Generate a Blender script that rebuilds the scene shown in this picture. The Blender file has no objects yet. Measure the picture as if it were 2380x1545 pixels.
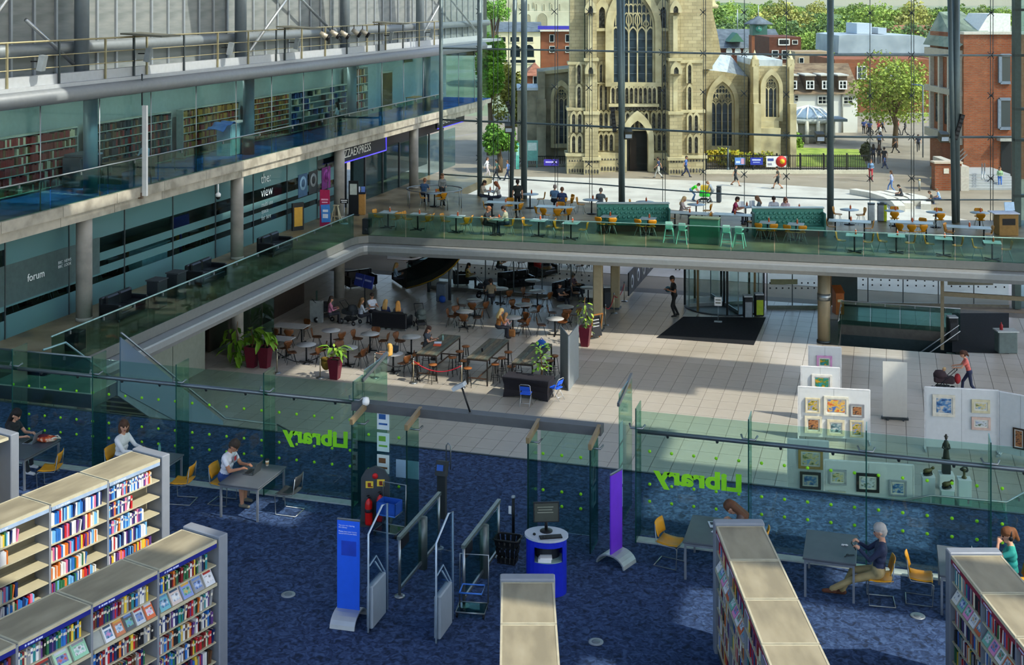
import bpy, bmesh, math, random
from math import sin, cos, pi, radians, atan2, sqrt
from mathutils import Vector, Matrix
random.seed(7)
S = bpy.context.scene
COL = S.collection
# ---------------------------------------------------------------- camera
F_PX, CX, YH, H = 2900.0, 1190.0, -3.0, 15.0
TH = math.atan2(870.0, F_PX)          # camera looks this far to the side of the atrium's long axis
ST, CT = sin(TH), cos(TH)
cam_d = bpy.data.cameras.new('camera'); cam = bpy.data.objects.new('camera', cam_d); COL.objects.link(cam)
cam.location = (0, 0, H); cam.rotation_euler = (pi/2, 0, TH)
cam_d.sensor_fit = 'HORIZONTAL'; cam_d.sensor_width = 36.0; cam_d.lens = 36.0*F_PX/2380.0
cam_d.shift_x = 0.0; cam_d.shift_y = -(1545/2.0 - YH)/2380.0
cam_d.clip_start = 0.5; cam_d.clip_end = 6000
S.camera = cam
# ---------------------------------------------------------------- light
W = bpy.data.worlds.new('World'); S.world = W; W.use_nodes = True
SUN_R, SUN_D, SUN_Z = 0.58, -0.36, 0.73      # towards the sun: camera right, depth, up
wn = W.node_tree.nodes; wl = W.node_tree.links
bgn = wn['Background']
sky = wn.new('ShaderNodeTexSky'); sky.sky_type = 'NISHITA'; sky.sun_disc = False
sun_v = Vector((SUN_R*CT - SUN_D*ST, SUN_R*ST + SUN_D*CT, SUN_Z)).normalized()
sky.sun_elevation = math.asin(sun_v.z); sky.sun_rotation = math.atan2(sun_v.x, sun_v.y)
sky.air_density = 1.0; sky.dust_density = 1.5; sky.ozone_density = 1.0
wl.new(sky.outputs[0], bgn.inputs[0]); bgn.inputs[1].default_value = 0.33
sun_d = bpy.data.lights.new('sun', 'SUN'); sun_d.energy = 3.8; sun_d.angle = radians(0.6); sun_d.color = (1.0, 0.94, 0.82)
sun_o = bpy.data.objects.new('sun', sun_d); COL.objects.link(sun_o)
sun_o.rotation_euler = sun_v.to_track_quat('Z', 'Y').to_euler(); sun_o.location = sun_v*200
S.view_settings.view_transform = 'Standard'; S.view_settings.look = 'None'
S.view_settings.gamma = 1.0; S.view_settings.use_curve_mapping = False; S.view_settings.exposure = 0.35
S.cycles.transparent_max_bounces = 40; S.cycles.max_bounces = 5; S.cycles.diffuse_bounces = 3; S.cycles.glossy_bounces = 2; S.cycles.adaptive_threshold = 0.08; S.cycles.adaptive_min_samples = 12
S.cycles.caustics_reflective = False; S.cycles.caustics_refractive = False
# ---------------------------------------------------------------- measuring helpers
def RD(r, d): return (r*CT - d*ST, r*ST + d*CT)
def at(px, py, z):
    d = F_PX*(H - z)/(py - YH); return RD((px - CX)/F_PX*d, d)
def pixD(px, d): return RD((px - CX)/F_PX*d, d)
def zpy(py, d): return H - (py - YH)*d/F_PX
# ---------------------------------------------------------------- mesh helpers
class MB:
    def __init__(s): s.v = []; s.f = []; s.m = []; s.mi = 0; s.sm = []
    def add(s, vs, fs, smooth=False):
        o = len(s.v); s.v += [tuple(p) for p in vs]
        for f in fs: s.f.append(tuple(i+o for i in f)); s.m.append(s.mi); s.sm.append(smooth)
        return s
    def mat(s, i): s.mi = i; return s
    def box(s, x0, x1, y0, y1, z0, z1):
        vs = [(x0,y0,z0),(x1,y0,z0),(x1,y1,z0),(x0,y1,z0),(x0,y0,z1),(x1,y0,z1),(x1,y1,z1),(x0,y1,z1)]
        return s.add(vs, [(3,2,1,0),(4,5,6,7),(0,1,5,4),(1,2,6,5),(2,3,7,6),(3,0,4,7)])
    def cbox(s, c, sz, rz=0.0, rx=0.0, ry=0.0):
        hx, hy, hz = sz[0]/2, sz[1]/2, sz[2]/2
        M_ = Matrix.Translation(c) @ Matrix.Rotation(rz,4,'Z') @ Matrix.Rotation(ry,4,'Y') @ Matrix.Rotation(rx,4,'X')
        vs = [M_ @ Vector(p) for p in [(-hx,-hy,-hz),(hx,-hy,-hz),(hx,hy,-hz),(-hx,hy,-hz),(-hx,-hy,hz),(hx,-hy,hz),(hx,hy,hz),(-hx,hy,hz)]]
        return s.add(vs, [(3,2,1,0),(4,5,6,7),(0,1,5,4),(1,2,6,5),(2,3,7,6),(3,0,4,7)])
    def bbox(s, c, sz, b=0.01, rz=0.0):
        # box with chamfered vertical edges and a top rim
        hx, hy, hz = sz[0]/2, sz[1]/2, sz[2]/2
        ring = [(-hx+b,-hy),(hx-b,-hy),(hx,-hy+b),(hx,hy-b),(hx-b,hy),(-hx+b,hy),(-hx,hy-b),(-hx,-hy+b)]
        ins = [(x*(1-b/hx), y*(1-b/hy)) for x, y in ring]
        ca, sa = cos(rz), sin(rz)
        L = []
        for rr, z in ((ins,-hz),(ring,-hz+b),(ring,hz-b),(ins,hz)):
            L += [(c[0]+x*ca-y*sa, c[1]+x*sa+y*ca, c[2]+z) for x, y in rr]
        fs = [tuple(range(7,-1,-1)), tuple(range(24,32))]
        for k in range(3):
            for i in range(8): fs.append((k*8+i, k*8+(i+1)%8, k*8+8+(i+1)%8, k*8+8+i))
        return s.add(L, fs)
    def bar(s, a, b, w, h=None, up=(0,0,1)):
        h = h or w; a = Vector(a); b = Vector(b); d = (b-a)
        if d.length < 1e-6: return s
        d.normalize(); u = Vector(up)
        if abs(d.dot(u)) > 0.98: u = Vector((0,1,0))
        r = d.cross(u).normalized(); u = r.cross(d).normalized()
        vs = []
        for p in (a, b):
            for i, j in ((-1,-1),(1,-1),(1,1),(-1,1)): vs.append(p + r*(i*w/2) + u*(j*h/2))
        return s.add(vs, [(3,2,1,0),(4,5,6,7),(0,1,5,4),(1,2,6,5),(2,3,7,6),(3,0,4,7)])
    def tube(s, pts, r, n=8, r2=None, cap=True):
        pts = [Vector(p) for p in pts]; m = len(pts); rings = []
        prev = None
        for i, p in enumerate(pts):
            d = (pts[min(i+1,m-1)] - pts[max(i-1,0)])
            d = d.normalized() if d.length > 1e-9 else Vector((0,0,1))
            if prev is None:
                u = Vector((0,0,1)) if abs(d.z) < 0.95 else Vector((1,0,0))
                a = d.cross(u).normalized()
            else:
                a = (prev - d*prev.dot(d))
                a = a.normalized() if a.length > 1e-6 else d.orthogonal().normalized()
            prev = a; b = d.cross(a)
            rr = r if r2 is None else r + (r2-r)*i/max(1,m-1)
            if isinstance(r, (list, tuple)): rr = r[i]
            rings.append([p + a*(rr*cos(2*pi*k/n)) + b*(rr*sin(2*pi*k/n)) for k in range(n)])
        vs = [v for g in rings for v in g]; fs = []
        for i in range(m-1):
            for k in range(n): fs.append((i*n+k, i*n+(k+1)%n, (i+1)*n+(k+1)%n, (i+1)*n+k))
        if cap: fs += [tuple(range(n-1,-1,-1)), tuple(range((m-1)*n, m*n))]
        return s.add(vs, fs, True)
    def cyl(s, x, y, z0, z1, r, n=14, r2=None): return s.tube([(x,y,z0),(x,y,z1)], r, n, r2)
    def lathe(s, prof, n=14, c=(0,0,0), sx=1.0, sy=1.0):
        vs = []; k = len(prof)
        for r, z in prof: vs += [(c[0]+sx*r*cos(2*pi*i/n), c[1]+sy*r*sin(2*pi*i/n), c[2]+z) for i in range(n)]
        fs = []
        for j in range(k-1):
            for i in range(n): fs.append((j*n+i, j*n+(i+1)%n, (j+1)*n+(i+1)%n, (j+1)*n+i))
        fs += [tuple(range(n-1,-1,-1)), tuple(range((k-1)*n, k*n))]
        return s.add(vs, fs, True)
    def prism(s, poly, a, b, axis='z'):
        # poly of 2D points extruded from a to b along the axis
        n = len(poly)
        def P(p, t):
            if axis == 'z': return (p[0], p[1], t)
            if axis == 'y': return (p[0], t, p[1])
            return (t, p[0], p[1])
        vs = [P(p,a) for p in poly] + [P(p,b) for p in poly]
        fs = [tuple(range(n-1,-1,-1)), tuple(range(n,2*n))] + [(i,(i+1)%n,n+(i+1)%n,n+i) for i in range(n)]
        return s.add(vs, fs)
    def ell(s, c, r, n=10, m=6):
        vs = [(c[0],c[1],c[2]-r[2])]; fs = []
        for j in range(1,m):
            a = -pi/2 + pi*j/m
            vs += [(c[0]+r[0]*cos(a)*cos(2*pi*i/n), c[1]+r[1]*cos(a)*sin(2*pi*i/n), c[2]+r[2]*sin(a)) for i in range(n)]
        vs.append((c[0],c[1],c[2]+r[2])); e = len(vs)-1
        for i in range(n): fs.append((0, 1+(i+1)%n, 1+i)); fs.append((e, e-n+i, e-n+(i+1)%n))
        for j in range(m-2):
            for i in range(n): fs.append((1+j*n+i, 1+j*n+(i+1)%n, 1+(j+1)*n+(i+1)%n, 1+(j+1)*n+i))
        return s.add(vs, fs, True)
    def mesh(s, name):
        me = bpy.data.meshes.new(name); me.from_pydata(s.v, [], s.f)
        me.polygons.foreach_set('material_index', s.m); me.polygons.foreach_set('use_smooth', s.sm)
        me.update(); return me
def link(name, me, mats, parent=None, loc=None, rz=None):
    if not isinstance(mats, (list, tuple)): mats = [mats]
    if len(me.materials) == 0:
        for m in mats: me.materials.append(m)
    o = bpy.data.objects.new(name, me); COL.objects.link(o)
    if parent is not None: o.parent = parent
    if loc is not None: o.location = loc
    if rz is not None: o.rotation_euler = (0, 0, rz)
    return o
def part(parent, name, mb, mats, label=None, kind=None):
    o = link(name, mb.mesh(name), mats, parent)
    if label: o['label'] = label
    if kind: o['kind'] = kind
    return o
def tag(o, label=None, cat=None, group=None, kind=None):
    if label: o['label'] = label
    if cat: o['category'] = cat
    if group: o['group'] = group
    if kind: o['kind'] = kind
    return o
def thing(name, label, cat, loc=(0,0,0), rz=0.0, group=None, kind=None):
    o = bpy.data.objects.new(name, None); COL.objects.link(o)
    o.location = loc; o.rotation_euler = (0,0,rz); o.empty_display_size = 0.2
    return tag(o, label, cat, group, kind)
def single(name, mb, mats, label, cat, loc=None, rz=None, group=None, kind=None):
    return tag(link(name, mb.mesh(name), mats, None, loc, rz), label, cat, group, kind)
KIDS = {}
def dup(root, loc, rz, label, group=None):
    r = root.copy(); COL.objects.link(r); r.location = loc; r.rotation_euler = (0,0,rz); r['label'] = label
    if group: r['group'] = group
    for ch in root.children:
        c = ch.copy(); COL.objects.link(c); c.parent = r
        for g in ch.children:
            d = g.copy(); COL.objects.link(d); d.parent = c
    return r
class Proto:
    def __init__(s, make): s.make = make; s.root = None
    def __call__(s, loc, rz, label, group=None):
        if len(loc) == 2: loc = (loc[0], loc[1], 0.0)
        if s.root is None:
            s.root = s.make(); r = s.root; r.location = loc; r.rotation_euler = (0,0,rz); r['label'] = label
            if group: r['group'] = group
            return r
        return dup(s.root, loc, rz, label, group)
ORD = ['first','second','third','fourth','fifth','sixth','seventh','eighth','ninth','tenth','eleventh','twelfth','thirteenth','fourteenth','fifteenth','sixteenth','seventeenth','eighteenth','nineteenth','twentieth','twenty-first','twenty-second','twenty-third','twenty-fourth','twenty-fifth','twenty-sixth','twenty-seventh','twenty-eighth','twenty-ninth','thirtieth','thirty-first','thirty-second','thirty-third','thirty-fourth','thirty-fifth','thirty-sixth']
# ---------------------------------------------------------------- materials
def lin(h):
    h = h.lstrip('#'); out = []
    for i in (0,2,4):
        c = int(h[i:i+2],16)/255.0
        out.append(c/12.92 if c <= 0.04045 else ((c+0.055)/1.055)**2.4)
    return out
MC = {}
def M(hexc, rough=0.6, metal=0.0, var=0.12, scale=6.0, bump=0.0, spec=0.4):
    key = (hexc, rough, metal, var, scale, bump)
    if key in MC: return MC[key]
    m = bpy.data.materials.new('m_'+hexc.lstrip('#')); m.use_nodes = True
    nt = m.node_tree; b = nt.nodes['Principled BSDF']; c = lin(hexc)
    b.inputs['Roughness'].default_value = rough; b.inputs['Metallic'].default_value = metal
    b.inputs['Specular IOR Level'].default_value = spec
    tc = nt.nodes.new('ShaderNodeTexCoord'); nz = nt.nodes.new('ShaderNodeTexNoise')
    nz.inputs['Scale'].default_value = scale; nz.inputs['Detail'].default_value = 3
    nt.links.new(tc.outputs['Object'], nz.inputs['Vector'])
    cr = nt.nodes.new('ShaderNodeValToRGB')
    cr.color_ramp.elements[0].position = 0.3; cr.color_ramp.elements[1].position = 0.7
    cr.color_ramp.elements[0].color = [x*(1-var) for x in c]+[1]; cr.color_ramp.elements[1].color = [min(1,x*(1+var)) for x in c]+[1]
    nt.links.new(nz.outputs['Fac'], cr.inputs['Fac']); nt.links.new(cr.outputs['Color'], b.inputs['Base Color'])
    if bump:
        bp = nt.nodes.new('ShaderNodeBump'); bp.inputs['Strength'].default_value = bump; bp.inputs['Distance'].default_value = 0.02
        nt.links.new(nz.outputs['Fac'], bp.inputs['Height']); nt.links.new(bp.outputs['Normal'], b.inputs['Normal'])
    MC[key] = m; return m
def glass(name, tint, base=0.05, top=0.55, frost=None):
    m = bpy.data.materials.new(name); m.use_nodes = True; nt = m.node_tree
    for n in list(nt.nodes):
        if n.type != 'OUTPUT_MATERIAL': nt.nodes.remove(n)
    out = nt.nodes['Material Output']
    tr = nt.nodes.new('ShaderNodeBsdfTransparent'); tr.inputs[0].default_value = lin(tint)+[1]
    gl = nt.nodes.new('ShaderNodeBsdfGlossy'); gl.inputs['Roughness'].default_value = 0.03; gl.inputs[0].default_value = (0.9,0.95,0.95,1)
    lw = nt.nodes.new('ShaderNodeLayerWeight'); lw.inputs['Blend'].default_value = 0.5
    pw = nt.nodes.new('ShaderNodeMath'); pw.operation = 'POWER'; pw.inputs[1].default_value = 4.0
    ma = nt.nodes.new('ShaderNodeMath'); ma.operation = 'MULTIPLY_ADD'; ma.inputs[1].default_value = top; ma.inputs[2].default_value = base
    nt.links.new(lw.outputs['Facing'], pw.inputs[0]); nt.links.new(pw.outputs[0], ma.inputs[0])
    mx = nt.nodes.new('ShaderNodeMixShader'); nt.links.new(ma.outputs[0], mx.inputs[0])
    nt.links.new(tr.outputs[0], mx.inputs[1]); nt.links.new(gl.outputs[0], mx.inputs[2]); last = mx
    if frost:
        df = nt.nodes.new('ShaderNodeBsdfDiffuse'); df.inputs[0].default_value = lin(frost[0])+[1]
        m2 = nt.nodes.new('ShaderNodeMixShader'); m2.inputs[0].default_value = frost[1]
        nt.links.new(last.outputs[0], m2.inputs[1]); nt.links.new(df.outputs[0], m2.inputs[2]); last = m2
    nt.links.new(last.outputs[0], out.inputs['Surface']); return m
def emit(name, hexc, st):
    m = bpy.data.materials.new(name); m.use_nodes = True; b = m.node_tree.nodes['Principled BSDF']
    b.inputs['Base Color'].default_value = lin(hexc)+[1]; b.inputs['Emission Color'].default_value = lin(hexc)+[1]; b.inputs['Emission Strength'].default_value = st
    return m
def noise_mix(name, cols, scale, rough=0.8, detail=4, dist=0.0, bump=0.0, stretch=(1,1,1), coord='Object', lo=0.35, hi=0.65, tex='NOISE'):
    m = bpy.data.materials.new(name); m.use_nodes = True; nt = m.node_tree; b = nt.nodes['Principled BSDF']
    b.inputs['Roughness'].default_value = rough; b.inputs['Specular IOR Level'].default_value = 0.3
    tc = nt.nodes.new('ShaderNodeTexCoord'); mp = nt.nodes.new('ShaderNodeMapping'); mp.inputs['Scale'].default_value = stretch
    nt.links.new(tc.outputs[coord], mp.inputs['Vector'])
    nz = nt.nodes.new('ShaderNodeTexNoise'); nz.inputs['Scale'].default_value = scale; nz.inputs['Detail'].default_value = detail; nz.inputs['Distortion'].default_value = dist
    nt.links.new(mp.outputs[0], nz.inputs['Vector'])
    cr = nt.nodes.new('ShaderNodeValToRGB'); n = len(cols)
    while len(cr.color_ramp.elements) < n: cr.color_ramp.elements.new(0.5)
    for i, c in enumerate(cols):
        cr.color_ramp.elements[i].position = lo + (hi-lo)*i/max(1,n-1); cr.color_ramp.elements[i].color = lin(c)+[1]
    nt.links.new(nz.outputs['Fac'], cr.inputs['Fac']); nt.links.new(cr.outputs['Color'], b.inputs['Base Color'])
    if bump:
        bp = nt.nodes.new('ShaderNodeBump'); bp.inputs['Strength'].default_value = bump; bp.inputs['Distance'].default_value = 0.03
        nt.links.new(nz.outputs['Fac'], bp.inputs['Height']); nt.links.new(bp.outputs['Normal'], b.inputs['Normal'])
    return m
def brick_mat(name, c1, c2, mortar, bw, bh, coord='Object', rough=0.85, bump=0.3, axis='xz', mort=0.012):
    m = bpy.data.materials.new(name); m.use_nodes = True; nt = m.node_tree; b = nt.nodes['Principled BSDF']
    b.inputs['Roughness'].default_value = rough; b.inputs['Specular IOR Level'].default_value = 0.25
    tc = nt.nodes.new('ShaderNodeTexCoord'); sp = nt.nodes.new('ShaderNodeSeparateXYZ'); cb = nt.nodes.new('ShaderNodeCombineXYZ')
    nt.links.new(tc.outputs[coord], sp.inputs[0])
    ad = nt.nodes.new('ShaderNodeMath'); ad.operation = 'ADD'
    nt.links.new(sp.outputs[0], ad.inputs[0]); nt.links.new(sp.outputs[1], ad.inputs[1])
    nt.links.new(ad.outputs[0], cb.inputs[0]); nt.links.new(sp.outputs[2], cb.inputs[1])
    bk = nt.nodes.new('ShaderNodeTexBrick'); bk.inputs['Color1'].default_value = lin(c1)+[1]; bk.inputs['Color2'].default_value = lin(c2)+[1]
    bk.inputs['Mortar'].default_value = lin(mortar)+[1]; bk.inputs['Scale'].default_value = 1.0; bk.inputs['Brick Width'].default_value = bw
    bk.inputs['Row Height'].default_value = bh; bk.inputs['Mortar Size'].default_value = mort; bk.inputs['Bias'].default_value = 0.0
    nt.links.new(cb.outputs[0], bk.inputs['Vector'])
    nz = nt.nodes.new('ShaderNodeTexNoise'); nz.inputs['Scale'].default_value = 0.8; nz.inputs['Detail'].default_value = 5
    nt.links.new(tc.outputs[coord], nz.inputs['Vector'])
    mx = nt.nodes.new('ShaderNodeMixRGB'); mx.blend_type = 'MULTIPLY'; mx.inputs[0].default_value = 0.55
    cr = nt.nodes.new('ShaderNodeValToRGB'); cr.color_ramp.elements[0].position = 0.3; cr.color_ramp.elements[1].position = 0.65
    cr.color_ramp.elements[0].color = (0.5,0.48,0.45,1); cr.color_ramp.elements[1].color = (1,1,1,1)
    nt.links.new(nz.outputs['Fac'], cr.inputs[0]); nt.links.new(bk.outputs['Color'], mx.inputs[1]); nt.links.new(cr.outputs[0], mx.inputs[2])
    nt.links.new(mx.outputs[0], b.inputs['Base Color'])
    return m
STEEL = M('#8d9496', 0.35, 0.85, 0.06); DSTEEL = M('#4a5254', 0.45, 0.6, 0.08); BLACKM = M('#141618', 0.5, 0.2, 0.1)
GREYP = M('#7f8689', 0.5, 0.1, 0.05); LGREY = M('#a9afb2', 0.5, 0.1, 0.05); WHITE = M('#e4e4e0', 0.6, 0, 0.04)
CONC = noise_mix('concrete', ['#8a8678','#a39e8f','#b1ab9b'], 1.6, 0.85, 6, bump=0.08)
CONCD = noise_mix('concrete_column', ['#7d7b74','#918e85','#9b978d'], 1.2, 0.85, 6)
CARPET = noise_mix('carpet', ['#1a2840','#2b4064','#425a80'], 8.5, 0.95, 2, 1.2, 0.15, (1,1,1), lo=0.32, hi=0.68)
CARPETL = noise_mix('carpet_upper', ['#1d4a8c','#2a63b0','#2f70c0'], 1.5, 0.95, 3)
G_SCREEN = glass('glass_screen', '#e2f5ee', 0.045, 0.3); G_FIN = glass('glass_fin', '#bfdfd4', 0.06, 0.35)
G_RAIL = glass('glass_rail', '#c4e2da', 0.06, 0.4); G_FACADE = glass('glass_facade', '#f2f8f6', 0.015, 0.25)
G_WALL = glass('glass_wall', '#d2e6ea', 0.03, 0.14); G_FROST = glass('glass_frosted', '#9fc4c2', 0.08, 0.3, ('#6f9a9c', 0.55))
G_DARK = glass('glass_window', '#2a3438', 0.12, 0.5, ('#1c262c', 0.75)); G_WIN = glass('glass_blue', '#405058', 0.25, 0.5, ('#38464e', 0.7))
# ================================================================ STRUCTURE
ZL, Z2, Z3 = 4.0, 8.15, 12.2
XE1, XE2 = -23.5, -26.1
TILE = noise_mix('floor_tile', ['#a0998b','#aea89b','#b6b0a5'], 0.35, 0.32, 4)
TILEJ = M('#6b655b', 0.8, 0, 0.1)
DARKV = M('#15191b', 0.7, 0, 0.1)
# ---- ground floor: slab, well, tiles
WELL = (-2.0, 3.2, 55.8, 59.6)
fl = MB(); wx0, wx1, wy0, wy1 = WELL
fl.box(-34, wx0, 26, 64, -0.5, -0.015).box(wx1, 14, 26, 64, -0.5, -0.015).box(wx0, wx1, 26, wy0, -0.5, -0.015).box(wx0, wx1, wy1, 64, -0.5, -0.015)
floor = single('floor', fl, TILEJ, 'pale stone tiled atrium floor below the library', 'floor', kind='structure')
wl_ = MB().box(wx0-0.2, wx0, wy0-0.2, wy1+0.2, -3.2, -0.5).box(wx1, wx1+0.2, wy0-0.2, wy1+0.2, -3.2, -0.5).box(wx0, wx1, wy0-0.2, wy0, -3.2, -0.5).box(wx0, wx1, wy1, wy1+0.2, -3.2, -0.5).box(wx0-.2, wx1+.2, wy0-.2, wy1+.2, -3.3, -3.2)
part(floor, 'stairwell_wall', wl_, M('#3c4a48', 0.8))
TW, TL = 0.66, 0.9
tile_me = MB().box(0.008, TW-0.008, 0.008, TL-0.008, -0.02, 0.0).mesh('floor_tile'); tile_me.materials.append(TILE)
cells = []
for i in range(-50, 20):
    for j in range(34, 71):
        x, y = i*TW, j*TL
        if x+TW > wx0 and x < wx1 and y+TL > wy0 and y < wy1: continue
        if x < -33 or x > 12 or y > 62.5: continue
        cx, cy = x+TW/2, y+TL/2; d = -cx*ST+cy*CT; r = cx*CT+cy*ST
        px, py = CX+F_PX*r/d, YH+F_PX*H/d
        vis = (540 < px < 2200 and py < 945+0.1*px and py > 760)
        if px < 1330 and py < 872+0.05*(px-540): vis = False
        if px > 1830 and py > 800: vis = False
        cells.append((0 if vis else 1, -py, x, y))
cells.sort()
for k, c in enumerate(cells[:300]):
    link('floor_tile', tile_me, TILE, floor, (c[2], c[3], 0))
rest = MB()
for c in cells[300:]: rest.box(c[2]+0.008, c[2]+TW-0.008, c[3]+0.008, c[3]+TL-0.008, -0.02, 0.0)
part(floor, 'tile_field', rest, TILE, kind='stuff')
# ---- library floor (same level as the walkway)
lf = MB().box(-34, 12, 6, 28.6, ZL-0.45, ZL).mat(1).box(-34, 12, 28.6, 28.66, ZL-0.5, ZL+0.02)
single('floor_library', lf, [CARPET, DSTEEL], 'dark blue patterned carpet floor of the library', 'floor', kind='structure')
# ---- fascia profile used by the walkway and the bridge: (outwards, z) relative to the slab edge
def sweep(mb, pts, prof):
    # pts: 2D polyline of the edge; prof: list of (offset outwards, z); outward = right of travel
    n = len(pts); L = []
    for i, p in enumerate(pts):
        a = Vector(pts[max(i-1,0)]); b = Vector(pts[min(i+1,n-1)]); d = (b-a).normalized(); o = Vector((d.y,-d.x))
        if 0 < i < n-1:
            d1 = (Vector(p)-a).normalized(); o1 = Vector((d1.y,-d1.x)); o = o/max(0.3,o.dot(o1))
        L.append([(p[0]+o.x*q[0], p[1]+o.y*q[0], q[1]) for q in prof])
    k = len(prof); vs = [v for l in L for v in l]
    fs = [(i*k+j, (i+1)*k+j, (i+1)*k+(j+1)%k, i*k+(j+1)%k) for i in range(n-1) for j in range(k)]
    fs += [tuple(range(k)), tuple(range((n-1)*k+k-1,(n-1)*k-1,-1))]
    return mb.add(vs, fs)
BF0 = at(850,548,ZL); BF1 = at(2440,616,ZL)
FAC = [(1000,71.4),(1025,71),(1115,70),(1215,69),(1290,68.2),(1370,67.4),(1443,66.5),(1540,65.3),(1635,64.3),(1730,63.4),(1828,62.7),(1930,62.2),(2022,62.0),(2118,62.0),(2220,62.0),(2302,62.0),(2362,62.0),(2440,62.0)]
FACXY = [pixD(*q) for q in FAC]
wk = MB()
wk.prism([(-33.5,30.9),(XE1,30.9),(XE1,BF0[1]),(XE1,74),(-33.5,74)], ZL-0.45, ZL)
wk.prism([(XE1,BF0[1]),(BF1[0],BF1[1])] + [FACXY[-1]] + FACXY[::-1][1:-2] + [(XE1,FACXY[1][1]-.1)], ZL-0.45, ZL-0.001)
WOODF = noise_mix('bridge_floor', ['#5a513c','#7a6d4e','#93866a'], 0.7, 0.4, 4)
single('floor_walkway', wk, [WOODF], 'brown floor of the upper walkway and cafe bridge', 'floor', kind='structure')
FPROF_T = [(0.02,ZL+0.03),(0.05,ZL+0.03),(0.05,ZL-0.30),(0.02,ZL-0.30)]
FPROF_L = [(0.0,ZL-0.32),(0.40,ZL-0.36),(0.42,ZL-0.42),(0.42,ZL-0.62),(0.30,ZL-0.80),(-0.6,ZL-0.85),(-0.6,ZL-0.46),(0.0,ZL-0.46)]
edge = [(XE1,31.0),(XE1,BF0[1]-0.9),(XE1+0.12,BF0[1]-0.35),(XE1+0.5,BF0[1]+0.02),(XE1+1.4,BF0[1]+0.05),BF1]
tr1 = thing('trim_1', 'grey two-step metal edge running round the walkway and bridge', 'trim', kind='structure')
part(tr1, 'upper_fascia', sweep(MB(), edge, FPROF_T), M('#6d706c',0.5,0.2,0.06)); part(tr1, 'lower_fascia', sweep(MB(), edge, FPROF_L), M('#8e9291',0.45,0.3,0.05))
# ---- level two slab with blue carpet
s2 = MB().box(-34, XE2+0.0, 20, 82, Z2-0.30, Z2-0.01).mat(1).box(-34, XE2-0.02, 20, 82, Z2-0.01, Z2+0.005)
single('floor_upper', s2, [CONC, CARPETL], 'upper gallery slab with bright blue carpet', 'floor', kind='structure')
tr2 = thing('trim_2', 'concrete edge beam of the upper book gallery', 'trim', kind='structure')
y = 20
while y < 80:
    part(tr2, 'edge_panel', MB().box(XE2, XE2+0.22, y+0.012, y+2.988, Z2-0.33, Z2+0.02), CONC)
    part(tr2, 'lower_panel', MB().box(XE2-0.3, XE2+0.12, y+0.012, y+2.988, Z2-0.66, Z2-0.34), CONC); y += 3
# ---- top walkway
w3 = MB().box(-28.2, XE2+0.1, 20, 84, Z3-0.15, Z3)
single('floor_catwalk', w3, [LGREY], 'narrow grey service walkway under the metal wall', 'floor', kind='structure')
tr3 = thing('trim_3', 'grey steel edge beam under the service walkway', 'trim', kind='structure')
part(tr3, 'edge_beam', MB().tube([(XE2+0.12,20,Z3-0.38),(XE2+0.12,80,Z3-0.38)], 0.26, 12), GREYP)
part(tr3, 'kerb', MB().box(XE2-0.35, XE2-0.1, 20, 80, Z3-0.1, Z3+0.32), LGREY)
# upper cladding wall
wu = thing('wall_left', 'ribbed grey metal clad wall above the service walkway', 'wall', kind='structure')
CLAD = noise_mix('cladding', ['#6f7776','#7b8281','#848a88'], 0.8, 0.55, 3, stretch=(1,1,6))
XW3 = -28.3
part(wu, 'backing', MB().box(XW3-0.3, XW3-0.05, 20, 88, Z3-0.1, 19), DSTEEL)
clad_me = MB().box(XW3-0.05, XW3+0.02, 0.06, 1.14, Z3, 18.8).mesh('cladding_panel'); clad_me.materials.append(CLAD)
rib_me = MB().box(XW3-0.05, XW3+0.10, -0.05, 0.05, Z3, 18.8).mesh('rib'); rib_me.materials.append(M('#9aa2a8',0.4,0.4,0.03))
y = 27.0
while y < 87:
    link('cladding_panel', clad_me, CLAD, wu, (0,y,0)); link('rib', rib_me, CLAD, wu, (0,y,0)); y += 1.2
part(wu, 'horizontal_duct', MB().tube([(XW3+0.35,20,Z3+1.05),(XW3+0.35,87,Z3+1.05)], 0.22, 10), M('#7d8689',0.5,0.3,0.05))
# columns
COLY = [36.7, 47.2, 57.5, 67.8]
names = ['beside the glass room signed forum', 'rising behind the tall potted plants', 'beside the restaurant entrance', 'near the glass front']
for i, y in enumerate(COLY):
    c = thing('column', 'round grey concrete column '+names[i], 'column', (-26.3,y,0), kind='structure')
    part(c, 'lower_shaft', MB().cyl(0,0,0.02,3.2,0.27,20), CONCD)
    part(c, 'shaft', MB().cyl(0,0,ZL,7.5,0.27,20), CONCD)
    part(c, 'collar', MB().lathe([(0.29,0),(0.29,0.12),(0.27,0.12)],20,(0,0,ZL)), CONCD)
    my = (1.2,2.1,2.9,3.7)[i]
    part(c, 'upper_shaft', MB().cyl(-0.6,my,Z2,11.6,0.25,18), M('#6f8186',0.5,0.2,0.05))
    part(c, 'steel_mast', MB().cyl(-1.1,my+.2,Z3,18.9,0.26,18), M('#7e8b92',0.4,0.4,0.05))
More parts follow.
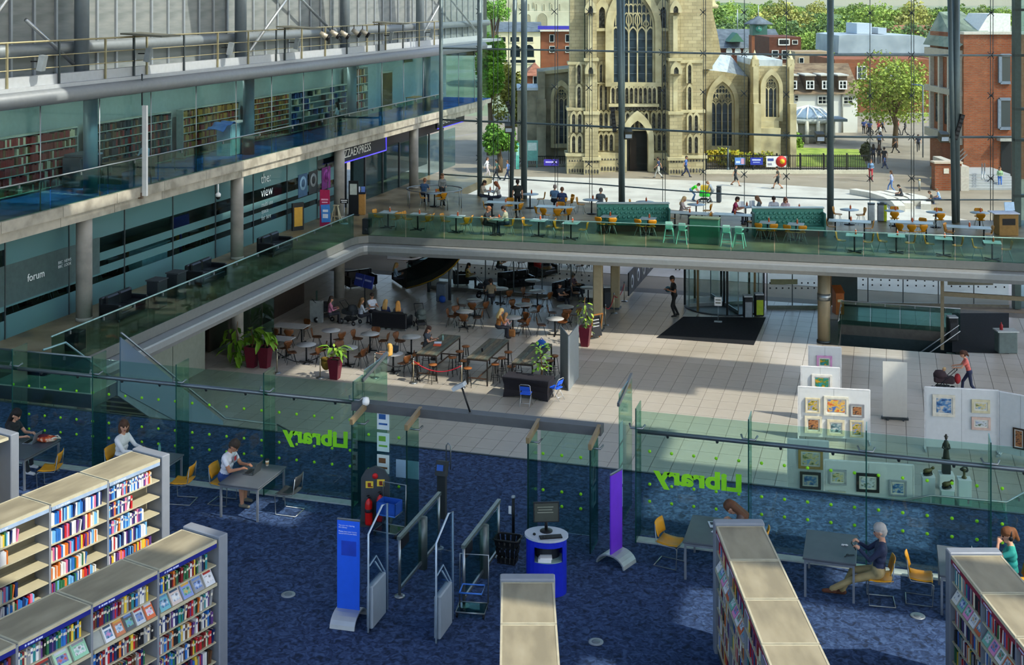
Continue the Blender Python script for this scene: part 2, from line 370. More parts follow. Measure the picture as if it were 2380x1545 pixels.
# bridge columns
for px, py, lab in ((1390,766,'square beige column under the bridge beside the chalkboard'),(1430,716,'square beige column under the bridge beside the black bins'),(1915,795,'round bronze column under the bridge by the stairwell')):
    x, y = at(px,py,0); c = thing('column', lab, 'column', (x,y,0), kind='structure')
    if px > 1800:
        part(c,'shaft',MB().cyl(0,0,0,3.2,0.27,20),M('#8a7f66',0.45,0.2,0.06)); part(c,'band',MB().cyl(0,0,1.85,2.15,0.29,20),STEEL); part(c,'base_ring',MB().cyl(0,0,0,0.1,0.31,20),DSTEEL)
    else:
        part(c,'shaft',MB().bbox((0,0,1.6),(0.42,0.42,3.2),0.04,0.1),M('#8f8468',0.7,0,0.06)); part(c,'base_plate',MB().cbox((0,0,0.04),(0.5,0.5,0.08)),DSTEEL)
x, y = at(2190,812,0)
pst = thing('column','slim bronze post with a side arm beside the dark mat','post',(x,y,0),kind='structure')
part(pst,'post',MB().box(-.07,.07,-.07,.07,0,3.2),M('#7d725a',0.5,0.2)); part(pst,'arm',MB().box(0,3.6,-.06,.06,2.3,2.48),M('#7d725a',0.5,0.2))
# ---- back walls of the left wing
WALLG = M('#9fb0ac',0.8,0,0.05)
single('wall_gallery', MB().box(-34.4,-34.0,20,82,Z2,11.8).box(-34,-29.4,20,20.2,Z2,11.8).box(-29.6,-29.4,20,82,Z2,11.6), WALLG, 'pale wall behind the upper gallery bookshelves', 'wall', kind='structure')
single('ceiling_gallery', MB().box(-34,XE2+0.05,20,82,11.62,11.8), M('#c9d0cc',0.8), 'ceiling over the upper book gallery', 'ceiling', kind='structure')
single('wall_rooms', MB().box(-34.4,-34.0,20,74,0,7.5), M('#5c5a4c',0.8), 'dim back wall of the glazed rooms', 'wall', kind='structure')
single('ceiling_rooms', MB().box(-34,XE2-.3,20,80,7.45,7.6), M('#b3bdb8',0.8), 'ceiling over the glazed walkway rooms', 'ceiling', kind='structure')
gw = thing('wall_cafe','plain grey green wall panels under the walkway by the stairs','wall',kind='structure')
y = 28.0
while y < 44.5:
    part(gw,'wall_panel',MB().box(-26.5,-26.4,y+0.02,y+2.38,0,3.15),M('#7d8478',0.7,0,0.06)); y += 2.4
part(gw,'wall_core',MB().box(-26.8,-26.5,28,44.6,0,3.15),DSTEEL)
part(gw,'timber_strip',MB().box(-26.42,-26.36,29,44.6,2.75,3.1),M('#8a7236',0.6,0,0.2,2.0))
# ---- glazed walkway rooms (level one) with frosted bands
rm = thing('window_1','glazed wall of the walkway rooms with frosted stripes','window',kind='structure')
XG = -27.3
y = 24.0; k = 0
while y < 57:
    part(rm,'pane',MB().box(XG-0.01,XG+0.01,y+0.02,y+3.28,ZL,7.5),G_WALL)
    part(rm,'mullion',MB().box(XG-0.06,XG+0.05,y-0.02,y+0.02,ZL,7.5),DSTEEL)
    bands = [(4.0,4.75),(5.0,5.3),(5.5,5.8),(6.35,7.45)] if 33 < y < 54 else [(4.0,4.6),(4.9,5.3),(5.7,6.35),(6.9,7.45)]
    for a, b in bands: part(rm,'frosted_band',MB().box(XG+0.012,XG+0.02,y+0.02,y+3.28,a,b),G_FROST)
    y += 3.3; k += 1
BROWN = M('#6a4e22',0.6,0,0.2,1.5)
part(rm,'timber_header',MB().box(-33.8,-33.6,30,58,5.6,6.4),BROWN)
# gallery glass on level two
gg = thing('window_2','tall glass screen along the upper book gallery','window',kind='structure')
y = 24.6
while y < 79:
    part(gg,'pane',MB().box(XE2+0.02,XE2+0.035,y+0.02,y+3.13,Z2+0.02,11.55),G_WALL)
    part(gg,'rod',MB().tube([(XE2+0.06,y,Z2-0.1),(XE2+0.06,y,11.6)],0.02,6),STEEL); y += 3.15
for i,(px,p0,p1) in enumerate(((337,245,455),)):
    d = 45.2; x,yy = pixD(px,d); o = thing('smoke_curtain_guide','tall slim white metal guide rail fixed to the gallery edge','rail',(x,yy,0))
    part(o,'rail',MB().box(-0.09,0.09,-0.05,0.05,zpy(p1,d),zpy(p0,d)),WHITE); part(o,'cable',MB().tube([(-0.12,0,zpy(p0,d)),(-0.12,0,zpy(172,d))],0.03,6),DSTEEL); part(o,'bracket',MB().box(-0.3,-0.1,-0.05,0.05,zpy(462,d),zpy(448,d)),M('#6b5a4a'))
# ---- gallery rail and walkway rail (glass balustrades)
def balustrade(name, label, pts, z, h, spacing, glassm, railm, rail_r=0.028, brackets=True, kind='structure'):
    t = thing(name, label, 'balustrade', kind=kind)
    rail = [(p[0],p[1],(p[2] if len(p)>2 else z)+h) for p in pts]
    part(t,'handrail',MB().tube(rail,rail_r,8),railm)
    for a,b in zip(pts[:-1],pts[1:]):
        za = a[2] if len(a)>2 else z; zb = b[2] if len(b)>2 else z
        L = sqrt((b[0]-a[0])**2+(b[1]-a[1])**2); n = max(1,round(L/spacing)); dx,dy = (b[0]-a[0])/L,(b[1]-a[1])/L; nx,ny = dy*0.008,-dx*0.008
        for i in range(n):
            t0,t1 = (i+0.01)/n,(i+0.99)/n
            p = [(a[0]+(b[0]-a[0])*t, a[1]+(b[1]-a[1])*t, za+(zb-za)*t) for t in (t0,t1)]
            vs = []
            for s in (-1,1):
                for q,zz in ((p[0],-0.05),(p[1],-0.05),(p[1],h-0.03),(p[0],h-0.03)): vs.append((q[0]+nx*s,q[1]+ny*s,q[2]+zz))
            part(t,'glass_panel',MB().add(vs,[(3,2,1,0),(4,5,6,7),(0,1,5,4),(1,2,6,5),(2,3,7,6),(3,0,4,7)]),glassm)
            if brackets:
                m_ = [(p[0][k]+p[1][k])/2 for k in range(3)]
                part(t,'bracket',MB().cbox((m_[0]+nx*4,m_[1]+ny*4,m_[2]+h-0.08),(0.05,0.05,0.1)),STEEL)
    return t
balustrade('balustrade','glass balustrade with steel handrail along the upper gallery edge',[(XE2+0.1,22),(XE2+0.1,72)],Z2,1.05,3.15,G_RAIL,STEEL,kind=None)
balustrade('balustrade','glass balustrade along the walkway above the cafe counter',[(XE1+0.02,31.2),(XE1+0.02,BF0[1]-0.6)],ZL,1.08,1.7,G_RAIL,M('#8fb0ac',0.3,0.5),kind=None)
bp = [(XE1+0.45,BF0[1]+0.06)]
for t in (0.25,0.5,0.75,1.0): bp.append((BF0[0]+(BF1[0]-BF0[0])*t, BF0[1]+(BF1[1]-BF0[1])*t+0.06))
balustrade('balustrade','long glass balustrade along the front of the cafe bridge',bp,ZL,1.05,1.9,G_RAIL,M('#7fa79a',0.25,0.4),0.02,False,kind=None)
# ---- stairs on the left
st = thing('staircase','open tread staircase with glass sides descending from the walkway','staircase')
n = 12; y0, y1, z0, z1 = 31.2, 36.6, ZL, 0.0
TREAD = noise_mix('tread', ['#7f8a7c','#9aa294','#a8ae9f'], 1.0, 0.5)
for i in range(n):
    yy = y0+(y1-y0)*i/n; zz = z0-(z0-z1)*(i+1)/(n+1)
    part(st,'tread',MB().box(-23.0,-21.25,yy,yy+0.38,zz-0.07,zz),TREAD)
    part(st,'riser_shadow_gap',MB().box(-23.0,-21.25,yy+0.37,yy+0.385,zz-0.3,zz-0.07),DSTEEL)
for x in (-23.06,-21.2):
    part(st,'stringer',MB().prism([(y0-0.1,z0+0.05),(y1+0.2,z1+0.25),(y1+0.2,z1),(y1-0.4,z1),(y0-0.1,z0-0.4)],x-0.04,x+0.04,'x'),M('#6f7f88',0.45,0.3))
part(st,'parapet_panel',MB().prism([(y0,z0+1.25),(y1+0.4,z1+0.95),(y1+0.4,z1+0.1),(y0,z0-0.3)],-21.17,-21.13,'x'),glass('glass_parapet','#a5b8c4',0.10,0.3,('#7f93a4',0.55)))
part(st,'handrail',MB().tube([(-21.12,y0,z0+1.38),(-21.12,y1+0.5,z1+1.02),(-19.2,y1+0.5,z1+1.0)],0.035,8),STEEL)
part(st,'handrail',MB().tube([(-23.0,y0-1.0,z0+1.0),(-23.0,y0,z0+0.95),(-23.0,y1,z1+0.95)],0.035,8),M('#84a8a8',0.3,0.5))
ld = MB().box(-24.6,-21.2,29.9,31.3,ZL-0.02,ZL).mat(1).box(-24.6,-21.2,29.9,31.3,ZL-0.4,ZL-0.02)
part(st,'landing',ld,[TREAD,DSTEEL])
part(st,'glass_side',MB().prism([(y0,z0+0.92),(y1,z1+0.92),(y1,z1+0.1),(y0,z0+0.0)],-23.01,-22.99,'x'),G_RAIL)
balustrade('balustrade','glass balustrade beside the stair landing',[(-24.6,29.95),(-21.25,29.95)],ZL,1.0,1.7,G_RAIL,STEEL,kind=None)
balustrade('balustrade','glass balustrade round the stairwell at the foot of the stairs',[(-19.2,37.1,0),(-16.6,37.1,-1.0)],0,1.0,1.3,G_RAIL,STEEL,kind=None)
balustrade('balustrade','glass balustrade round the stairwell beside the sculptures',[(0.1,36.2,0),(1.2,37.1,0),(3.2,37.2,0),(3.9,38.3,0)],0,1.0,1.4,G_RAIL,STEEL,kind=None)
# ---- stairwell under the bridge
t = balustrade('balustrade','glass balustrade round the stairwell under the bridge',[(wx0,wy0,0),(wx0,wy1,0),(wx1,wy1,0)],0,1.05,1.3,G_RAIL,STEEL,kind=None)
part(t,'handrail',MB().tube([(wx1-0.2,wy0+0.4,0.9),(wx1-3.2,wy0+0.4,-1.6)],0.03,8),STEEL); part(t,'handrail',MB().tube([(wx1-0.2,wy0+1.4,0.9),(wx1-3.2,wy0+1.4,-1.6)],0.03,8),STEEL)
part(t,'front_panel',MB().box(wx0,wx1,wy0-0.02,wy0,-0.6,0.0),G_RAIL)
for i in range(6): part(t,'step',MB().box(wx1-0.35*(i+1),wx1-0.35*i,wy0+0.3,wy0+1.6,-0.18*(i+1)-0.06,-0.18*(i+1)),TREAD)
# ================================================================ GLASS FRONT
fr = thing('window_3','huge point-fixed glass front facing the church','window',kind='structure')
ROWS = [ZL,6.1,8.15,10.2,12.2,14.3,16.4]
for i in range(1,len(FACXY)-1):
    a, b = Vector(FACXY[i]), Vector(FACXY[i+1]); d = (b-a).normalized(); nn = Vector((d.y,-d.x))
    for z0_,z1_ in zip(ROWS[:-1],ROWS[1:]):
        p,q = a+d*0.01, b-d*0.01; vs = []
        for s in (-0.008,0.008):
            for e,zz in ((p,z0_+.01),(q,z0_+.01),(q,z1_-.01),(p,z1_-.01)): vs.append((e.x+nn.x*s,e.y+nn.y*s,zz))
        part(fr,'pane',MB().add(vs,[(3,2,1,0),(4,5,6,7),(0,1,5,4),(1,2,6,5),(2,3,7,6),(3,0,4,7)]),G_FACADE)
MULL = M('#5f6f70',0.45,0.4,0.06)
for z,r in ((Z3,0.05),(Z2,0.055),(ZL+1.05,0.035)):
    part(fr,'transom',MB().tube([(p[0],p[1]-0.25,z) for p in FACXY[1:-1]],r,8),MULL if z < 12 else M('#7c8a8a',0.4,0.4))
for px,d,w in ((1025,71,0.11),(1115,70,0.14),(1218,69,0.17),(1198,68.6,0.12),(1445,66.4,0.17),(1437,66.1,0.13),(1930,62.1,0.17),(2222,61.9,0.19),(2206,61.7,0.12)):
    x,y = pixD(px,d-0.35); sh = 0.012 if px in (1198,1437,2206) else 0
    dx = RD(1,0); k_ = -1 if px==1198 else 1
    part(fr,'mast',MB().tube([(x+dx[0]*k_*0.25*(1 if sh else 0),y,ZL+0.0),(x,y,16.6)],w,10),MULL)
for px in (1147,1157,1182,1290,1296,1370,1376,1540,1546,1635,1640,1730,1828,2022,2118,2124,2302,2308):
    d = 70.0
    for (p0,d0),(p1,d1) in zip(FAC[:-1],FAC[1:]):
        if p0 <= px <= p1: d = d0+(d1-d0)*(px-p0)/(p1-p0)
    x,y = pixD(px,d-0.2); part(fr,'cable',MB().tube([(x,y,ZL),(x,y,16.5)],0.018,5),DSTEEL)
sp = MB()
for s1,s2 in ((1,1),(1,-1),(-1,1),(-1,-1)): sp.tube([(0,0,0),(s1*0.16,-0.02,s2*0.16)],0.02,5)
sp.tube([(0,0.1,0),(0,-0.15,0)],0.045,6)
sp_me = sp.mesh('spider_fitting'); sp_me.materials.append(DSTEEL)
for i in range(2,len(FACXY)-2):
    for z in ROWS[1:-1]: link('spider_fitting',sp_me,DSTEEL,fr,(FACXY[i][0],FACXY[i][1]-0.15,z),TH)
# dark steel tower at the right end
x,y = pixD(2372,60.5)
tw = thing('wall_right','dark green steel framed end wall beside the glass front','wall',(x,y,0),TH,kind='structure')
part(tw,'post',MB().box(-0.35,-0.05,-0.2,0.2,0,16.6),M('#3d4f4c',0.5,0.3)); part(tw,'post',MB().box(0.35,1.2,-0.2,0.2,0,16.6),M('#34413f',0.5,0.3))
for z in (2.6,3.6,5.4,8.1,9.6,12.2,14.4): part(tw,'cross_bar',MB().box(-0.35,1.2,-0.22,0.1,z,z+0.12),M('#2f3d3b',0.5,0.3))
part(tw,'pane',MB().box(-0.05,0.35,-0.02,0.0,0,16.6),G_WALL)
# ground-floor glass under the bridge with dark dots
gf = thing('window_4','ground floor glass entrance wall with rows of small dark dots','window',kind='structure')
def gwall(px0,px1,d0,d1,n):
    a,b = Vector(pixD(px0,d0)),Vector(pixD(px1,d1)); d=(b-a)/n; nn = Vector((d.y,-d.x)).normalized()
    for i in range(n):
        p,q = a+d*(i+0.01),a+d*(i+0.99); vs=[]
        for s in (-0.008,0.008):
            for e,zz in ((p,0.12),(q,0.12),(q,3.2),(p,3.2)): vs.append((e.x+nn.x*s,e.y+nn.y*s,zz))
        part(gf,'pane',MB().add(vs,[(3,2,1,0),(4,5,6,7),(0,1,5,4),(1,2,6,5),(2,3,7,6),(3,0,4,7)]),G_FACADE)
        part(gf,'mullion',MB().bar((p.x,p.y,0),(p.x,p.y,3.2),0.05),DSTEEL)
        dm = MB()
        for zz in (1.0,1.25,1.75):
            for k in range(4):
                e = p+(q-p)*((k+0.5)/4); dm.cbox((e.x+nn.x*0.02,e.y+nn.y*0.02,zz),(0.07,0.02,0.07),TH)
        part(gf,'dot_row',dm,DARKV,kind='stuff')
    part(gf,'bottom_rail',MB().bar((a.x,a.y,0.08),(b.x,b.y,0.08),0.1,0.16),M('#6d6a60',0.4,0.6))
gwall(1000,1395,64.6,61.8,6); gwall(1782,1900,60.4,60.4,2); gwall(1935,2345,61.2,60.6,5)
# ================================================================ PEOPLE
import numpy as np
def ik(a, t, l1, l2, pole):
    a = Vector(a); t = Vector(t); d = t-a; L = d.length
    if L > (l1+l2)*0.995: t = a + d*((l1+l2)*0.995/L); d = t-a; L = d.length
    d.normalize(); x = (l1*l1-l2*l2+L*L)/(2*L); h = sqrt(max(0,l1*l1-x*x))
    p = Vector(pole); p = (p - d*p.dot(d)); p = p.normalized() if p.length > 1e-4 else d.orthogonal().normalized()
    return a + d*x + p*h, t
SK,SH,TR,SO,HA,EY,LI,EX = range(8)
def caps_mb(mb, a, b, ra, rb, n=12):
    a = Vector(a); b = Vector(b); d = b-a
    if d.length < 1e-4: mb.ell(a,(ra,ra,ra),n,8); return
    d.normalize(); pts = []; rad = []
    for s in (-1.0,-0.85,-0.5): pts.append(a+d*(s*ra)); rad.append(max(0.001,ra*sqrt(max(0,1-s*s))))
    pts += [a,b]; rad += [ra,rb]
    for s in (0.5,0.85,1.0): pts.append(b+d*(s*rb)); rad.append(max(0.001,rb*sqrt(max(0,1-s*s))))
    mb.tube(pts, rad, n)
def person_mesh(name, voxel, hip, lean=0.0, headp=0.0, heady=0.0, hands=((-.3,.1,.8),(.3,.1,.8)), feet=((-.1,0,.0),(.1,0,0)),
                side=0.0, sleeve='short', legs='long', hair='short', jacket=False, fem=False, tilt=0.0, knee=(0,1,0.2), curl=0.6):
    P = []      # (a,b,ra,rb,tag,bias)
    hip = Vector(hip); R = Matrix.Rotation(-lean,3,'X') @ Matrix.Rotation(side,3,'Y')
    T = lambda x,y,z: hip + R @ Vector((x,y,z))
    sw = 0.165 if fem else 0.185; g = 0.9 if fem else 1.0
    P.append((hip+Vector((-.07,0,.02)),hip+Vector((.07,0,.02)),.125*g,.125*g,TR,0))
    P.append((T(-.055,0,.12),T(.055,0,.12),.105*g,.105*g,SH,0)); P.append((T(-.06,.0,.24),T(.06,0,.24),.105*g,.105*g,SH,0))
    P.append((T(-.085,.0,.37),T(.085,0,.37),.11*g,.11*g,SH,0)); P.append((T(-sw+.05,-.01,.455),T(sw-.05,-.01,.455),.075,.075,SH,0))
    if fem: P.append((T(-.065,.075,.36),T(.065,.075,.36),.06,.06,SH,0))
    nb, nt = T(0,-.01,.5), T(0,.01,.585)
    P.append((nb,nt,.055,.05,SK,0))
    HR = R @ Matrix.Rotation(heady,3,'Z') @ Matrix.Rotation(-headp,3,'X') @ Matrix.Rotation(tilt,3,'Y')
    hc = nt + HR @ Vector((0,.015,.1)); h = lambda x,y,z: hc + HR @ Vector((x,y,z))
    P.append((h(0,-.015,.03),h(0,.0,.02),.098,.092,SK,0)); P.append((h(0,.03,-.055),h(0,.045,-.07),.058,.042,SK,0))
    P.append((h(0,.095,.0),h(0,.108,-.022),.011,.015,SK,-.004))
    for s in (-1,1):
        P.append((h(s*.092,-.005,.005),h(s*.094,-.012,-.025),.017,.013,SK,-.002))
        P.append((h(s*.034,.087,.018),h(s*.040,.086,.018),.011,.010,EY,-.006))
        P.append((h(s*.022,.093,.040),h(s*.05,.083,.042),.005,.005,HA,-.008))
    P.append((h(-.02,.092,-.055),h(.02,.092,-.055),.007,.007,LI,-.008))
    if hair != 'bald':
        P.append((h(0,-.03,.055),h(0,-.005,.062),.103,.098,HA,-.004)); P.append((h(0,-.055,.0),h(0,-.05,-.03),.083,.07,HA,-.002))
        if hair == 'long':
            for s in (-1,0,1): P.append((h(s*.055,-.06,.0),T(s*.07,-.10,.42),.06,.05,HA,-.004))
        if hair == 'bob':
            for s in (-1,1): P.append((h(s*.08,-.02,.02),h(s*.075,-.02,-.11),.045,.04,HA,-.002))
            P.append((h(0,-.07,.0),h(0,-.06,-.1),.08,.06,HA,-.002))
        if hair == 'tail': P.append((h(0,-.13,.04),h(0,-.17,-.10),.055,.035,HA,-.002)); P.append((h(0,-.10,.07),h(0,-.12,.06),.06,.06,HA,-.002))
    for i,s in enumerate((-1,1)):
        sh = T(s*sw,-.01,.445); el, ha = ik(sh, hands[i], .28, .25, (s*0.45,-0.5,-0.75))
        P.append((sh,el,.056*g,.043*g,SH,0)); P.append((sh,sh+(el-sh)*.5,.06*g,.052*g,SH,-.002))
        ft = SH if sleeve == 'long' else SK
        if sleeve == 'short': P[-2] = (sh+(el-sh)*.45,el,.048*g,.041*g,SK,0)
        P.append((el,el+(ha-el)*.88,.041*g,.028*g,ft,0))
        d = (ha-el).normalized(); pal = ha + d*.035
        P.append((ha,pal+d*.015,.026,.032,SK,0))
        up = Vector((0,0,1)); sd = d.cross(up); sd = sd.normalized() if sd.length > .1 else Vector((1,0,0)); dn = sd.cross(d).normalized()*-1
        if dn.z > 0: dn = -dn
        for k in range(4):
            o = (k-1.5)*.0175; b0 = pal + sd*o + d*.02; L = (.038,.043,.041,.033)[k]
            b1 = b0 + (d*cos(curl*.6)+dn*sin(curl*.6))*L; b2 = b1 + (d*cos(curl*1.6)+dn*sin(curl*1.6))*L*.8
            P.append((b0,b1,.0095,.009,SK,0)); P.append((b1,b2,.009,.008,SK,0))
        tb = ha + sd*(-s*.03) + d*.01; t1 = tb + (d*.6+sd*(-s*.75)).normalized()*.035; t2 = t1 + (d*.95+dn*.25).normalized()*.028
        P.append((tb,t1,.012,.011,SK,0)); P.append((t1,t2,.011,.009,SK,0))
        lh = hip+Vector((s*.09,0,-.02)); kn, an = ik(lh, Vector(feet[i])+Vector((0,0,.085)), .43, .41, knee)
        P.append((lh,kn,.088*g,.062*g,TR,0)); lt = TR if legs == 'long' else SK
        if legs == 'short': P.append((lh,lh+(kn-lh)*.75,.096*g,.08*g,TR,-.003))
        P.append((kn,kn+(an-kn)*.35,.06*g,.058*g,lt,0)); P.append((kn+(an-kn)*.3,an,.058*g,.04,lt,0))
        if legs == 'long': P.append((kn,an,.062*g,.05,TR,-.001))
        fd = Vector(feet[i][3:5]+(0,)) if len(feet[i]) > 3 else Vector((0,1,0))
        P.append((an+Vector((0,0,-.035))-fd*.03, an+Vector((0,0,-.05))+fd*.145,.045,.036,SO,-.004))
    mb = MB()
    for a,b,ra,rb,t_,bi in P: caps_mb(mb,a,b,ra,rb,10)
    me0 = mb.mesh('tmp'); o = bpy.data.objects.new('tmp',me0); COL.objects.link(o)
    md = o.modifiers.new('r','REMESH'); md.mode = 'VOXEL'; md.voxel_size = voxel; md.use_smooth_shade = True
    sm = o.modifiers.new('s','SMOOTH'); sm.factor = 0.5; sm.iterations = 2
    dg = bpy.context.evaluated_depsgraph_get(); dg.update()
    me = bpy.data.meshes.new_from_object(o.evaluated_get(dg)); me.name = name
    bpy.data.objects.remove(o); bpy.data.meshes.remove(me0)
    n = len(me.polygons); cs = np.empty(n*3,np.float32); me.polygons.foreach_get('center',cs); cs = cs.reshape(n,3)
    best = np.full(n,9.0,np.float32); idx = np.zeros(n,np.int32)
    for a,b,ra,rb,t_,bi in P:
        a_ = np.array(a[:],np.float32); d_ = np.array((Vector(b)-Vector(a))[:],np.float32); L2 = max(1e-8,float(d_@d_))
        u = np.clip(((cs-a_)@d_)/L2,0,1); dist = np.linalg.norm(cs-a_-u[:,None]*d_,axis=1) - (ra+(rb-ra)*u) + bi
        k = dist < best; best[k] = dist[k]; idx[k] = t_
    me.polygons.foreach_set('material_index',idx); me.polygons.foreach_set('use_smooth',np.ones(n,bool)); me.update()
    for k in range(8): me.materials.append(None)
    return me
PM = {}
def pmesh(key, **kw):
    if key not in PM: PM[key] = person_mesh(key, **kw)
    return PM[key]
SKINS = ['#c08a6a','#b57f60','#c99678','#9a6648']
def person(me, loc, rz, label, shirt, trousers, shoe='#2a2420', hair='#2c2018', skin=0, group=None, sc=1.0):
    m2 = me.copy(); cols = [SKINS[skin],shirt,trousers,shoe,hair,'#1c1614','#8c4f48','#333333']
    for k,c in enumerate(cols): m2.materials[k] = M(c,0.75,0,0.10,9.0)
    o = bpy.data.objects.new('person',m2); COL.objects.link(o); o.location = loc; o.rotation_euler = (0,0,rz); o.scale = (sc,sc,sc)
    return tag(o,label,'person',group)
FX, FNX, FC, FA = -pi/2, pi/2, pi, 0.0     # facing +x, -x, the camera, away
SIT = dict(hip=(0,0,.54), feet=((-.12,.42,0),(.12,.42,0)))
def sit(key, voxel=.021, **kw):
    d = dict(SIT); d.update(kw); return pmesh(key, voxel=voxel, **d)
P_SIT_TABLE = lambda: sit('sit_table',lean=.18,headp=.25,hands=((-.16,.42,.80),(.16,.42,.80)))
P_SIT_TABLE_F = lambda: sit('sit_table_f',lean=.2,headp=.2,hands=((-.14,.42,.80),(.16,.40,.82)),hair='long',fem=True,sleeve='long')
P_SIT_BACK = lambda: sit('sit_back',lean=-.15,headp=.1,hands=((-.2,.3,.62),(.2,.3,.62)),sleeve='long')
P_SIT_LOW = lambda: sit('sit_low',hip=(0,0,.46),lean=-.1,headp=.3,hands=((-.1,.36,.72),(.1,.36,.72)),feet=((-.14,.5,0),(.14,.45,0)))
P_SIT_LOW_F = lambda: sit('sit_low_f',hip=(0,0,.46),lean=.05,headp=.25,hands=((-.1,.36,.72),(.12,.34,.7)),feet=((-.14,.42,0),(.14,.45,0)),hair='long',fem=True,sleeve='long')
ST_ = dict(hip=(0,0,.9))
P_STAND = lambda: pmesh('stand',voxel=.024,hip=(0,0,.9),hands=((-.27,.05,.80),(.27,.08,.80)),feet=((-.1,0,0),(.1,.05,0)))
P_STAND_F = lambda: pmesh('stand_f',voxel=.024,hip=(0,0,.9),hands=((-.12,.25,1.05),(.12,.27,1.05)),feet=((-.09,0,0),(.09,.05,0)),hair='long',fem=True,sleeve='long')
P_WALK = lambda: pmesh('walk',voxel=.026,hip=(0,0,.87),lean=.06,hands=((-.26,.25,.9),(.26,-.2,.85)),feet=((-.09,-.34,.05),(.09,.34,.0)))
P_WALK_S = lambda: pmesh('walk_s',voxel=.026,hip=(0,0,.87),lean=.06,hands=((-.26,.25,.9),(.26,-.2,.85)),feet=((-.09,-.34,.05),(.09,.34,.0)),legs='short')
P_WALK_F = lambda: pmesh('walk_f',voxel=.026,hip=(0,0,.88),lean=.04,hands=((-.2,.2,1.0),(.24,-.15,.85)),feet=((-.08,-.28,.04),(.08,.28,.0)),hair='long',fem=True,sleeve='long')
# ================================================================ LIBRARY
# ---- glass screen between library and atrium
scr = thing('glass_screen','tall glass screen with green dots closing off the library','glass screen')
YS = 25.2; ZT = ZL+2.72; ZR = ZL+2.2
GREEN = M('#8fdc1e',0.6,0,0.04)
FINX = [-22.0,-19.8,-17.6,-15.4,-13.2,-11.05]; FINR = [-4.85,-2.6,-0.37,1.87,4.1,6.3]
pan = lambda x0,x1: MB().box(x0+0.01,x1-0.01,YS-0.008,YS+0.008,ZL+0.05,ZT-0.15)
fin_me = MB().box(-0.01,0.01,YS-0.32,YS+0.2,ZL,ZT).mat(1).box(-0.011,0.011,YS-0.335,YS-0.32,ZL,ZT).mesh('glass_fin')
for m in (G_FIN,M('#16443c',0.2,0,0.1)): fin_me.materials.append(m)
clip_me = MB().tube([(-0.16,0,0.05),(-0.12,-0.1,0),(0.12,-0.1,0),(0.16,0,0.05)],0.022,6).mesh('clamp'); clip_me.materials.append(STEEL)
dot_me = MB().tube([(0,-0.014,0),(0,-0.010,0)],0.034,10).mesh('green_dot'); dot_me.materials.append(GREEN)
def run(xs):
    for i,x in enumerate(xs):
        link('glass_fin',fin_me,None,scr,(x,0,0)); link('clamp',clip_me,STEEL,scr,(x,YS-0.16,ZT-0.42))
        if i < len(xs)-1:
            part(scr,'glass_panel',pan(x,xs[i+1]),G_SCREEN)
            for rz_ in (ZL+0.75,ZL+1.10,ZL+1.77) :
                for k in range(5):
                    link('green_dot',dot_me,GREEN,scr,(x+(xs[i+1]-x)*(k+0.5)/5,YS,rz_))
            for k in range(2): part(scr,'rail_bracket',MB().tube([(x+0.6+k*1.0,YS-0.04,ZR-0.1),(x+0.6+k*1.0,YS-0.1,ZR)],0.03,6),DSTEEL)
    part(scr,'rail',MB().tube([(xs[0],YS-0.12,ZR),(xs[-1],YS-0.12,ZR)],0.045,10),M('#6a7478',0.35,0.7,0.05))
    part(scr,'floor_strip',MB().box(xs[0],xs[-1],YS-0.28,YS-0.05,ZL,ZL+0.03),M('#a9b4ae',0.5))
run(FINX); run(FINR)
def text(name, body, size, loc, rot, mat, parent=None, ext=0.004, bold=0.0, align='LEFT', mirror=False, label=None):
    cu = bpy.data.curves.new(name,'FONT'); cu.body = body; cu.size = size; cu.extrude = ext; cu.align_x = align; cu.resolution_u = 3; cu.offset = bold
    o = bpy.data.objects.new(name,cu); COL.objects.link(o)
    dg = bpy.context.evaluated_depsgraph_get(); me = bpy.data.meshes.new_from_object(o.evaluated_get(dg)); bpy.data.objects.remove(o)
    o = bpy.data.objects.new(name,me); COL.objects.link(o); me.materials.clear(); me.materials.append(mat)
    o.location = loc; o.rotation_euler = rot
    if mirror: o.scale = (-1,1,1)
    if parent is not None: o.parent = parent
    if label: o['label'] = label
    return o
# lettering is applied to face the atrium, so it reads backwards from inside the library
def libtext(xr, xl):
    o = text('lettering','Library',0.47,(xr,YS-0.02,ZL+1.16),(pi/2,0,0),GREEN,scr,0.003,0.02,mirror=True,label='mirror-reversed lime green lettering Library')
    dg = bpy.context.evaluated_depsgraph_get(); o.scale = (-(xr-xl)/max(0.1,max(v.co.x for v in o.data.vertices)),1,1); return o
libtext(-11.3,-12.9); libtext(-2.75,-4.55)
# ---- entrance portal
por = thing('entrance_portal','glass library entrance with a long dark beam across the top','doorway')
PX0, PX1 = -11.05, -5.55
part(por,'head_beam',MB().box(PX0,PX1,YS-0.42,YS-0.14,ZR-0.08,ZR+0.10),M('#5d5f60',0.5,0.4,0.05))
BRZ = M('#a08a66',0.4,0.5,0.08)
for x in (-10.73,-9.5,-6.89,-5.61):
    part(por,'glass_leaf',MB().box(x-0.012,x+0.012,YS-1.1,YS-0.45,ZL+0.02,ZR-0.1),G_FIN)
    part(por,'leaf_edge',MB().box(x-0.015,x+0.015,YS-1.12,YS-1.1,ZL+0.02,ZR-0.1),M('#12302c',0.2))
    part(por,'bronze_arm',MB().bar((x,YS-1.15,ZR-0.06),(x,YS-0.3,ZR+0.06),0.07,0.12),BRZ)
    part(por,'pivot',MB().tube([(x-0.14,YS-0.56,ZR-0.20),(x-0.1,YS-0.66,ZR-0.25),(x+0.1,YS-0.66,ZR-0.25),(x+0.14,YS-0.56,ZR-0.20)],0.02,6),STEEL)
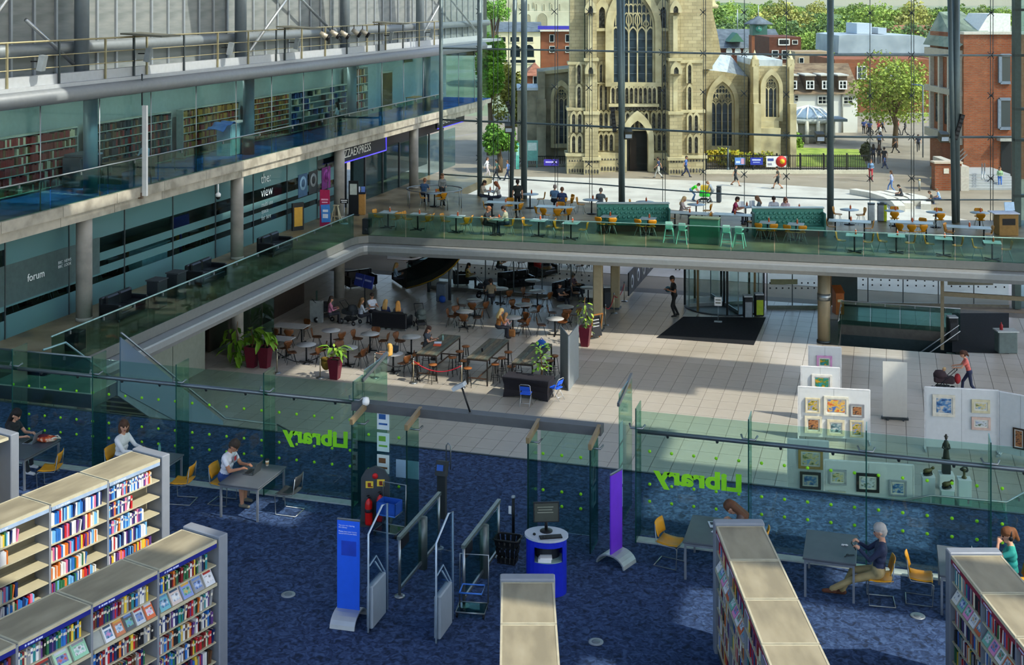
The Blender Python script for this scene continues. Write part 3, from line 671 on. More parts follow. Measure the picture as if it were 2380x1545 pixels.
for x0,x1 in ((-10.95,-9.55),(-6.85,-5.65)):
    part(por,'glass_panel',MB().box(x0,x1,YS-0.30,YS-0.28,ZL+0.02,ZR-0.1),G_SCREEN)
for k,z in enumerate((4.55,4.85,5.6)):
    for x in (-10.7,-10.35,-10.0,-6.8,-6.4,-6.0): link('green_dot',dot_me,GREEN,por,(x,YS-0.29,z))
for x in (-11.02,-5.3):
    nb = part(por,'outer_fin',MB().box(x-0.012,x+0.012,YS+0.2,YS+1.5,ZL+0.02,ZT+0.1),G_FIN)
    part(por,'top_arm',MB().bar((x,YS+0.1,ZT-0.1),(x,YS+1.5,ZT+0.12),0.05,0.08),STEEL)
# notices on the portal glass
NB = [('#dfe6ea','pale notice'),('#cfe0da','pale notice'),('#e6e6e0','pale notice'),('#b9d4d8','pale notice')]
for k in range(4):
    o = single('notice',MB().box(-0.14,0.14,-0.004,0.004,-0.2,0.2).mat(1).box(-0.10,0.06,-0.006,0.0,0.02,0.13).box(-0.10,0.1,-0.006,0,-0.1,-0.06),[M(NB[k][0],0.6,0,0.02),M(['#2a5a9a','#6aa43a','#7a5030','#3a6aa0'][k],0.6)],ORD[k].capitalize()+' notice from the top on the entrance glass beside the fire extinguishers','notice',(-10.35,YS-0.33,ZL+1.95-0.47*k))
    o = single('notice',MB().box(-0.004,0.004,-0.15,0.15,-0.2,0.2).mat(1).box(-0.006,0.0,-0.1,0.08,-0.12,0.1),[M(NB[k][0],0.6,0,0.02),M(['#5a7a9a','#6a8a4a','#8a8a80','#3a7a80'][k],0.6)],ORD[k].capitalize()+' notice from the top on the glass behind the purple banner','notice',(-5.31,YS+0.45,ZL+1.95-0.47*k))
single('notice',MB().box(-0.26,0.26,-0.006,0.006,-0.19,0.19),M('#9fb0c4',0.5,0,0.03),'blank grey sheet hung on the entrance glass above the blue crate','notice',(-9.8,YS-0.31,ZL+0.95))
x,y = at(849,941,ZR+0.15)
cm = thing('dome_camera','white dome camera on the end of the entrance beam','camera',(-10.7,YS-0.45,ZR+0.1))
part(cm,'housing',MB().lathe([(0.0,0.16),(0.06,0.14),(0.08,0.06),(0.07,0.0),(0.0,0.0)],12),WHITE); part(cm,'base',MB().cyl(0,0,-0.02,0.0,0.05),LGREY)
# pole sign on the beam
ps = thing('floodlight','slim grey floodlight on a thin angled arm over the entrance','light',(-8.4,YS-0.28,ZR+0.1))
part(ps,'arm',MB().tube([(0,0,0),(-0.18,0,0.5)],0.02,6),BLACKM); part(ps,'lamp_head',MB().cbox((-0.24,0,0.52),(0.28,0.2,0.08),0,0,-0.5),LGREY)
# ---- security gates
def gate(x, lab):
    g = thing('security_gate',lab,'security gate',(x,20.0,ZL))
    part(g,'clear_panel',MB().prism([(0,0.02),(0.86,0.02),(0.86,1.92),(0.62,1.98),(0,1.72)],-0.012,0.012,'x'),glass('acrylic','#dfeaf0',0.06,0.3))
    part(g,'edge_frame',MB().tube([(0,0.0,0.02),(0,0.0,1.72),(0,0.62,1.98),(0,0.86,1.92),(0,0.86,0.02)],0.018,6),M('#a9bac6',0.2,0.1))
    part(g,'antenna_loop',MB().tube([(0,0.05,1.15),(0,0.35,1.2),(0,0.75,0.75),(0,0.7,0.7),(0,0.3,1.12)],0.014,6),M('#a9bac6',0.2))
    part(g,'base_unit',MB().bbox((0,0.36,0.42),(0.12,0.62,0.74),0.02),M('#8f9ba3',0.5,0,0.04)); return g
gate(-8.6,'clear security gate panel beside the blue standing banner'); gate(-7.35,'clear security gate panel beside the empty shopping trolley')
def barrier(x, lab):
    g = thing('entry_barrier',lab,'barrier',(x,21.4,ZL))
    part(g,'top_rail',MB().box(-0.035,0.035,-0.05,2.15,1.06,1.12),M('#7f8f88',0.35,0.7)); part(g,'rail_side',MB().box(0.03,0.05,-0.0,0.35,0.88,1.06),BLACKM)
    for y in (0.0,2.1):
        p = part(g,'post',MB().cyl(0,y,0.02,1.07,0.028,10),STEEL); part(p,'foot',MB().lathe([(0.1,0),(0.1,0.02),(0.04,0.04)],14,(0,y,0)),STEEL)
    part(g,'glass_infill',MB().box(-0.006,0.006,0.06,2.04,0.2,0.98),G_RAIL); part(g,'bottom_rail',MB().box(-0.02,0.02,0.0,2.1,0.12,0.17),STEEL)
    part(g,'gate_motor_post',MB().cyl(0.0,1.2,0.0,0.98,0.09,12),M('#5c6664',0.4,0.5)); return g
barrier(-8.58,'metal and glass entry barrier rail nearer the fire extinguishers'); barrier(-7.33,'metal and glass entry barrier rail nearer the black basket')
# ---- floor boxes
for px,py,lab in ((670,1382,'round metal floor outlet near the blue banner'),(1385,1492,'round metal floor outlet beside the middle bookcase'),(2133,1432,'round metal floor outlet near the man with the phone')):
    x,y = at(px,py,ZL); o = thing('floor_outlet',lab,'floor outlet',(x,y,ZL)); part(o,'ring',MB().lathe([(0.13,0),(0.13,0.012),(0.10,0.014),(0.0,0.010)],24),M('#9aa2a6',0.4,0.4)); part(o,'lid',MB().lathe([(0.075,0.012),(0.07,0.02),(0,0.02)],20),M('#7b858a',0.4,0.4))
# ---- standing banners
def banner(px,py,lab,col,w,h,rz,lines):
    x,y = at(px,py,ZL); b = thing('banner_stand',lab,'banner',(x,y,ZL),rz)
    pr = [(0.32*cos(a)-0.0,0.22*sin(a)) for a in [pi*k/10 for k in range(11)]]; pr2 = [(0.29*cos(a),0.19*sin(a)) for a in [pi*k/10 for k in range(10,-1,-1)]]
    part(b,'curved_base',MB().prism(pr+pr2,-w/2-0.02,w/2+0.02,'x'),M('#b7bcbe',0.4,0.5,0.05))
    pn = part(b,'panel',MB().box(-w/2,w/2,-0.012,0.012,0.2,h),col); part(b,'top_bar',MB().box(-w/2,w/2,-0.02,0.02,h,h+0.025),STEEL)
    if lines:
        t = text('lettering','You are now leaving\nthe Library\n\nPlease have your books\nissued before you leave',0.036,(-w/2+0.03,-0.016,h-0.1),(pi/2,0,0),M('#d8e2f4',0.6),pn,0.001); 
        part(pn,'print_block',MB().box(-w/2+0.08,w/2-0.06,-0.014,-0.011,h-0.62,h-0.36),M('#1a3fb0',0.6))
banner(810,1443,'bright blue standing banner with small white text on a curved metal foot',M('#1f5fe0',0.5,0,0.04),0.42,1.78,0.05,True)
banner(1432,1306,'purple standing banner seen edge-on at the entrance',M('#6a2fc8',0.5,0,0.05),0.42,1.75,1.22,False)
# ---- kiosk
x,y = at(1270,1372,ZL)
kk = thing('enquiry_kiosk','bright blue curved kiosk with grey top and computer','kiosk',(x,y,ZL),0.1)
ring = [(0.38*cos(a),0.30*sin(a)) for a in [2*pi*k/24 for k in range(24)]]
BLU = M('#1428b8',0.45,0,0.05)
kb = MB()
for i in range(24):
    a,b = ring[i],ring[(i+1)%24]; fr_ = (pi*1.3 < 2*pi*(i+.5)/24 < pi*1.85)
    for z0_,z1_ in ([(0,0.62),(0.9,1.02)] if fr_ else [(0,1.02)]):
        kb.add([(a[0],a[1],z0_),(b[0],b[1],z0_),(b[0],b[1],z1_),(a[0],a[1],z1_),(a[0]*.95,a[1]*.95,z0_),(b[0]*.95,b[1]*.95,z0_),(b[0]*.95,b[1]*.95,z1_),(a[0]*.95,a[1]*.95,z1_)],[(0,1,2,3),(7,6,5,4),(3,2,6,7),(1,0,4,5)])
part(kk,'body',kb,BLU); part(kk,'inner_shelf',MB().prism([(p[0]*.94,p[1]*.94) for p in ring],0.6,0.63),M('#8ea9a2',0.5))
part(kk,'inner_back',MB().prism([(p[0]*.6,p[1]*.6+.08) for p in ring],0.63,1.0),M('#20242c'))
part(kk,'worktop',MB().prism([(p[0]*1.08,p[1]*1.1) for p in ring],1.02,1.06),M('#b4bcc4',0.4,0,0.04))
mo = thing('computer_monitor','dark computer monitor tilted on the blue kiosk','monitor',(x-0.03,y+0.10,ZL+1.06),0.35)
part(mo,'screen_case',MB().cbox((0,0,0.36),(0.48,0.04,0.36),0,-0.12),BLACKM); part(mo,'display',MB().cbox((0,-0.024,0.36),(0.44,0.006,0.32),0,-0.12),M('#3a4038',0.3)); part(mo,'stand',MB().cyl(0,0.03,0.02,0.22,0.03,8),BLACKM); part(mo,'foot',MB().lathe([(0.12,0),(0.12,0.015),(0.03,0.025)],16),BLACKM)
for k in range(5): part(mo,'text_line',MB().cbox((-0.02,-0.03,0.46-0.05*k),(0.3-0.04*(k%2),0.002,0.012),0,-0.12),M('#8b917e',0.5))
kp = thing('keyboard','black keyboard lying on the kiosk top','keyboard',(x+0.12,y-0.14,ZL+1.06),0.45); part(kp,'body',MB().bbox((0,0,0.012),(0.42,0.15,0.024),0.006),BLACKM)
km = MB()
for i in range(13):
    for j in range(4): km.box(-0.195+i*0.03,-0.171+i*0.03,-0.06+j*0.03,-0.036+j*0.03,0.024,0.03)
part(kp,'key_field',km,M('#33373a',0.5),kind='stuff')
single('computer_mouse',MB().ell((0,0,0.015),(0.03,0.05,0.018)),BLACKM,'small black computer mouse beside the kiosk keyboard','mouse',(x-0.2,y-0.12,ZL+1.06),0.3)
single('leaflet_pile',MB().cbox((0,0,0.03),(0.24,0.16,0.06),0.1).cbox((0.02,0,0.07),(0.22,0.15,0.03),0.2),WHITE,'white papers on the shelf inside the blue kiosk','paper',(x+0.02,y-0.18,ZL+0.63),0.1)
# ---- black basket on a stick stand, trolleys
x,y = at(1180,1305,ZL)
bk = thing('shopping_basket','black plastic shopping basket stacked beside the blue kiosk','basket',(x,y,ZL))
bb = MB()
for i in range(16):
    a0,a1 = 2*pi*i/16,2*pi*(i+.72)/16
    q = lambda a,s: (0.24*s*max(-1,min(1,1.3*cos(a))),0.17*s*max(-1,min(1,1.3*sin(a))))
    for r0,z0_,r1,z1_ in ((.74,.0,.8,.12),(.82,.16,.9,.3),(.92,.34,1.0,.46)):
        p = [q(a0,r0),q(a1,r0),q(a1,r1),q(a0,r1)]; zz = [z0_,z0_,z1_,z1_]
        bb.add([(p[k][0],p[k][1],zz[k]) for k in range(4)]+[(p[k][0]*.95,p[k][1]*.95,zz[k]) for k in range(4)],[(0,1,2,3),(7,6,5,4),(0,4,5,1),(2,6,7,3),(1,5,6,2),(3,7,4,0)])
part(bk,'slatted_side',bb,BLACKM); rim = [(0.25*max(-1,min(1,1.3*cos(a))),0.18*max(-1,min(1,1.3*sin(a))),0.47) for a in [2*pi*k/20 for k in range(21)]]
part(bk,'rim',MB().tube(rim,0.02,6),BLACKM); part(bk,'bottom',MB().box(-.18,.18,-.13,.13,0,.02),BLACKM)
part(bk,'inner_stack',MB().box(-.17,.17,-.12,.12,.3,.36),M('#1d2022')); part(bk,'handle',MB().tube([(-.24,0,.47),(-.2,-.12,.43),(.2,-.12,.43),(.24,0,.47)],.012,6),BLACKM)
x,y = at(1193,1250,ZL); pp = thing('post_stand','slim black post with a small white ticket beside the basket','post',(x,y,ZL)); part(pp,'pole',MB().cyl(0,0,0,0.82,0.03,10),BLACKM); part(pp,'cap',MB().cyl(0,0,0.82,0.86,0.04,10),LGREY); part(pp,'ticket',MB().box(-.09,-.03,-.04,-.03,.5,.66),WHITE)
def trolley(px,py,lab,crate,rz=0.0):
    x,y = at(px,py,ZL); t = thing('basket_trolley',lab,'trolley',(x,y,ZL),rz)
    part(t,'frame',MB().tube([(-.26,.2,.1),(-.26,-.2,.1),(.26,-.2,.1),(.26,.2,.1),(-.26,.2,.1)],.014,6).tube([(-.26,.2,.1),(-.26,.24,.95),(.26,.24,.95),(.26,.2,.1)],.014,6).tube([(-.2,.18,.42),(-.2,-.16,.42),(.2,-.16,.42),(.2,.18,.42)],.012,6),STEEL)
    part(t,'wire_deck',MB().box(-.25,.25,-.19,.19,.1,.105),G_RAIL)
    part(t,'blue_trim',MB().tube([(-.2,-.16,.43),(.2,-.16,.43),(.2,.18,.43),(-.2,.18,.43),(-.2,-.16,.43)],.016,6),M('#3a78d0',0.5))
    for sx in (-.24,.24):
        for sy in (-.18,.18): part(t,'castor',MB().tube([(sx-.015,sy,.045),(sx+.015,sy,.045)],.045,10).bar((sx,sy,.05),(sx,sy,.1),.02),BLACKM)
    if crate:
        c = single('basket',MB().box(-.22,.22,-.16,-.14,0,.24).box(-.22,.22,.14,.16,0,.24).box(-.22,-.2,-.16,.16,0,.24).box(.2,.22,-.16,.16,0,.24).box(-.22,.22,-.16,.16,0,.02),M('#1c4fa8',0.5),'blue open basket carried on the trolley by the fire extinguishers','basket',(x,y,ZL+.44),rz)
    return t
trolley(1097,1425,'empty chrome trolley with blue trim beside the security gate',False,0.15); trolley(905,1240,'chrome trolley holding a blue basket by the fire extinguishers',True,-0.1)
# ---- fire point
x,y = at(866,1222,ZL)
fp = thing('fire_point_stand','dark curved fire point board with yellow signs','stand',(x,y+0.15,ZL),0.25)
part(fp,'board',MB().prism([(-.3,0),(.3,0),(.3,.95),(.2,1.12),(0,1.2),(-.2,1.12),(-.3,.95)],-.03,.03,'y'),M('#3c4245',0.5)); part(fp,'foot',MB().box(-.34,.34,-.2,.2,0,.04),M('#3c4245',0.5))
for k,(sx,sz) in enumerate(((-.12,.82),(.12,.86))): s_ = part(fp,'sign_plate',MB().box(sx-.08,sx+.08,-.045,-.03,sz-.07,sz+.07),M('#e0c23c',0.6)); part(s_,'pictogram',MB().cbox((sx,-.047,sz),(.07,.004,.08)).cbox((sx+.02,-.047,sz-.04),(.1,.004,.02)),M('#7a3020'))
part(fp,'red_disc',MB().tube([(0,-.045,1.0),(0,-.03,1.0)],.06,14),M('#c81e1e'))
for (sx,lab,bandc) in ((-.11,'red fire extinguisher with black band lower on the fire point','#20262c'),(.13,'red fire extinguisher with cream band higher on the fire point','#e6d8b0')):
    wx,wy = x+sx*cos(.25)+.13*sin(.25)*1.0, y+.15+sx*sin(.25)-.13
    e = thing('fire_extinguisher',lab,'fire extinguisher',(wx,wy-0.02,ZL+(.04 if sx<0 else .12)))
    part(e,'cylinder',MB().lathe([(.075,0),(.08,.03),(.08,.42),(.06,.49),(.025,.52),(.02,.55)],14),M('#d01c18',0.3,0,0.04)); part(e,'band',MB().cyl(0,0,.26,.33,.082,14),M(bandc)); part(e,'valve',MB().cyl(0,0,.54,.6,.022,8).bar((0,0,.6),(.0,-.12,.63),.02),BLACKM); part(e,'hose',MB().tube([(0.02,0,.57),(.1,-.02,.5),(.1,-.03,.25)],.012,6),BLACKM)
single('fire_plinth',MB().box(-.1,.1,-.1,.1,0,.12),M('#3c4245'),'small dark block under the higher fire extinguisher','block',(x+.13*cos(.25)+.13*sin(.25),y+.13*sin(.25)+.0,ZL))
# door entry post
x,y = at(1003,1245,ZL); dp = thing('access_post','black access control post with a chrome hoop at the entrance','post',(x-.1,y+.9,ZL)); part(dp,'post',MB().box(-.09,.09,-.06,.06,0,.95),M('#22282a')); part(dp,'head',MB().cbox((0,0,1.05),(.22,.2,.3),0,-.3),M('#2b3032')); part(dp,'reader',MB().cbox((0,-.12,1.1),(.14,.02,.12),0,-.3),M('#2858a8')); part(dp,'hoop',MB().tube([(.06,.1,1.0),(.06,.1,1.5),(.1,.1,1.56),(.16,.1,1.5),(.16,.1,1.0)],.014,6),STEEL)
# ---- tables
TOPG = M('#4b5158',0.45,0,0.06); LEGG = M('#8c9298',0.4,0.5)
def mk_table():
    t = thing('reading_table','', 'table'); part(t,'tabletop',MB().bbox((0,0,.71),(.95,1.3,.035),.008),TOPG)
    part(t,'apron',MB().box(-.44,.44,-.62,-.59,.64,.69).box(-.44,.44,.59,.62,.64,.69).box(-.44,-.41,-.6,.6,.64,.69).box(.41,.44,-.6,.6,.64,.69),LEGG)
    for sx in (-.43,.43):
        for sy in (-.6,.6): part(t,'leg',MB().box(sx-.02,sx+.02,sy-.02,sy+.02,0,.69),LEGG)
    return t
TBL = Proto(mk_table)
TABLES = {'L1':(-18.9,24.2),'L2':(-15.65,24.2),'L3':(-13.1,24.2),'R1':(-3.22,24.2),'R2':(-1.0,24.15),'R3':(1.38,24.15)}
TL_ = {'L1':'grey reading table with a laptop and a patterned bag','L2':'grey reading table in front of the person in the white hoodie','L3':'grey reading table with a coffee cup','R1':'grey reading table covered with open magazines','R2':'grey reading table with folded glasses and keys','R3':'grey reading table beside the woman in teal'}
for k,(x,y) in TABLES.items(): TBL((x,y,ZL),0,TL_[k],'library reading tables')
ORANGE = noise_mix('orange_shell',['#c98a12','#d9981c','#e2a42c'],2.0,0.45,3)
def shell_chair(mat_s, name='sled_chair'):
    c = thing(name,'','chair')
    # faces +y
    se = MB(); n=6
    rows = [(-.20,.47),(-.05,.445),(.1,.44),(.2,.455),(.23,.44)]
    for i in range(len(rows)):
        for k in range(n+1):
            u = -1+2*k/n; se.v.append((u*.22,rows[i][0],rows[i][1]+.02*u*u))
    for i in range(len(rows)-1):
        for k in range(n): se.f.append((i*(n+1)+k,i*(n+1)+k+1,(i+1)*(n+1)+k+1,(i+1)*(n+1)+k)); se.m.append(0); se.sm.append(True)
    ba = MB(); rb = [(-.19,.56),(-.21,.62),(-.235,.72),(-.265,.83)]; wd = [.19,.205,.21,.195]
    for i in range(4):
        for k in range(n+1):
            u = -1+2*k/n; ba.v.append((u*wd[i],rb[i][0]+.035*u*u,rb[i][1]))
    for i in range(3):
        for k in range(n): ba.f.append((i*(n+1)+k,i*(n+1)+k+1,(i+1)*(n+1)+k+1,(i+1)*(n+1)+k)); ba.m.append(0); ba.sm.append(True)
    for nm,mb in (('seat',se),('backrest',ba)):
        o = part(c,nm,mb,mat_s); md = o.modifiers.new('th','SOLIDIFY'); md.thickness = .014
    for s in (-1,1):
        part(c,'side_frame',MB().tube([(s*.2,-.22,.80),(s*.21,-.19,.5),(s*.22,-.15,.43),(s*.22,.2,.43),(s*.22,.24,.40),(s*.22,.22,.012),(s*.22,-.24,.012)],.011,6),STEEL)
    part(c,'cross_bar',MB().tube([(-.22,-.24,.012),(.22,-.24,.012)],.011,6).tube([(-.22,.22,.40),(.22,.22,.40)],.011,6),STEEL)
    return c
CH_O = Proto(lambda: shell_chair(ORANGE)); CH_B = Proto(lambda: shell_chair(M('#23272b',0.6)))
G_ = 'library chairs'
CH_O((-18.0,23.9,ZL),FNX+0.3,'empty orange chair drawn back from the table with the patterned bag',G_)
CH_O((-14.75,24.1,ZL),FNX+.15,'empty orange chair behind the end of the lit bookcase',G_)
CH_O((-16.7,24.55,ZL),FX,'orange chair under the person in the white hoodie',G_)
CH_O((-13.9,24.3,ZL),FX,'orange chair under the man in the printed T-shirt',G_)
CH_O((-19.7,24.6,ZL),FX,'orange chair under the woman in black at the laptop',G_)
CH_B((-12.25,24.25,ZL),FNX,'black chair pushed under the table with the coffee cup',G_)
CH_O((-4.05,24.15,ZL),FX-.2,'empty orange chair beside the table of magazines',G_)
CH_O((-2.4,24.35,ZL),FNX,'orange chair hidden behind the tall bookcase',G_)
CH_O((-.1,23.75,ZL),FNX+.1,'orange chair under the man holding a phone',G_)
CH_O((.58,24.0,ZL),FX,'empty orange chair beside the end bookcase with a red trim',G_)
CH_O((2.2,24.2,ZL),FNX,'orange chair under the woman in teal',G_)
# ---- people in the library
V1 = .0125
person(pmesh('lib1',voxel=V1,hip=(0,0,.54),lean=.15,headp=.35,hands=((-.14,.45,.79),(.12,.46,.79)),feet=((-.16,.42,0),(.2,.62,0)),hair='long',fem=True),(-19.65,24.62,ZL),FX,'seated person in a black top typing on a laptop','#202124','#2b2d33','#cfcfcf','#1b1512',2,sc=1.06)
person(pmesh('lib2',voxel=V1,hip=(0,0,.54),lean=.1,headp=-.02,heady=-.75,hands=((-.12,.46,.77),(.14,.45,.77)),feet=((-.14,.4,0),(.14,.45,0)),hair='bob',sleeve='long'),(-16.66,24.6,ZL),FX,'seated person in a white hooded top looking over one shoulder','#dcdcd8','#3b4658','#444444','#4a3020',2,sc=1.06)
person(pmesh('lib3',voxel=V1,hip=(0,0,.54),lean=.22,headp=.5,hands=((-.12,.47,.78),(.12,.45,.78)),feet=((-.14,.38,0),(.16,.48,0)),legs='short'),(-13.85,24.33,ZL),FX,'seated person in a white printed T-shirt and blue shorts typing','#dcdce0','#2c4a80','#6a6658','#3a3026',1,sc=1.06)
person(pmesh('lib4',voxel=V1,hip=(0,0,.54),lean=.55,headp=.5,hands=((-.2,.5,.78),(.2,.45,.78)),feet=((-.14,.4,0),(.14,.45,0)),hair='long',fem=True,sleeve='long'),(-2.45,24.4,ZL),FNX,'person with long brown hair bent over magazines behind the bookcase','#5a4a44','#2a2c34','#333333','#5a3a24',2,sc=1.06)
person(pmesh('lib5',voxel=V1,hip=(0,.02,.54),lean=-.12,headp=.35,hands=((-.1,.34,.92),(.08,.36,.97)),feet=((-.12,.95,0.02),(.1,.62,0)),sleeve='long',curl=1.1),(-.12,23.72,ZL),FNX,'seated person with grey hair in a navy jacket and khaki trousers holding a phone','#26304a','#a08f62','#5a3420','#a8a49c',2,sc=1.06)
person(pmesh('lib6',voxel=V1,hip=(0,0,.54),lean=.1,headp=.1,heady=.3,hands=((-.1,.25,1.12),(.12,.42,.78)),feet=((-.12,.4,0),(.12,.45,0)),hair='tail',fem=True,sleeve='short'),(2.2,24.2,ZL),FNX,'seated person in a teal top with headphones and tied brown hair','#2e9c8c','#2b3140','#333333','#6a4020',2,sc=1.06)
single('shirt_print',MB().box(-.09,.09,0,.004,-.07,.07).mat(1).box(-.04,.05,-.001,.005,-.03,.06),[M('#8a8f98'),M('#c0303a')],'dark and red print on the chest of the white T-shirt','print',(-13.60,24.33,ZL+.97),FX)
hp_ = thing('headphones','black over-ear headphones worn by the woman in teal','headphones',(2.14,24.2,ZL+1.28),FNX); part(hp_,'band',MB().tube([(.11*cos(a),-.02,.11*sin(a)+.03) for a in [pi*k/10 for k in range(11)]],.012,6),BLACKM)
for s in (-1,1): part(hp_,'ear_cup',MB().ell((s*.108,-.01,.0),(.025,.04,.05)),BLACKM)
# ---- things on the tables
def laptop(loc,rz,lab,col='#8d959c'):
    l = thing('laptop',lab,'laptop',loc,rz); part(l,'base',MB().bbox((0,0,.009),(.34,.24,.018),.005),M(col,0.35,0.5)); part(l,'keyboard',MB().box(-.15,.15,-.02,.09,.018,.021),BLACKM)
    part(l,'lid',MB().cbox((0,-.165,.115),(.34,.012,.235),0,.30),M(col,0.35,0.5)); part(l,'display',MB().cbox((0,-.158,.115),(.31,.004,.2),0,.30),M('#2a3442',0.2)); return l
laptop((-19.0,24.5,ZL+.73),FNX+0.1,'open grey laptop in front of the woman in black'); laptop((-13.2,24.3,ZL+.73),FNX,'open dark laptop in front of the man in the printed T-shirt','#4a5054'); laptop((1.7,24.2,ZL+.73),FX,'open laptop in front of the woman in teal')
def bottle(loc,lab,col='#8fd0c4',h=.22):
    b = thing('bottle',lab,'bottle',loc); part(b,'body',MB().lathe([(.03,0),(.033,.02),(.033,h*.6),(.014,h*.85),(.014,h*.92)],12),glass('bottle_'+lab[:6],col,0.1,0.3,(col,0.35))); part(b,'cap',MB().cyl(0,0,h*.9,h,.017,10),M('#3aa050')); return b
bottle((-19.2,24.1,ZL+.73),'small clear water bottle on the table with the patterned bag'); bottle((-15.75,24.75,ZL+.73),'clear bottle with green cap beside the person in the white hoodie')
bg = thing('handbag','red and white patterned cloth bag lying on the reading table','bag',(-18.65,24.62,ZL+.73),.4)
part(bg,'body',MB().ell((0,0,.07),(.24,.12,.08),14,8),noise_mix('bag_cloth',['#8a2a1c','#c85a2c','#e8dcc0'],9,0.9)); part(bg,'flap',MB().ell((-.08,.02,.12),(.15,.09,.05)),M('#5a1f2c',0.8)); part(bg,'strap',MB().tube([(.05,-.06,.06),(.2,-.1,.12),(.3,.02,.06),(.22,.1,.1),(.1,.08,.08)],.018,6),M('#e6dcc4'))
cf = thing('coffee_cup','takeaway paper coffee cup on the reading table','cup',(-13.05,24.75,ZL+.73)); part(cf,'cup',MB().lathe([(.03,0),(.042,.12)],14),M('#e8dcc4')); part(cf,'sleeve',MB().lathe([(.036,.035),(.042,.085)],14),M('#b08a5a')); part(cf,'lid',MB().lathe([(.045,.12),(.045,.13),(.038,.145),(0,.145)],14),M('#2c2420'))
for k,(dx,dy,rz,lab) in enumerate(((.02,.35,.3,'open magazine with dark pictures lying near the bookcase end'),(.15,.02,-.35,'open magazine with pale pages at the table edge'))):
    m_ = thing('magazine',lab,'magazine',(-3.15+dx,24.15+dy,ZL+.73),rz); part(m_,'page',MB().cbox((-.1,0,.006),(.2,.28,.006),0,0,.05),M('#d8dce6',0.4)); part(m_,'page',MB().cbox((.1,0,.006),(.2,.28,.006),0,0,-.05),M('#c9cfdc',0.4)); part(m_,'picture',MB().cbox((-.1,.04,.0105),(.13,.12,.002),0,0,.05),M('#3a3440')) ; part(m_,'picture',MB().cbox((.1,-.05,.0105),(.13,.1,.002),0,0,-.05),M('#6a6470'))
gl_ = thing('spectacles','folded white spectacles on the empty reading table','spectacles',(-.75,24.25,ZL+.73),.2)
for s in (-1,1): part(gl_,'lens_rim',MB().tube([(s*.035+.025*cos(a),.0+.02*sin(a),.008) for a in [2*pi*k/10 for k in range(11)]],.006,5),WHITE)
part(gl_,'temple',MB().tube([(-.06,.0,.01),(.05,.03,.01)],.006,5).tube([(.06,0,.01),(-.05,.035,.012)],.006,5),WHITE)
ky = thing('keys','small bunch of dark keys on the empty reading table','keys',(-.68,23.85,ZL+.73)); part(ky,'ring',MB().tube([(.03*cos(a),.03*sin(a),.005) for a in [2*pi*k/10 for k in range(11)]],.005,5),BLACKM); part(ky,'key',MB().cbox((.07,.02,.005),(.09,.02,.006),.3),BLACKM); part(ky,'key',MB().cbox((-.04,-.06,.005),(.08,.02,.006),1.2),BLACKM)
ph = thing('phone','dark phone held by the man in the navy jacket','phone',(-.575,23.72,ZL+.97),FX); part(ph,'body',MB().cbox((0,0,0),(.075,.012,.15),0,.6),BLACKM); part(ph,'screen',MB().cbox((0,.008,.003),(.065,.002,.13),0,.6),M('#30404a',0.2))
# bags
rk = thing('rucksack','small dark rucksack on the carpet under the end table','bag',(1.2,23.4,ZL)); part(rk,'body',MB().ell((0,0,.16),(.15,.12,.17),12,8),M('#4a4630')); part(rk,'pocket',MB().ell((0,-.1,.1),(.1,.05,.08)),M('#6a5a30')); part(rk,'strap',MB().tube([(-.06,.1,.28),(0,.14,.36),(.06,.1,.28)],.012,6),BLACKM)
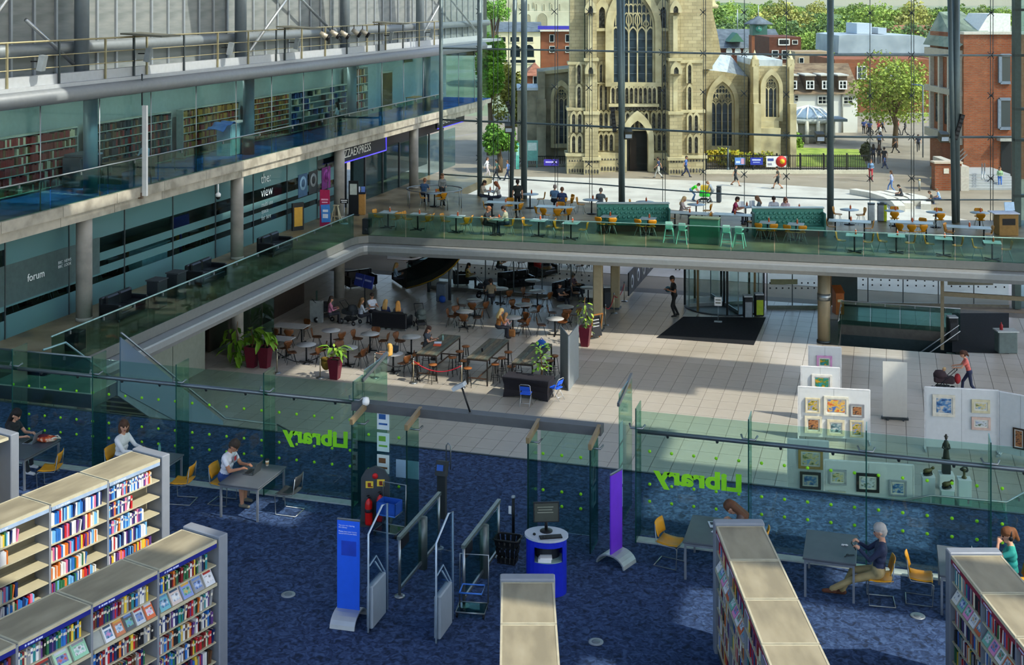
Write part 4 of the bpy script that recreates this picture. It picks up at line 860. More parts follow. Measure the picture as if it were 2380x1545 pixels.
# ================================================================ BOOKCASES AND BOOKS
TOPW = noise_mix('case_top',['#857d66','#978e74','#a1987e'],0.9,0.55,4,stretch=(1,3,1)); TOPE = M('#b4ad92',0.5)
NAVY = M('#16207a',0.5,0,0.05); REDT = M('#7a1830',0.5,0,0.05); SHELF = M('#b9b294',0.6,0,0.05); ENDG = M('#858b92',0.45,0.15,0.04); BACKB = M('#7d765f',0.7,0,0.05)
BAY, CH_, CD = 1.28, 2.15, 0.80
def rowz(r): return CH_-0.40-0.315*r
NBAY = {}
def bookcase(lab, org, ang, nb, strip, sides, rows=6, rev=False):
    # org: far end, front corner at floor level in (R,D); ang: direction of the length measured in the camera frame; local x along length, y to the back
    L = nb*BAY
    if rev: org = (org[0]-L*cos(ang),org[1]-L*sin(ang))
    t = thing('bookcase',lab,'bookcase',org+(ZL,),ang)
    if rev: NBAY[t.name] = nb
    part(t,'end_panel',MB().bbox((L+0.12 if rev else -0.10,CD/2,CH_/2+0.01),(0.20,CD+0.04,CH_+0.06),0.015),ENDG)
    part(t,'spine_board',MB().box(0,L,CD/2-0.02,CD/2+0.02,0.02,CH_-0.05),BACKB); part(t,'plinth',MB().box(0,L,0.03,CD-0.03,0,0.09),DSTEEL)
    for b in range(nb):
        x = b*BAY
        tp = part(t,'top_panel',MB().box(x+0.025,x+BAY-0.025,0.03,CD-0.03,CH_-0.05,CH_),TOPW)
        part(tp,'edging',MB().box(x+0.02,x+BAY-0.02,0.0,0.03,CH_-0.05,CH_+0.005).box(x+0.02,x+BAY-0.02,CD-0.03,CD,CH_-0.05,CH_+0.005).box(x+.02,x+.04,.03,CD-.03,CH_-.05,CH_+.005).box(x+BAY-.04,x+BAY-.02,.03,CD-.03,CH_-.05,CH_+.005),TOPE)
        part(t,'upright',MB().box(x-0.022,x+0.022,0.0,CD,0.0,CH_-0.02) if rev else MB().box(x+BAY-0.022,x+BAY+0.022,0.0,CD,0.0,CH_-0.02),ENDG)
        for sd in sides:
            y0,y1 = (0.01,CD/2-0.02) if sd == 'f' else (CD/2+0.02,CD-0.01)
            ys = -0.006 if sd == 'f' else CD-0.006
            s_ = part(t,'sign_strip',MB().box(x+0.03,x+BAY-0.03,ys,ys+0.012,CH_-0.115,CH_-0.05),strip)
            if sd == 'f':
                w = MB()
                for k in range(7): w.box(x+0.12+k*0.045,x+0.145+k*0.045+0.01*(k%3),ys-0.003,ys,CH_-0.095,CH_-0.07)
                part(s_,'printed_words',w,M('#b9c4e6'),kind='stuff')
            for r in range(rows):
                z = rowz(r); part(t,'shelf',MB().box(x+0.025,x+BAY-0.025,y0,y1,z-0.02,z),SHELF)
    return t
BC = {'dark red':'#7a1c20','navy':'#1c2a58','blue':'#2a6ab4','sky blue':'#6aa8d4','white':'#d6d6d2','black':'#1e1e22','grey':'#8a8c8c','brown':'#5c4028','orange':'#d0702a','yellow':'#d8b83a','green':'#2f6a44','teal':'#2a7c80','cream':'#d8ccac','purple':'#5c3a78','pink':'#c86a8c','red':'#b8262c'}
PAGES = M('#ddd6c0',0.8,0,0.05); BME = {}
def book_mesh(col):
    if col not in BME:
        # unit book: x thickness, y depth (spine at y=0), z height
        b = MB().box(0,1,0,0.05,0,1).box(0,0.12,0.05,1,0,1).box(0.88,1,0.05,1,0,1).mat(1).box(0.12,0.88,0.05,0.97,0.02,0.97).mat(2).box(0.1,0.9,-0.01,0.0,0.62,0.78)
        me = b.mesh('book_'+col.replace(' ','_'))
        for m in (M(BC[col],0.5,0,0.1,3.0),PAGES,M('#cfc9b4' if col not in('white','cream') else '#3a4a80',0.6)): me.materials.append(m)
        BME[col] = me
    return BME[col]
PAL_DARK = ['dark red','navy','black','brown','grey','blue','green','white','red','cream','teal','purple','yellow','black','navy','dark red','grey','white','orange']
PAL_BLUE = ['blue','white','sky blue','navy','white','blue','navy','white','sky blue','blue','orange','red','pink','white','navy','purple','cream']
rng = random.Random(11); NBOOK = [0]; stuffb = {}
def stuff_add(col,M4,dims):
    mb = stuffb.setdefault(col,MB()); tx,dp,ht = dims
    vs = [M4 @ Vector(p) for p in [(0,0,0),(tx,0,0),(tx,dp,0),(0,dp,0),(0,0,ht),(tx,0,ht),(tx,dp,ht),(0,dp,ht)]]
    mb.add(vs,[(3,2,1,0),(4,5,6,7),(0,1,5,4),(1,2,6,5),(2,3,7,6),(3,0,4,7)])
def fill(case, cname, b, r, pal, f0, f1, bayname, indiv, side='f'):
    base = Matrix.Translation(case.location) @ Matrix.Rotation(case.rotation_euler.z,4,'Z')
    rev = case.name in NBAY
    if rev: b = NBAY[case.name]-1-b
    x = b*BAY+0.04; xe = b*BAY+BAY-0.05; w = xe-x; x0 = x+w*f0; x1 = x+w*f1; z = rowz(r); n = 0; made = []
    if rev: x0,x1 = xe-w*f1,xe-w*f0
    # nearest the end panel first
    while x0 < x1-0.02:
        t_ = rng.uniform(0.022,0.05); h_ = rng.uniform(0.19,0.255); d_ = rng.uniform(0.15,0.2); lean = 0.0
        if x0+t_ > x1: break
        col = rng.choice(pal); yf = 0.03+rng.uniform(0,0.02)
        if rng.random() < 0.05: lean = 0.16
        Mt = base @ Matrix.Translation((x0,yf,z)) @ Matrix.Rotation(lean,4,'Y')
        if indiv and NBOOK[0] < 296:
            o = bpy.data.objects.new('book',book_mesh(col)); COL.objects.link(o)
            o.matrix_world = Mt @ Matrix.Diagonal((t_,d_,h_,1)); NBOOK[0] += 1
            made.append((o,col))
        else: stuff_add(col,Mt,(t_,d_,h_))
        x0 += t_+rng.uniform(0.0005,0.003)+lean*0.2; n += 1
    for n,(o,col) in enumerate(made[::-1] if rev else made):
        tag(o,'%s book, %s from the end on the %s shelf, %s, %s'%(col,ORD[n],ORD[r] if r else 'top',bayname,cname),'book','books on the library shelves')
COVERS = ['#e0dccf','#6fae9a','#d886b4','#d8d8d8','#c25a34','#8a8c94','#c4ccd4','#a8382c','#6a88c0','#d0a048','#3a5068','#5a8cb0']
def display(case, cname, b, r, cols, bayname, n=5):
    base = Matrix.Translation(case.location) @ Matrix.Rotation(case.rotation_euler.z,4,'Z'); z = rowz(r); rev = case.name in NBAY
    if rev: b = NBAY[case.name]-1-b
    dp = part(case,'sloping_shelf',MB().prism([(0.0,z-0.02),(0.02,z-0.02),(0.20,z+0.26),(0.18,z+0.27)],b*BAY+0.03,b*BAY+BAY-0.03,'x'),M('#9aa09a',0.5)); part(dp,'lip',MB().box(b*BAY+0.03,b*BAY+BAY-0.03,-0.02,0.01,z-0.02,z+0.03),SHELF)
    for k,(c,what) in enumerate(cols):
        w = BAY/ n; x = b*BAY+0.06+k*(w-0.015); wd = w*0.80
        if rev: x = (b+1)*BAY-0.06-wd-k*(w-0.015)
        Mt = base @ Matrix.Translation((x,0.01,z+0.03)) @ Matrix.Rotation(-0.57,4,'X')
        t = thing('book','%s face-out book, %s on the sloping shelf, %s, %s'%(what,ORD[k],bayname,cname),'book',group='face-out books')
        t.matrix_world = Mt; NBOOK[0] += 1
        part(t,'cover',MB().box(0,wd,-0.03,-0.02,0,0.25).box(0,wd,0.0,0.004,0,0.25),M(c,0.35,0,0.05)); part(t,'pages',MB().box(0.004,wd-0.004,-0.02,0.0,0.004,0.246),PAGES)
        part(t,'cover_picture',MB().box(wd*.15,wd*.85,-0.032,-0.030,0.05,0.16),noise_mix('cov%d%s'%(k,cname[:4]+str(b)+str(r)),[COVERS[(k*3+b)%12],COVERS[(k*5+2+r)%12],'#20242c'],14,0.4)); part(t,'title_bar',MB().box(wd*.1,wd*.9,-0.032,-0.030,0.19,0.225),M(COVERS[(k+b+4)%12]))
def case_at(px,py,face): # top corner pixel -> floor point below it
    return at(px,py,ZL+CH_)
ANGL = radians(31.0)   # left cases are turned this far from the camera axis
# length runs from the far end towards the viewer: direction in camera frame (-sin31,-cos31)
def ang_of(r,d): v = RD(r,d); return atan2(v[1],v[0])
aL = ang_of(sin(ANGL),cos(ANGL)); aR = ang_of(0,-1)
caseB = bookcase('grey bookcase with a navy sign strip and face-out books',case_at(506,1254,0),aL,4,NAVY,'f',rev=True)
caseA = bookcase('sunlit grey bookcase full of blue and white paperbacks',case_at(374,1066,0),aL,4,M('#8ea2b8',0.5),'f',rev=True)
caseC = bookcase('low-angle middle bookcase seen mainly from its wooden top',case_at(1165,1352,0),aR,3,NAVY,'')
caseD = bookcase('long bookcase with dark red trim beside the magazines table',case_at(1664,1222,0),aR,5,REDT,'f')
caseE = bookcase('bookcase with red sign strip at the edge of the view',case_at(2210,1290,0),aR,3,REDT,'f')
caseF = bookcase('bookcase of which only the grey end shows at the edge',case_at(22,1016,0),aL,2,NAVY,'',rev=True)
NB_ = 'navy-strip bookcase'
bn = ['end bay','middle bay','far bay','outer bay']
display(caseB,NB_,0,1,[('#c8ccd0','red and grey'),('#8d9094','dark grey'),('#7f92c8','lilac blue'),('#c9b9b0','pale portrait'),('#67a8b4','teal blue')],'end bay')
display(caseB,NB_,1,1,[('#d2683a','orange'),('#b9c0c6','silver'),('#55585c','charcoal portrait'),('#c07850','sunset coloured'),('#d4d8dc','white')],'middle bay',6)
display(caseB,NB_,2,1,[('#8cc0a0','mint green'),('#a4c8a8','pale green'),('#3a3c40','black portrait')],'far bay',4)
for b,r,f0,f1 in ((0,0,.12,1),(1,0,.08,1),(2,0,.08,1),(0,2,0,1),(1,2,.02,.98),(0,3,0,1),(1,3,.16,1),(0,4,0,1)):
    fill(caseB,NB_,b,r,PAL_DARK,f0,f1,bn[b],True)
for b,r,f0,f1 in ((2,2,.3,1),(0,5,0,1),(1,4,0,1),(1,5,0,1),(2,3,0,1),(2,4,0,1),(3,0,0,1),(3,1,0,1),(3,2,0,1)): fill(caseB,NB_,b,r,PAL_DARK,f0,f1,bn[b],False)
PB_ = 'paperback bookcase'
for b,r,f0,f1 in ((0,0,.1,1),(0,1,.5,1),(0,2,.28,1),(0,3,.2,1),(1,0,.04,1),(1,1,.1,1)): fill(caseA,PB_,b,r,PAL_BLUE,f0,f1,bn[b],True)
for b,r,f0,f1 in ((0,4,.1,1),(0,5,0,1),(1,2,.12,1),(1,3,.35,1),(1,4,.15,1),(1,5,0,1),(2,0,.45,1),(2,1,.65,1),(2,2,.8,1),(2,3,.45,1),(2,4,.2,1),(2,5,.2,1),(3,0,.3,1),(3,1,.5,1)): fill(caseA,PB_,b,r,PAL_BLUE+['yellow','green','orange'],f0,f1,bn[b],False)
for case,nm,nb in ((caseD,'red-trim bookcase',5),(caseE,'edge bookcase',3)):
    for b in range(nb):
        for r in range(6):
            if r == 1 and (b < 2): display(case,nm,b,r,[(COVERS[(b+k)%12],w_) for k,w_ in enumerate(('yellow','dark','sky blue','white','rust'))],bn[b] if b<4 else 'last bay')
            else: fill(case,nm,b,r,PAL_DARK+['cream','white','red'],0.02,.98,bn[min(b,3)],False)
rest_b = MB(); mats_b = []
for i,(c,mb) in enumerate(stuffb.items()):
    rest_b.mat(i).add(mb.v,mb.f); mats_b.append(M(BC[c],0.55,0,0.1,3.0))
single('shelved_books',rest_b,mats_b,'densely packed books filling the remaining library shelves','books',kind='stuff')
# ================================================================ ATRIUM FLOOR
WOODC = noise_mix('chair_ply',['#4a2c16','#6a4020','#7c4e28'],3.0,0.45,3); DKLEG = M('#3a3d3f',0.4,0.6); TOPL = M('#a7a8a4',0.4,0,0.06)
def ply_chair(ms, ml, name='cafe_chair', sc=1.0):
    c = thing(name,'','chair'); n = 6
    rows = [(.22,.44,.19),(.1,.445,.215),(-.08,.45,.2),(-.17,.47,.13)]
    se = MB()
    for y,z,w in rows:
        for k in range(n+1): u = -1+2*k/n; se.v.append((u*w,y-.03*abs(u)**3*(1 if y>.2 else 0),z+.015*u*u))
    for i in range(3):
        for k in range(n): se.f.append((i*(n+1)+k,i*(n+1)+k+1,(i+1)*(n+1)+k+1,(i+1)*(n+1)+k)); se.m.append(0); se.sm.append(True)
    rb = [(-.17,.47,.12),(-.2,.55,.10),(-.215,.63,.17),(-.23,.73,.215),(-.25,.82,.17)]; ba = MB()
    for y,z,w in rb:
        for k in range(n+1): u = -1+2*k/n; ba.v.append((u*w,y+.03*u*u,z))
    for i in range(4):
        for k in range(n): ba.f.append((i*(n+1)+k,i*(n+1)+k+1,(i+1)*(n+1)+k+1,(i+1)*(n+1)+k)); ba.m.append(0); ba.sm.append(True)
    for nm,mb in (('seat',se),('backrest',ba)):
        o = part(c,nm,mb,ms); md = o.modifiers.new('th','SOLIDIFY'); md.thickness = .018
    for sx in (-1,1):
        for sy in (-1,1): part(c,'leg',MB().tube([(sx*.08,sy*.1,.435),(sx*.2,sy*.21,0)],.012,6),ml)
    return c
CHW = Proto(lambda: ply_chair(WOODC,DKLEG)); YEL = noise_mix('chair_yellow',['#b0750e','#c98a14','#d69a24'],2.0,0.4,3)
CHY = Proto(lambda: ply_chair(YEL,M('#a9b4b0',0.4,0.4),'restaurant_chair'))
def mk_round():
    t = thing('round_table','','table'); part(t,'tabletop',MB().lathe([(.0,.715),(.38,.715),(.40,.725),(.40,.74),(.0,.745)],28),TOPL); part(t,'pedestal',MB().cyl(0,0,.03,.715,.035,10),BLACKM); part(t,'base',MB().bar((-.3,0,.02),(.3,0,.02),.06,.04).bar((0,-.3,.02),(0,.3,.02),.06,.04),BLACKM); return t
RT = Proto(mk_round)
def mk_rect():
    t = thing('cafe_table','','table'); part(t,'tabletop',MB().bbox((0,0,.73),(1.5,.75,.03),.008),TOPL)
    for s in (-.5,.5): p = part(t,'pedestal',MB().cyl(s,0,.03,.715,.035,10),BLACKM); part(p,'base',MB().bar((s-.05,-.28,.02),(s+.05,.28,.02),.08,.04),BLACKM)
    return t
CT_ = Proto(mk_rect)
def around(xy,z,angs,proto,tname,grp,r=.62,words=True):
    for a in angs:
        a = a % 360; q = 'near' if 225 <= a < 315 else 'far' if 45 <= a < 135 else 'wall' if 135 <= a < 225 else 'open'
        k_ = (tname,q); USED[k_] = USED.get(k_,0)+1; x = xy[0]+r*cos(radians(a)); y = xy[1]+r*sin(radians(a))
        proto((x,y,z),radians(a)+pi/2,'%s%s chair, %s side of %s'%('' if USED[k_]==1 else ORD[USED[k_]-1]+' ',{'c':'brown','y':'yellow'}[grp[0]],q,tname),grp[1])
USED = {}
GC = ('c','brown cafe chairs')
RTS = [(769,767,'the round table behind the front planter',(200,330)),(860,775,'the round table beside the black sofa back',(175,5,95)),(956,782,'the round table nearest the seated woman in grey',(165,15)),
 (712,800,'the round table beside the paired maroon planters',(215,335,25)),(809,807,'the round table just behind the single maroon planter',(140,345,20)),(914,821,'the round table with the small laptop',(335,20)),
 (1103,697,'the round table next to the standing pram',(190,280,330)),(1080,723,'the round table in front of the grey bin',(185,140,285,10)),(1249,676,'the round table close to the man in a cap',(165,335)),
 (1218,707,'the round table in the middle of the sofas',(150,345,100)),(1314,712,'the round table under the hanging plant',(200,290,335)),(1290,740,'the largest-looking round table by the grey screen',(200,70)),
 (1192,737,'the small round table with the mother and child',(60,345)),(1163,670,'the round table in front of the long sofa',(200,320)),(1367,668,'the round table beside the square columns',(190,)),(1238,651,'the round table behind the leather sofa',())]
for px,py,nm,an in RTS:
    xy = at(px,py,.74); RT((xy[0],xy[1],0),random.uniform(0,1.5),'round grey topped cafe table, '+nm[4:] if False else nm.replace('the ','grey topped ',1),'round cafe tables'); around(xy,0,an,CHW,nm,GC)
for px,py,nm,an in ((677,756,'the long cafe table by the curved glass',(250,290,70)),(641,785,'the long cafe table behind the maroon planters',(290,330))):
    xy = at(px,py,.74); CT_((xy[0],xy[1],0),0,nm.replace('the ','grey ',1),'long cafe tables'); around(xy,0,an,CHW,nm,GC,.75)
# ---- bar tables and stools
PLANK = [noise_mix('bar_plank%d'%k,[a,b],2.0,0.6,4,stretch=(6,1,1)) for k,(a,b) in enumerate((('#4a463a','#6a6452'),('#3f443e','#5c6254'),('#574c3a','#746a54')))]
def mk_bar():
    t = thing('bar_table','','table')
    for k in range(5): part(t,'plank',MB().box(-.42+k*.168+.003,-.42+(k+1)*.168-.003,-1.45,1.45,1.02,1.06),PLANK[k%3])
    part(t,'frame',MB().box(-.42,-.38,-1.44,1.44,.96,1.02).box(.38,.42,-1.44,1.44,.96,1.02).box(-.38,.38,-1.44,-1.4,.96,1.02).box(-.38,.38,1.4,1.44,.96,1.02),M('#3a3029',0.5,0.3))
    for sx in (-.4,.4):
        for sy in (-1.4,1.4): part(t,'leg',MB().box(sx-.025,sx+.025,sy-.025,sy+.025,0,.96),M('#2c2825',0.5,0.3))
    part(t,'foot_bar',MB().box(-.38,.38,-1.42,-1.38,.25,.29).box(-.02,.02,-1.4,1.4,.25,.29).box(-.38,.38,1.38,1.42,.25,.29),M('#4a3222',0.5)); return t
BT = Proto(mk_bar)
def mk_stool():
    t = thing('bar_stool','','stool'); part(t,'seat',MB().lathe([(.0,.70),(.15,.70),(.17,.72),(.16,.745),(.0,.735)],18),noise_mix('stool_wood',['#6a3c18','#8a5226','#9a602e'],3,0.45))
    for k in range(4): a = pi/4+k*pi/2; part(t,'leg',MB().tube([(.1*cos(a),.1*sin(a),.7),(.2*cos(a),.2*sin(a),0)],.012,6),BLACKM)
    part(t,'foot_ring',MB().tube([(.165*cos(2*pi*k/14),.165*sin(2*pi*k/14),.25) for k in range(15)],.010,5),BLACKM); part(t,'spindle',MB().cyl(0,0,.35,.7,.02,8),BLACKM); return t
STL = Proto(mk_stool)
BTS = [((-17.3,47.4),'high plank table with the working woman',[(-1,-.6),(-1,.5),(-.35,-1.75),(.35,-1.7),(1,-.5),(1,.4),(1,1.2)]),((-15.2,47.4),'high plank table with a small black cup',[(-1,-.8),(-.3,-1.75),(.75,-.9),(.75,.0),(.75,.9)]),((-13.35,47.3),'high plank table under the yellowish potted plant',[(-.8,-.9),(-.8,.1),(.85,-.6),(.85,.3),(.85,1.0)])]
for (x,y),lab,ss in BTS:
    BT((x,y,0),0,lab,'high plank tables')
    for k,(dx,dy) in enumerate(ss): STL((x+dx*.75 if abs(dx)>.6 else x+dx,y+dy*.97,0),.3*k,'%s round wooden bar stool at the %s'%(ORD[k],lab),'bar stools')
person(pmesh('stool_f',voxel=.02,hip=(0,0,.82),lean=.12,headp=.3,hands=((-.14,.42,1.1),(.14,.42,1.1)),feet=((-.1,.28,.25),(.1,.3,.25)),hair='long',fem=True,sleeve='short'),(-18.05,47.9,0),FX,'seated person with long dark hair in grey at the high plank table','#3a4048','#3a3a3c','#222222','#3a2218',2)
bottle((-17.35,48.0,1.06),'pale water bottle on the high plank table','#a8d8d8',.24); single('notebook',MB().bbox((0,0,.015),(.3,.22,.03),.004),M('#c9d2dc'),'open pale papers in front of the woman at the high table','paper',(-17.4,47.55,1.06),.3); single('folder',MB().bbox((0,0,.02),(.3,.22,.04),.006),M('#d2502a'),'orange folder lying on the high plank table','folder',(-17.3,47.2,1.06),.2)
single('cup',MB().lathe([(.035,0),(.042,.13),(.0,.13)],12),BLACKM,'small black cup standing alone on the middle high table','cup',(-15.3,46.9,1.06)); single('bag',MB().ell((0,0,.16),(.2,.14,.17),12,8).tube([(-.1,0,.28),(0,0,.4),(.1,0,.28)],.015,6),M('#2462b8',0.6),'bright blue cloth bag on the high table behind the plant','bag',(-13.2,48.1,1.06))
# ---- stanchions and ropes
def mk_stan():
    t = thing('rope_post','','post'); part(t,'pole',MB().cyl(0,0,.02,.93,.022,10),M('#b4a98c',0.3,0.8)); part(t,'base',MB().lathe([(.0,0),(.16,0),(.16,.02),(.04,.045),(.0,.045)],20),STEEL); part(t,'top_cap',MB().lathe([(.03,.9),(.034,.93),(.03,.97),(.0,.985)],12),STEEL); return t
STN = Proto(mk_stan); sp_ = []
for px,py,lab in ((644,867,'chrome rope post beside the paired maroon planters'),(744,878,'chrome rope post left of the single maroon planter'),(871,878,'chrome rope post in front of the reclining reader'),(961,890,'chrome rope post where black and red ropes meet'),(1073,901,'chrome rope post by the black covered table'),(1427,728,'chrome rope post with red rope by the columns'),(1451,700,'chrome rope post behind the far column'),(1407,756,'chrome rope post beside the chalkboard')):
    xy = at(px,py,0); STN((xy[0],xy[1],0),0,lab,'rope posts'); sp_.append(xy)
def rope(a,b,m,lab,sag=.32):
    pts = [(a[0]+(b[0]-a[0])*t,a[1]+(b[1]-a[1])*t,.86-sag*4*t*(1-t)) for t in [k/10 for k in range(11)]]
    single('barrier_rope',MB().tube(pts,.02,6),m,lab,'rope')
BR = M('#1c1c1e',0.8); RR = M('#b02030',0.7)
rope(sp_[0],sp_[1],BR,'black sagging rope beside the paired planters'); rope(sp_[2],sp_[3],BR,'black sagging rope in front of the reclining reader'); rope(sp_[3],sp_[4],RR,'long red rope sagging before the plank table'); rope(sp_[5],sp_[6],RR,'short red rope beside the far column'); rope(sp_[5],sp_[7],RR,'short red rope near the chalkboard')
# ---- plants
LEAFS = [M('#4f7a1e',0.5,0,0.25,2.0),M('#6f9a2a',0.5,0,0.25,2.0),M('#8fae3c',0.5,0,0.2,2.0),M('#3a5a1c',0.5,0,0.2,2.0)]
POT = M('#5c1226',0.35,0,0.08)
def leafmesh(l,w,droop):
    mb = MB(); pts = [(0,0,0),(l*.35,w*.5,.06*l),(l*.75,w*.38,-.02*l-droop*l*.3),(l,0,-droop*l),(l*.75,-w*.38,-.02*l-droop*l*.3),(l*.35,-w*.5,.06*l),(l*.4,0,.03*l)]
    mb.add(pts,[(0,1,6),(1,2,3,6),(6,3,4,5),(6,5,0)],True); return mb.mesh('leaf')
LEAF = [leafmesh(.32,.16,.35),leafmesh(.45,.2,.6),leafmesh(.22,.1,.2),leafmesh(.16,.09,.3)]
for k,m in enumerate(LEAF): m.materials.append(LEAFS[k%4])
LEAFY = []
for k in range(4):
    m = LEAF[k].copy(); m.materials.clear(); m.materials.append(LEAFS[(k+2)%4] if k!=1 else LEAFS[1]); LEAFY.append(m)
def plant(loc,lab,pot,nleaf,h,spread,lm,seed=1,trunk=True,droop=False):
    rg = random.Random(seed); t = thing('potted_plant',lab,'plant',loc)
    if pot: 
        w0,w1,ph = pot; part(t,'pot',MB().add([(s1*w,s2*w,z) for w,z in ((w0,0),(w1,ph),(w1-.03,ph),(w1-.05,ph-.08)) for s1,s2 in ((-1,-1),(1,-1),(1,1),(-1,1))],[(3,2,1,0)]+[(k*4+i,k*4+(i+1)%4,k*4+4+(i+1)%4,k*4+4+i) for k in range(3) for i in range(4)]),POT); part(t,'soil',MB().box(-w1+.04,w1-.04,-w1+.04,w1-.04,ph-.1,ph-.05),M('#2a1e14',0.9)); z0 = ph-.05
    else: z0 = 0
    if trunk: part(t,'stem',MB().tube([(0,0,z0),(.05,.03,z0+h*.4),(-.03,.0,z0+h*.8),(0,0,z0+h)],.03,6,.012),M('#6a5030',0.8))
    for k in range(nleaf):
        a = rg.uniform(0,2*pi); f = rg.random(); o = bpy.data.objects.new('leaf',lm[rg.randrange(len(lm))]); COL.objects.link(o); o.parent = t
        zz = z0+h*(.35+.65*f)-(rg.uniform(0,.6)*h if droop else 0); rr = spread*rg.uniform(0,.55)
        o.location = (rr*cos(a),rr*sin(a),max(z0-.3 if pot else .05,zz)); o.rotation_euler = (rg.uniform(-.3,.3),rg.uniform(-.7,.5)+(.6 if droop else 0),a+rg.uniform(-.5,.5)); s = rg.uniform(.8,1.35); o.scale = (s,s,s)
    return t
x,y = at(586,852,0); plant((x,y,0),'leafy plant in the outer of the paired maroon pots',(.16,.25,.85),26,.75,.4,LEAF[:2],3)
x,y = at(613,853,0); plant((x+.06,y,0),'leafy plant in the inner of the paired maroon pots',(.16,.25,.85),22,.65,.4,LEAF[:2],4)
x,y = at(779,880,0); plant((x,y,0),'bushy green plant in the single maroon pot',(.15,.24,.8),30,.5,.42,LEAF[1:3],5,False)
x,y = pixD(1257,47.4); plant((x,y,0),'tall yellow green plant in a low maroon pot by the covered table',(.26,.28,.42),60,1.5,.65,LEAFY[2:],6)
x,y = at(1360,804,0); plant((x,y,0),'drooping plant in a tall maroon pot before the column',(.15,.25,.85),60,1.3,.6,LEAF[2:],7,True,True)
x,y = at(552,846,0); plant((x,y,0),'tall trailing palm beside the concrete column',None,46,1.75,.75,LEAF[:2],8,True,True)
# ---- covered table, folding chairs, screens
BC_ = M('#1e1c22',0.85,0,0.08)
x0,y0 = at(1222,928,0); ct = thing('covered_table','folding table under a tight black stretch cover','table',(x0,y0+.35,0),-.06)
tp_ = MB(); W2,D2 = .92,.38
tp_.box(-W2,W2,-D2,D2,.72,.76); part(ct,'cover_top',tp_,BC_)
cs_ = MB()
prof = [(W2,D2,.73),(W2*.95,D2*.86,.5),(W2*.93,D2*.84,.3),(W2*.97,D2*.94,0)]
for i in range(3):
    a,b = prof[i],prof[i+1]
    for q in range(4):
        s = [(-1,-1),(1,-1),(1,1),(-1,1)]; p,r = s[q],s[(q+1)%4]; m_ = ((p[0]+r[0])/2*.93,(p[1]+r[1])/2*.8)
        lift = lambda t_,zz: zz+(.14 if zz < .05 else 0)
        A = [(p[0]*a[0],p[1]*a[1],a[2]),((p[0]+r[0])/2*a[0],(p[1]+r[1])/2*a[1]*(1 if i==0 else .9),a[2]),(r[0]*a[0],r[1]*a[1],a[2])]
        B = [(p[0]*b[0],p[1]*b[1],b[2]),((p[0]+r[0])/2*b[0],(p[1]+r[1])/2*b[1]*.85,lift(0,b[2])),(r[0]*b[0],r[1]*b[1],b[2])]
        cs_.add(A+B,[(0,1,4,3),(1,2,5,4)])
part(ct,'cover_sides',cs_,BC_)
def fold_chair():
    c = thing('folding_chair','','chair'); FR = M('#b9bdc0',0.35,0.7); BL = M('#1c5ad8',0.6)
    part(c,'frame',MB().tube([(-.2,.2,0),(-.2,-.02,.42),(-.2,-.18,.78),(-.14,-.2,.82),(.14,-.2,.82),(.2,-.18,.78),(.2,-.02,.42),(.2,.2,0)],.014,6),FR); part(c,'rear_legs',MB().tube([(-.18,-.24,0),(-.18,.05,.42),(-.18,.2,.44)],.012,6),FR); part(c,'rear_leg',MB().tube([(.18,-.24,0),(.18,.05,.42),(.18,.2,.44)],.012,6),FR)
    part(c,'seat',MB().bbox((0,.04,.45),(.38,.38,.04),.01),BL); part(c,'backrest',MB().cbox((0,-.15,.66),(.36,.025,.17),0,.38),BL); part(c,'stretcher',MB().tube([(-.18,-.15,.12),(.18,-.15,.12)],.010,6),FR); return c
FCH = Proto(fold_chair); x,y = at(1222,942,0); FCH((x,y,0),.05,'blue padded folding chair in front of the covered table','folding chairs'); x,y = at(1294,928,0); FCH((x,y,0),1.25,'blue padded folding chair beside the covered table','folding chairs')
x,y = at(1320,895,0); sc_ = thing('display_screen','folded grey display screen standing by the covered table','screen',(x,y,0),0)
a_ = at(1303,880,0); m_ = at(1322,908,0); b_ = at(1344,876,0); a_ = (a_[0]-x,a_[1]-y); m_ = (m_[0]-x,m_[1]-y); b_ = (b_[0]-x,b_[1]-y)
for p,q in ((a_,m_),(m_,b_)): part(sc_,'panel',MB().bar((p[0],p[1],1.05),(q[0],q[1],1.05),.04,2.1),M('#7d8484',0.8,0,0.05))
part(sc_,'edge_strip',MB().bar((m_[0],m_[1],0),(m_[0],m_[1],2.1),.05),LGREY)
x,y = at(1386,786,0); ab = thing('chalkboard','wooden framed chalkboard leaning by the column','sign',(x,y,0),.9); part(ab,'board',MB().cbox((0,0,.55),(.5,.02,.9),0,-.2),M('#1d2024',0.8)); part(ab,'frame',MB().bar((-.27,.12,0),(-.27,-.1,1.1),.05).bar((.27,.12,0),(.27,-.1,1.1),.05).bar((-.27,-.1,1.08),(.27,-.1,1.08),.05).bar((-.27,.1,.1),(.27,.1,.1),.05),M('#8a5a26',0.6))
for k in range(5): part(ab,'chalk_line',MB().cbox((-.02,-.018+.038*(2-k)*.2,.82-.14*k),(.34,.004,.03),0,-.2),M('#b8bcc0'))
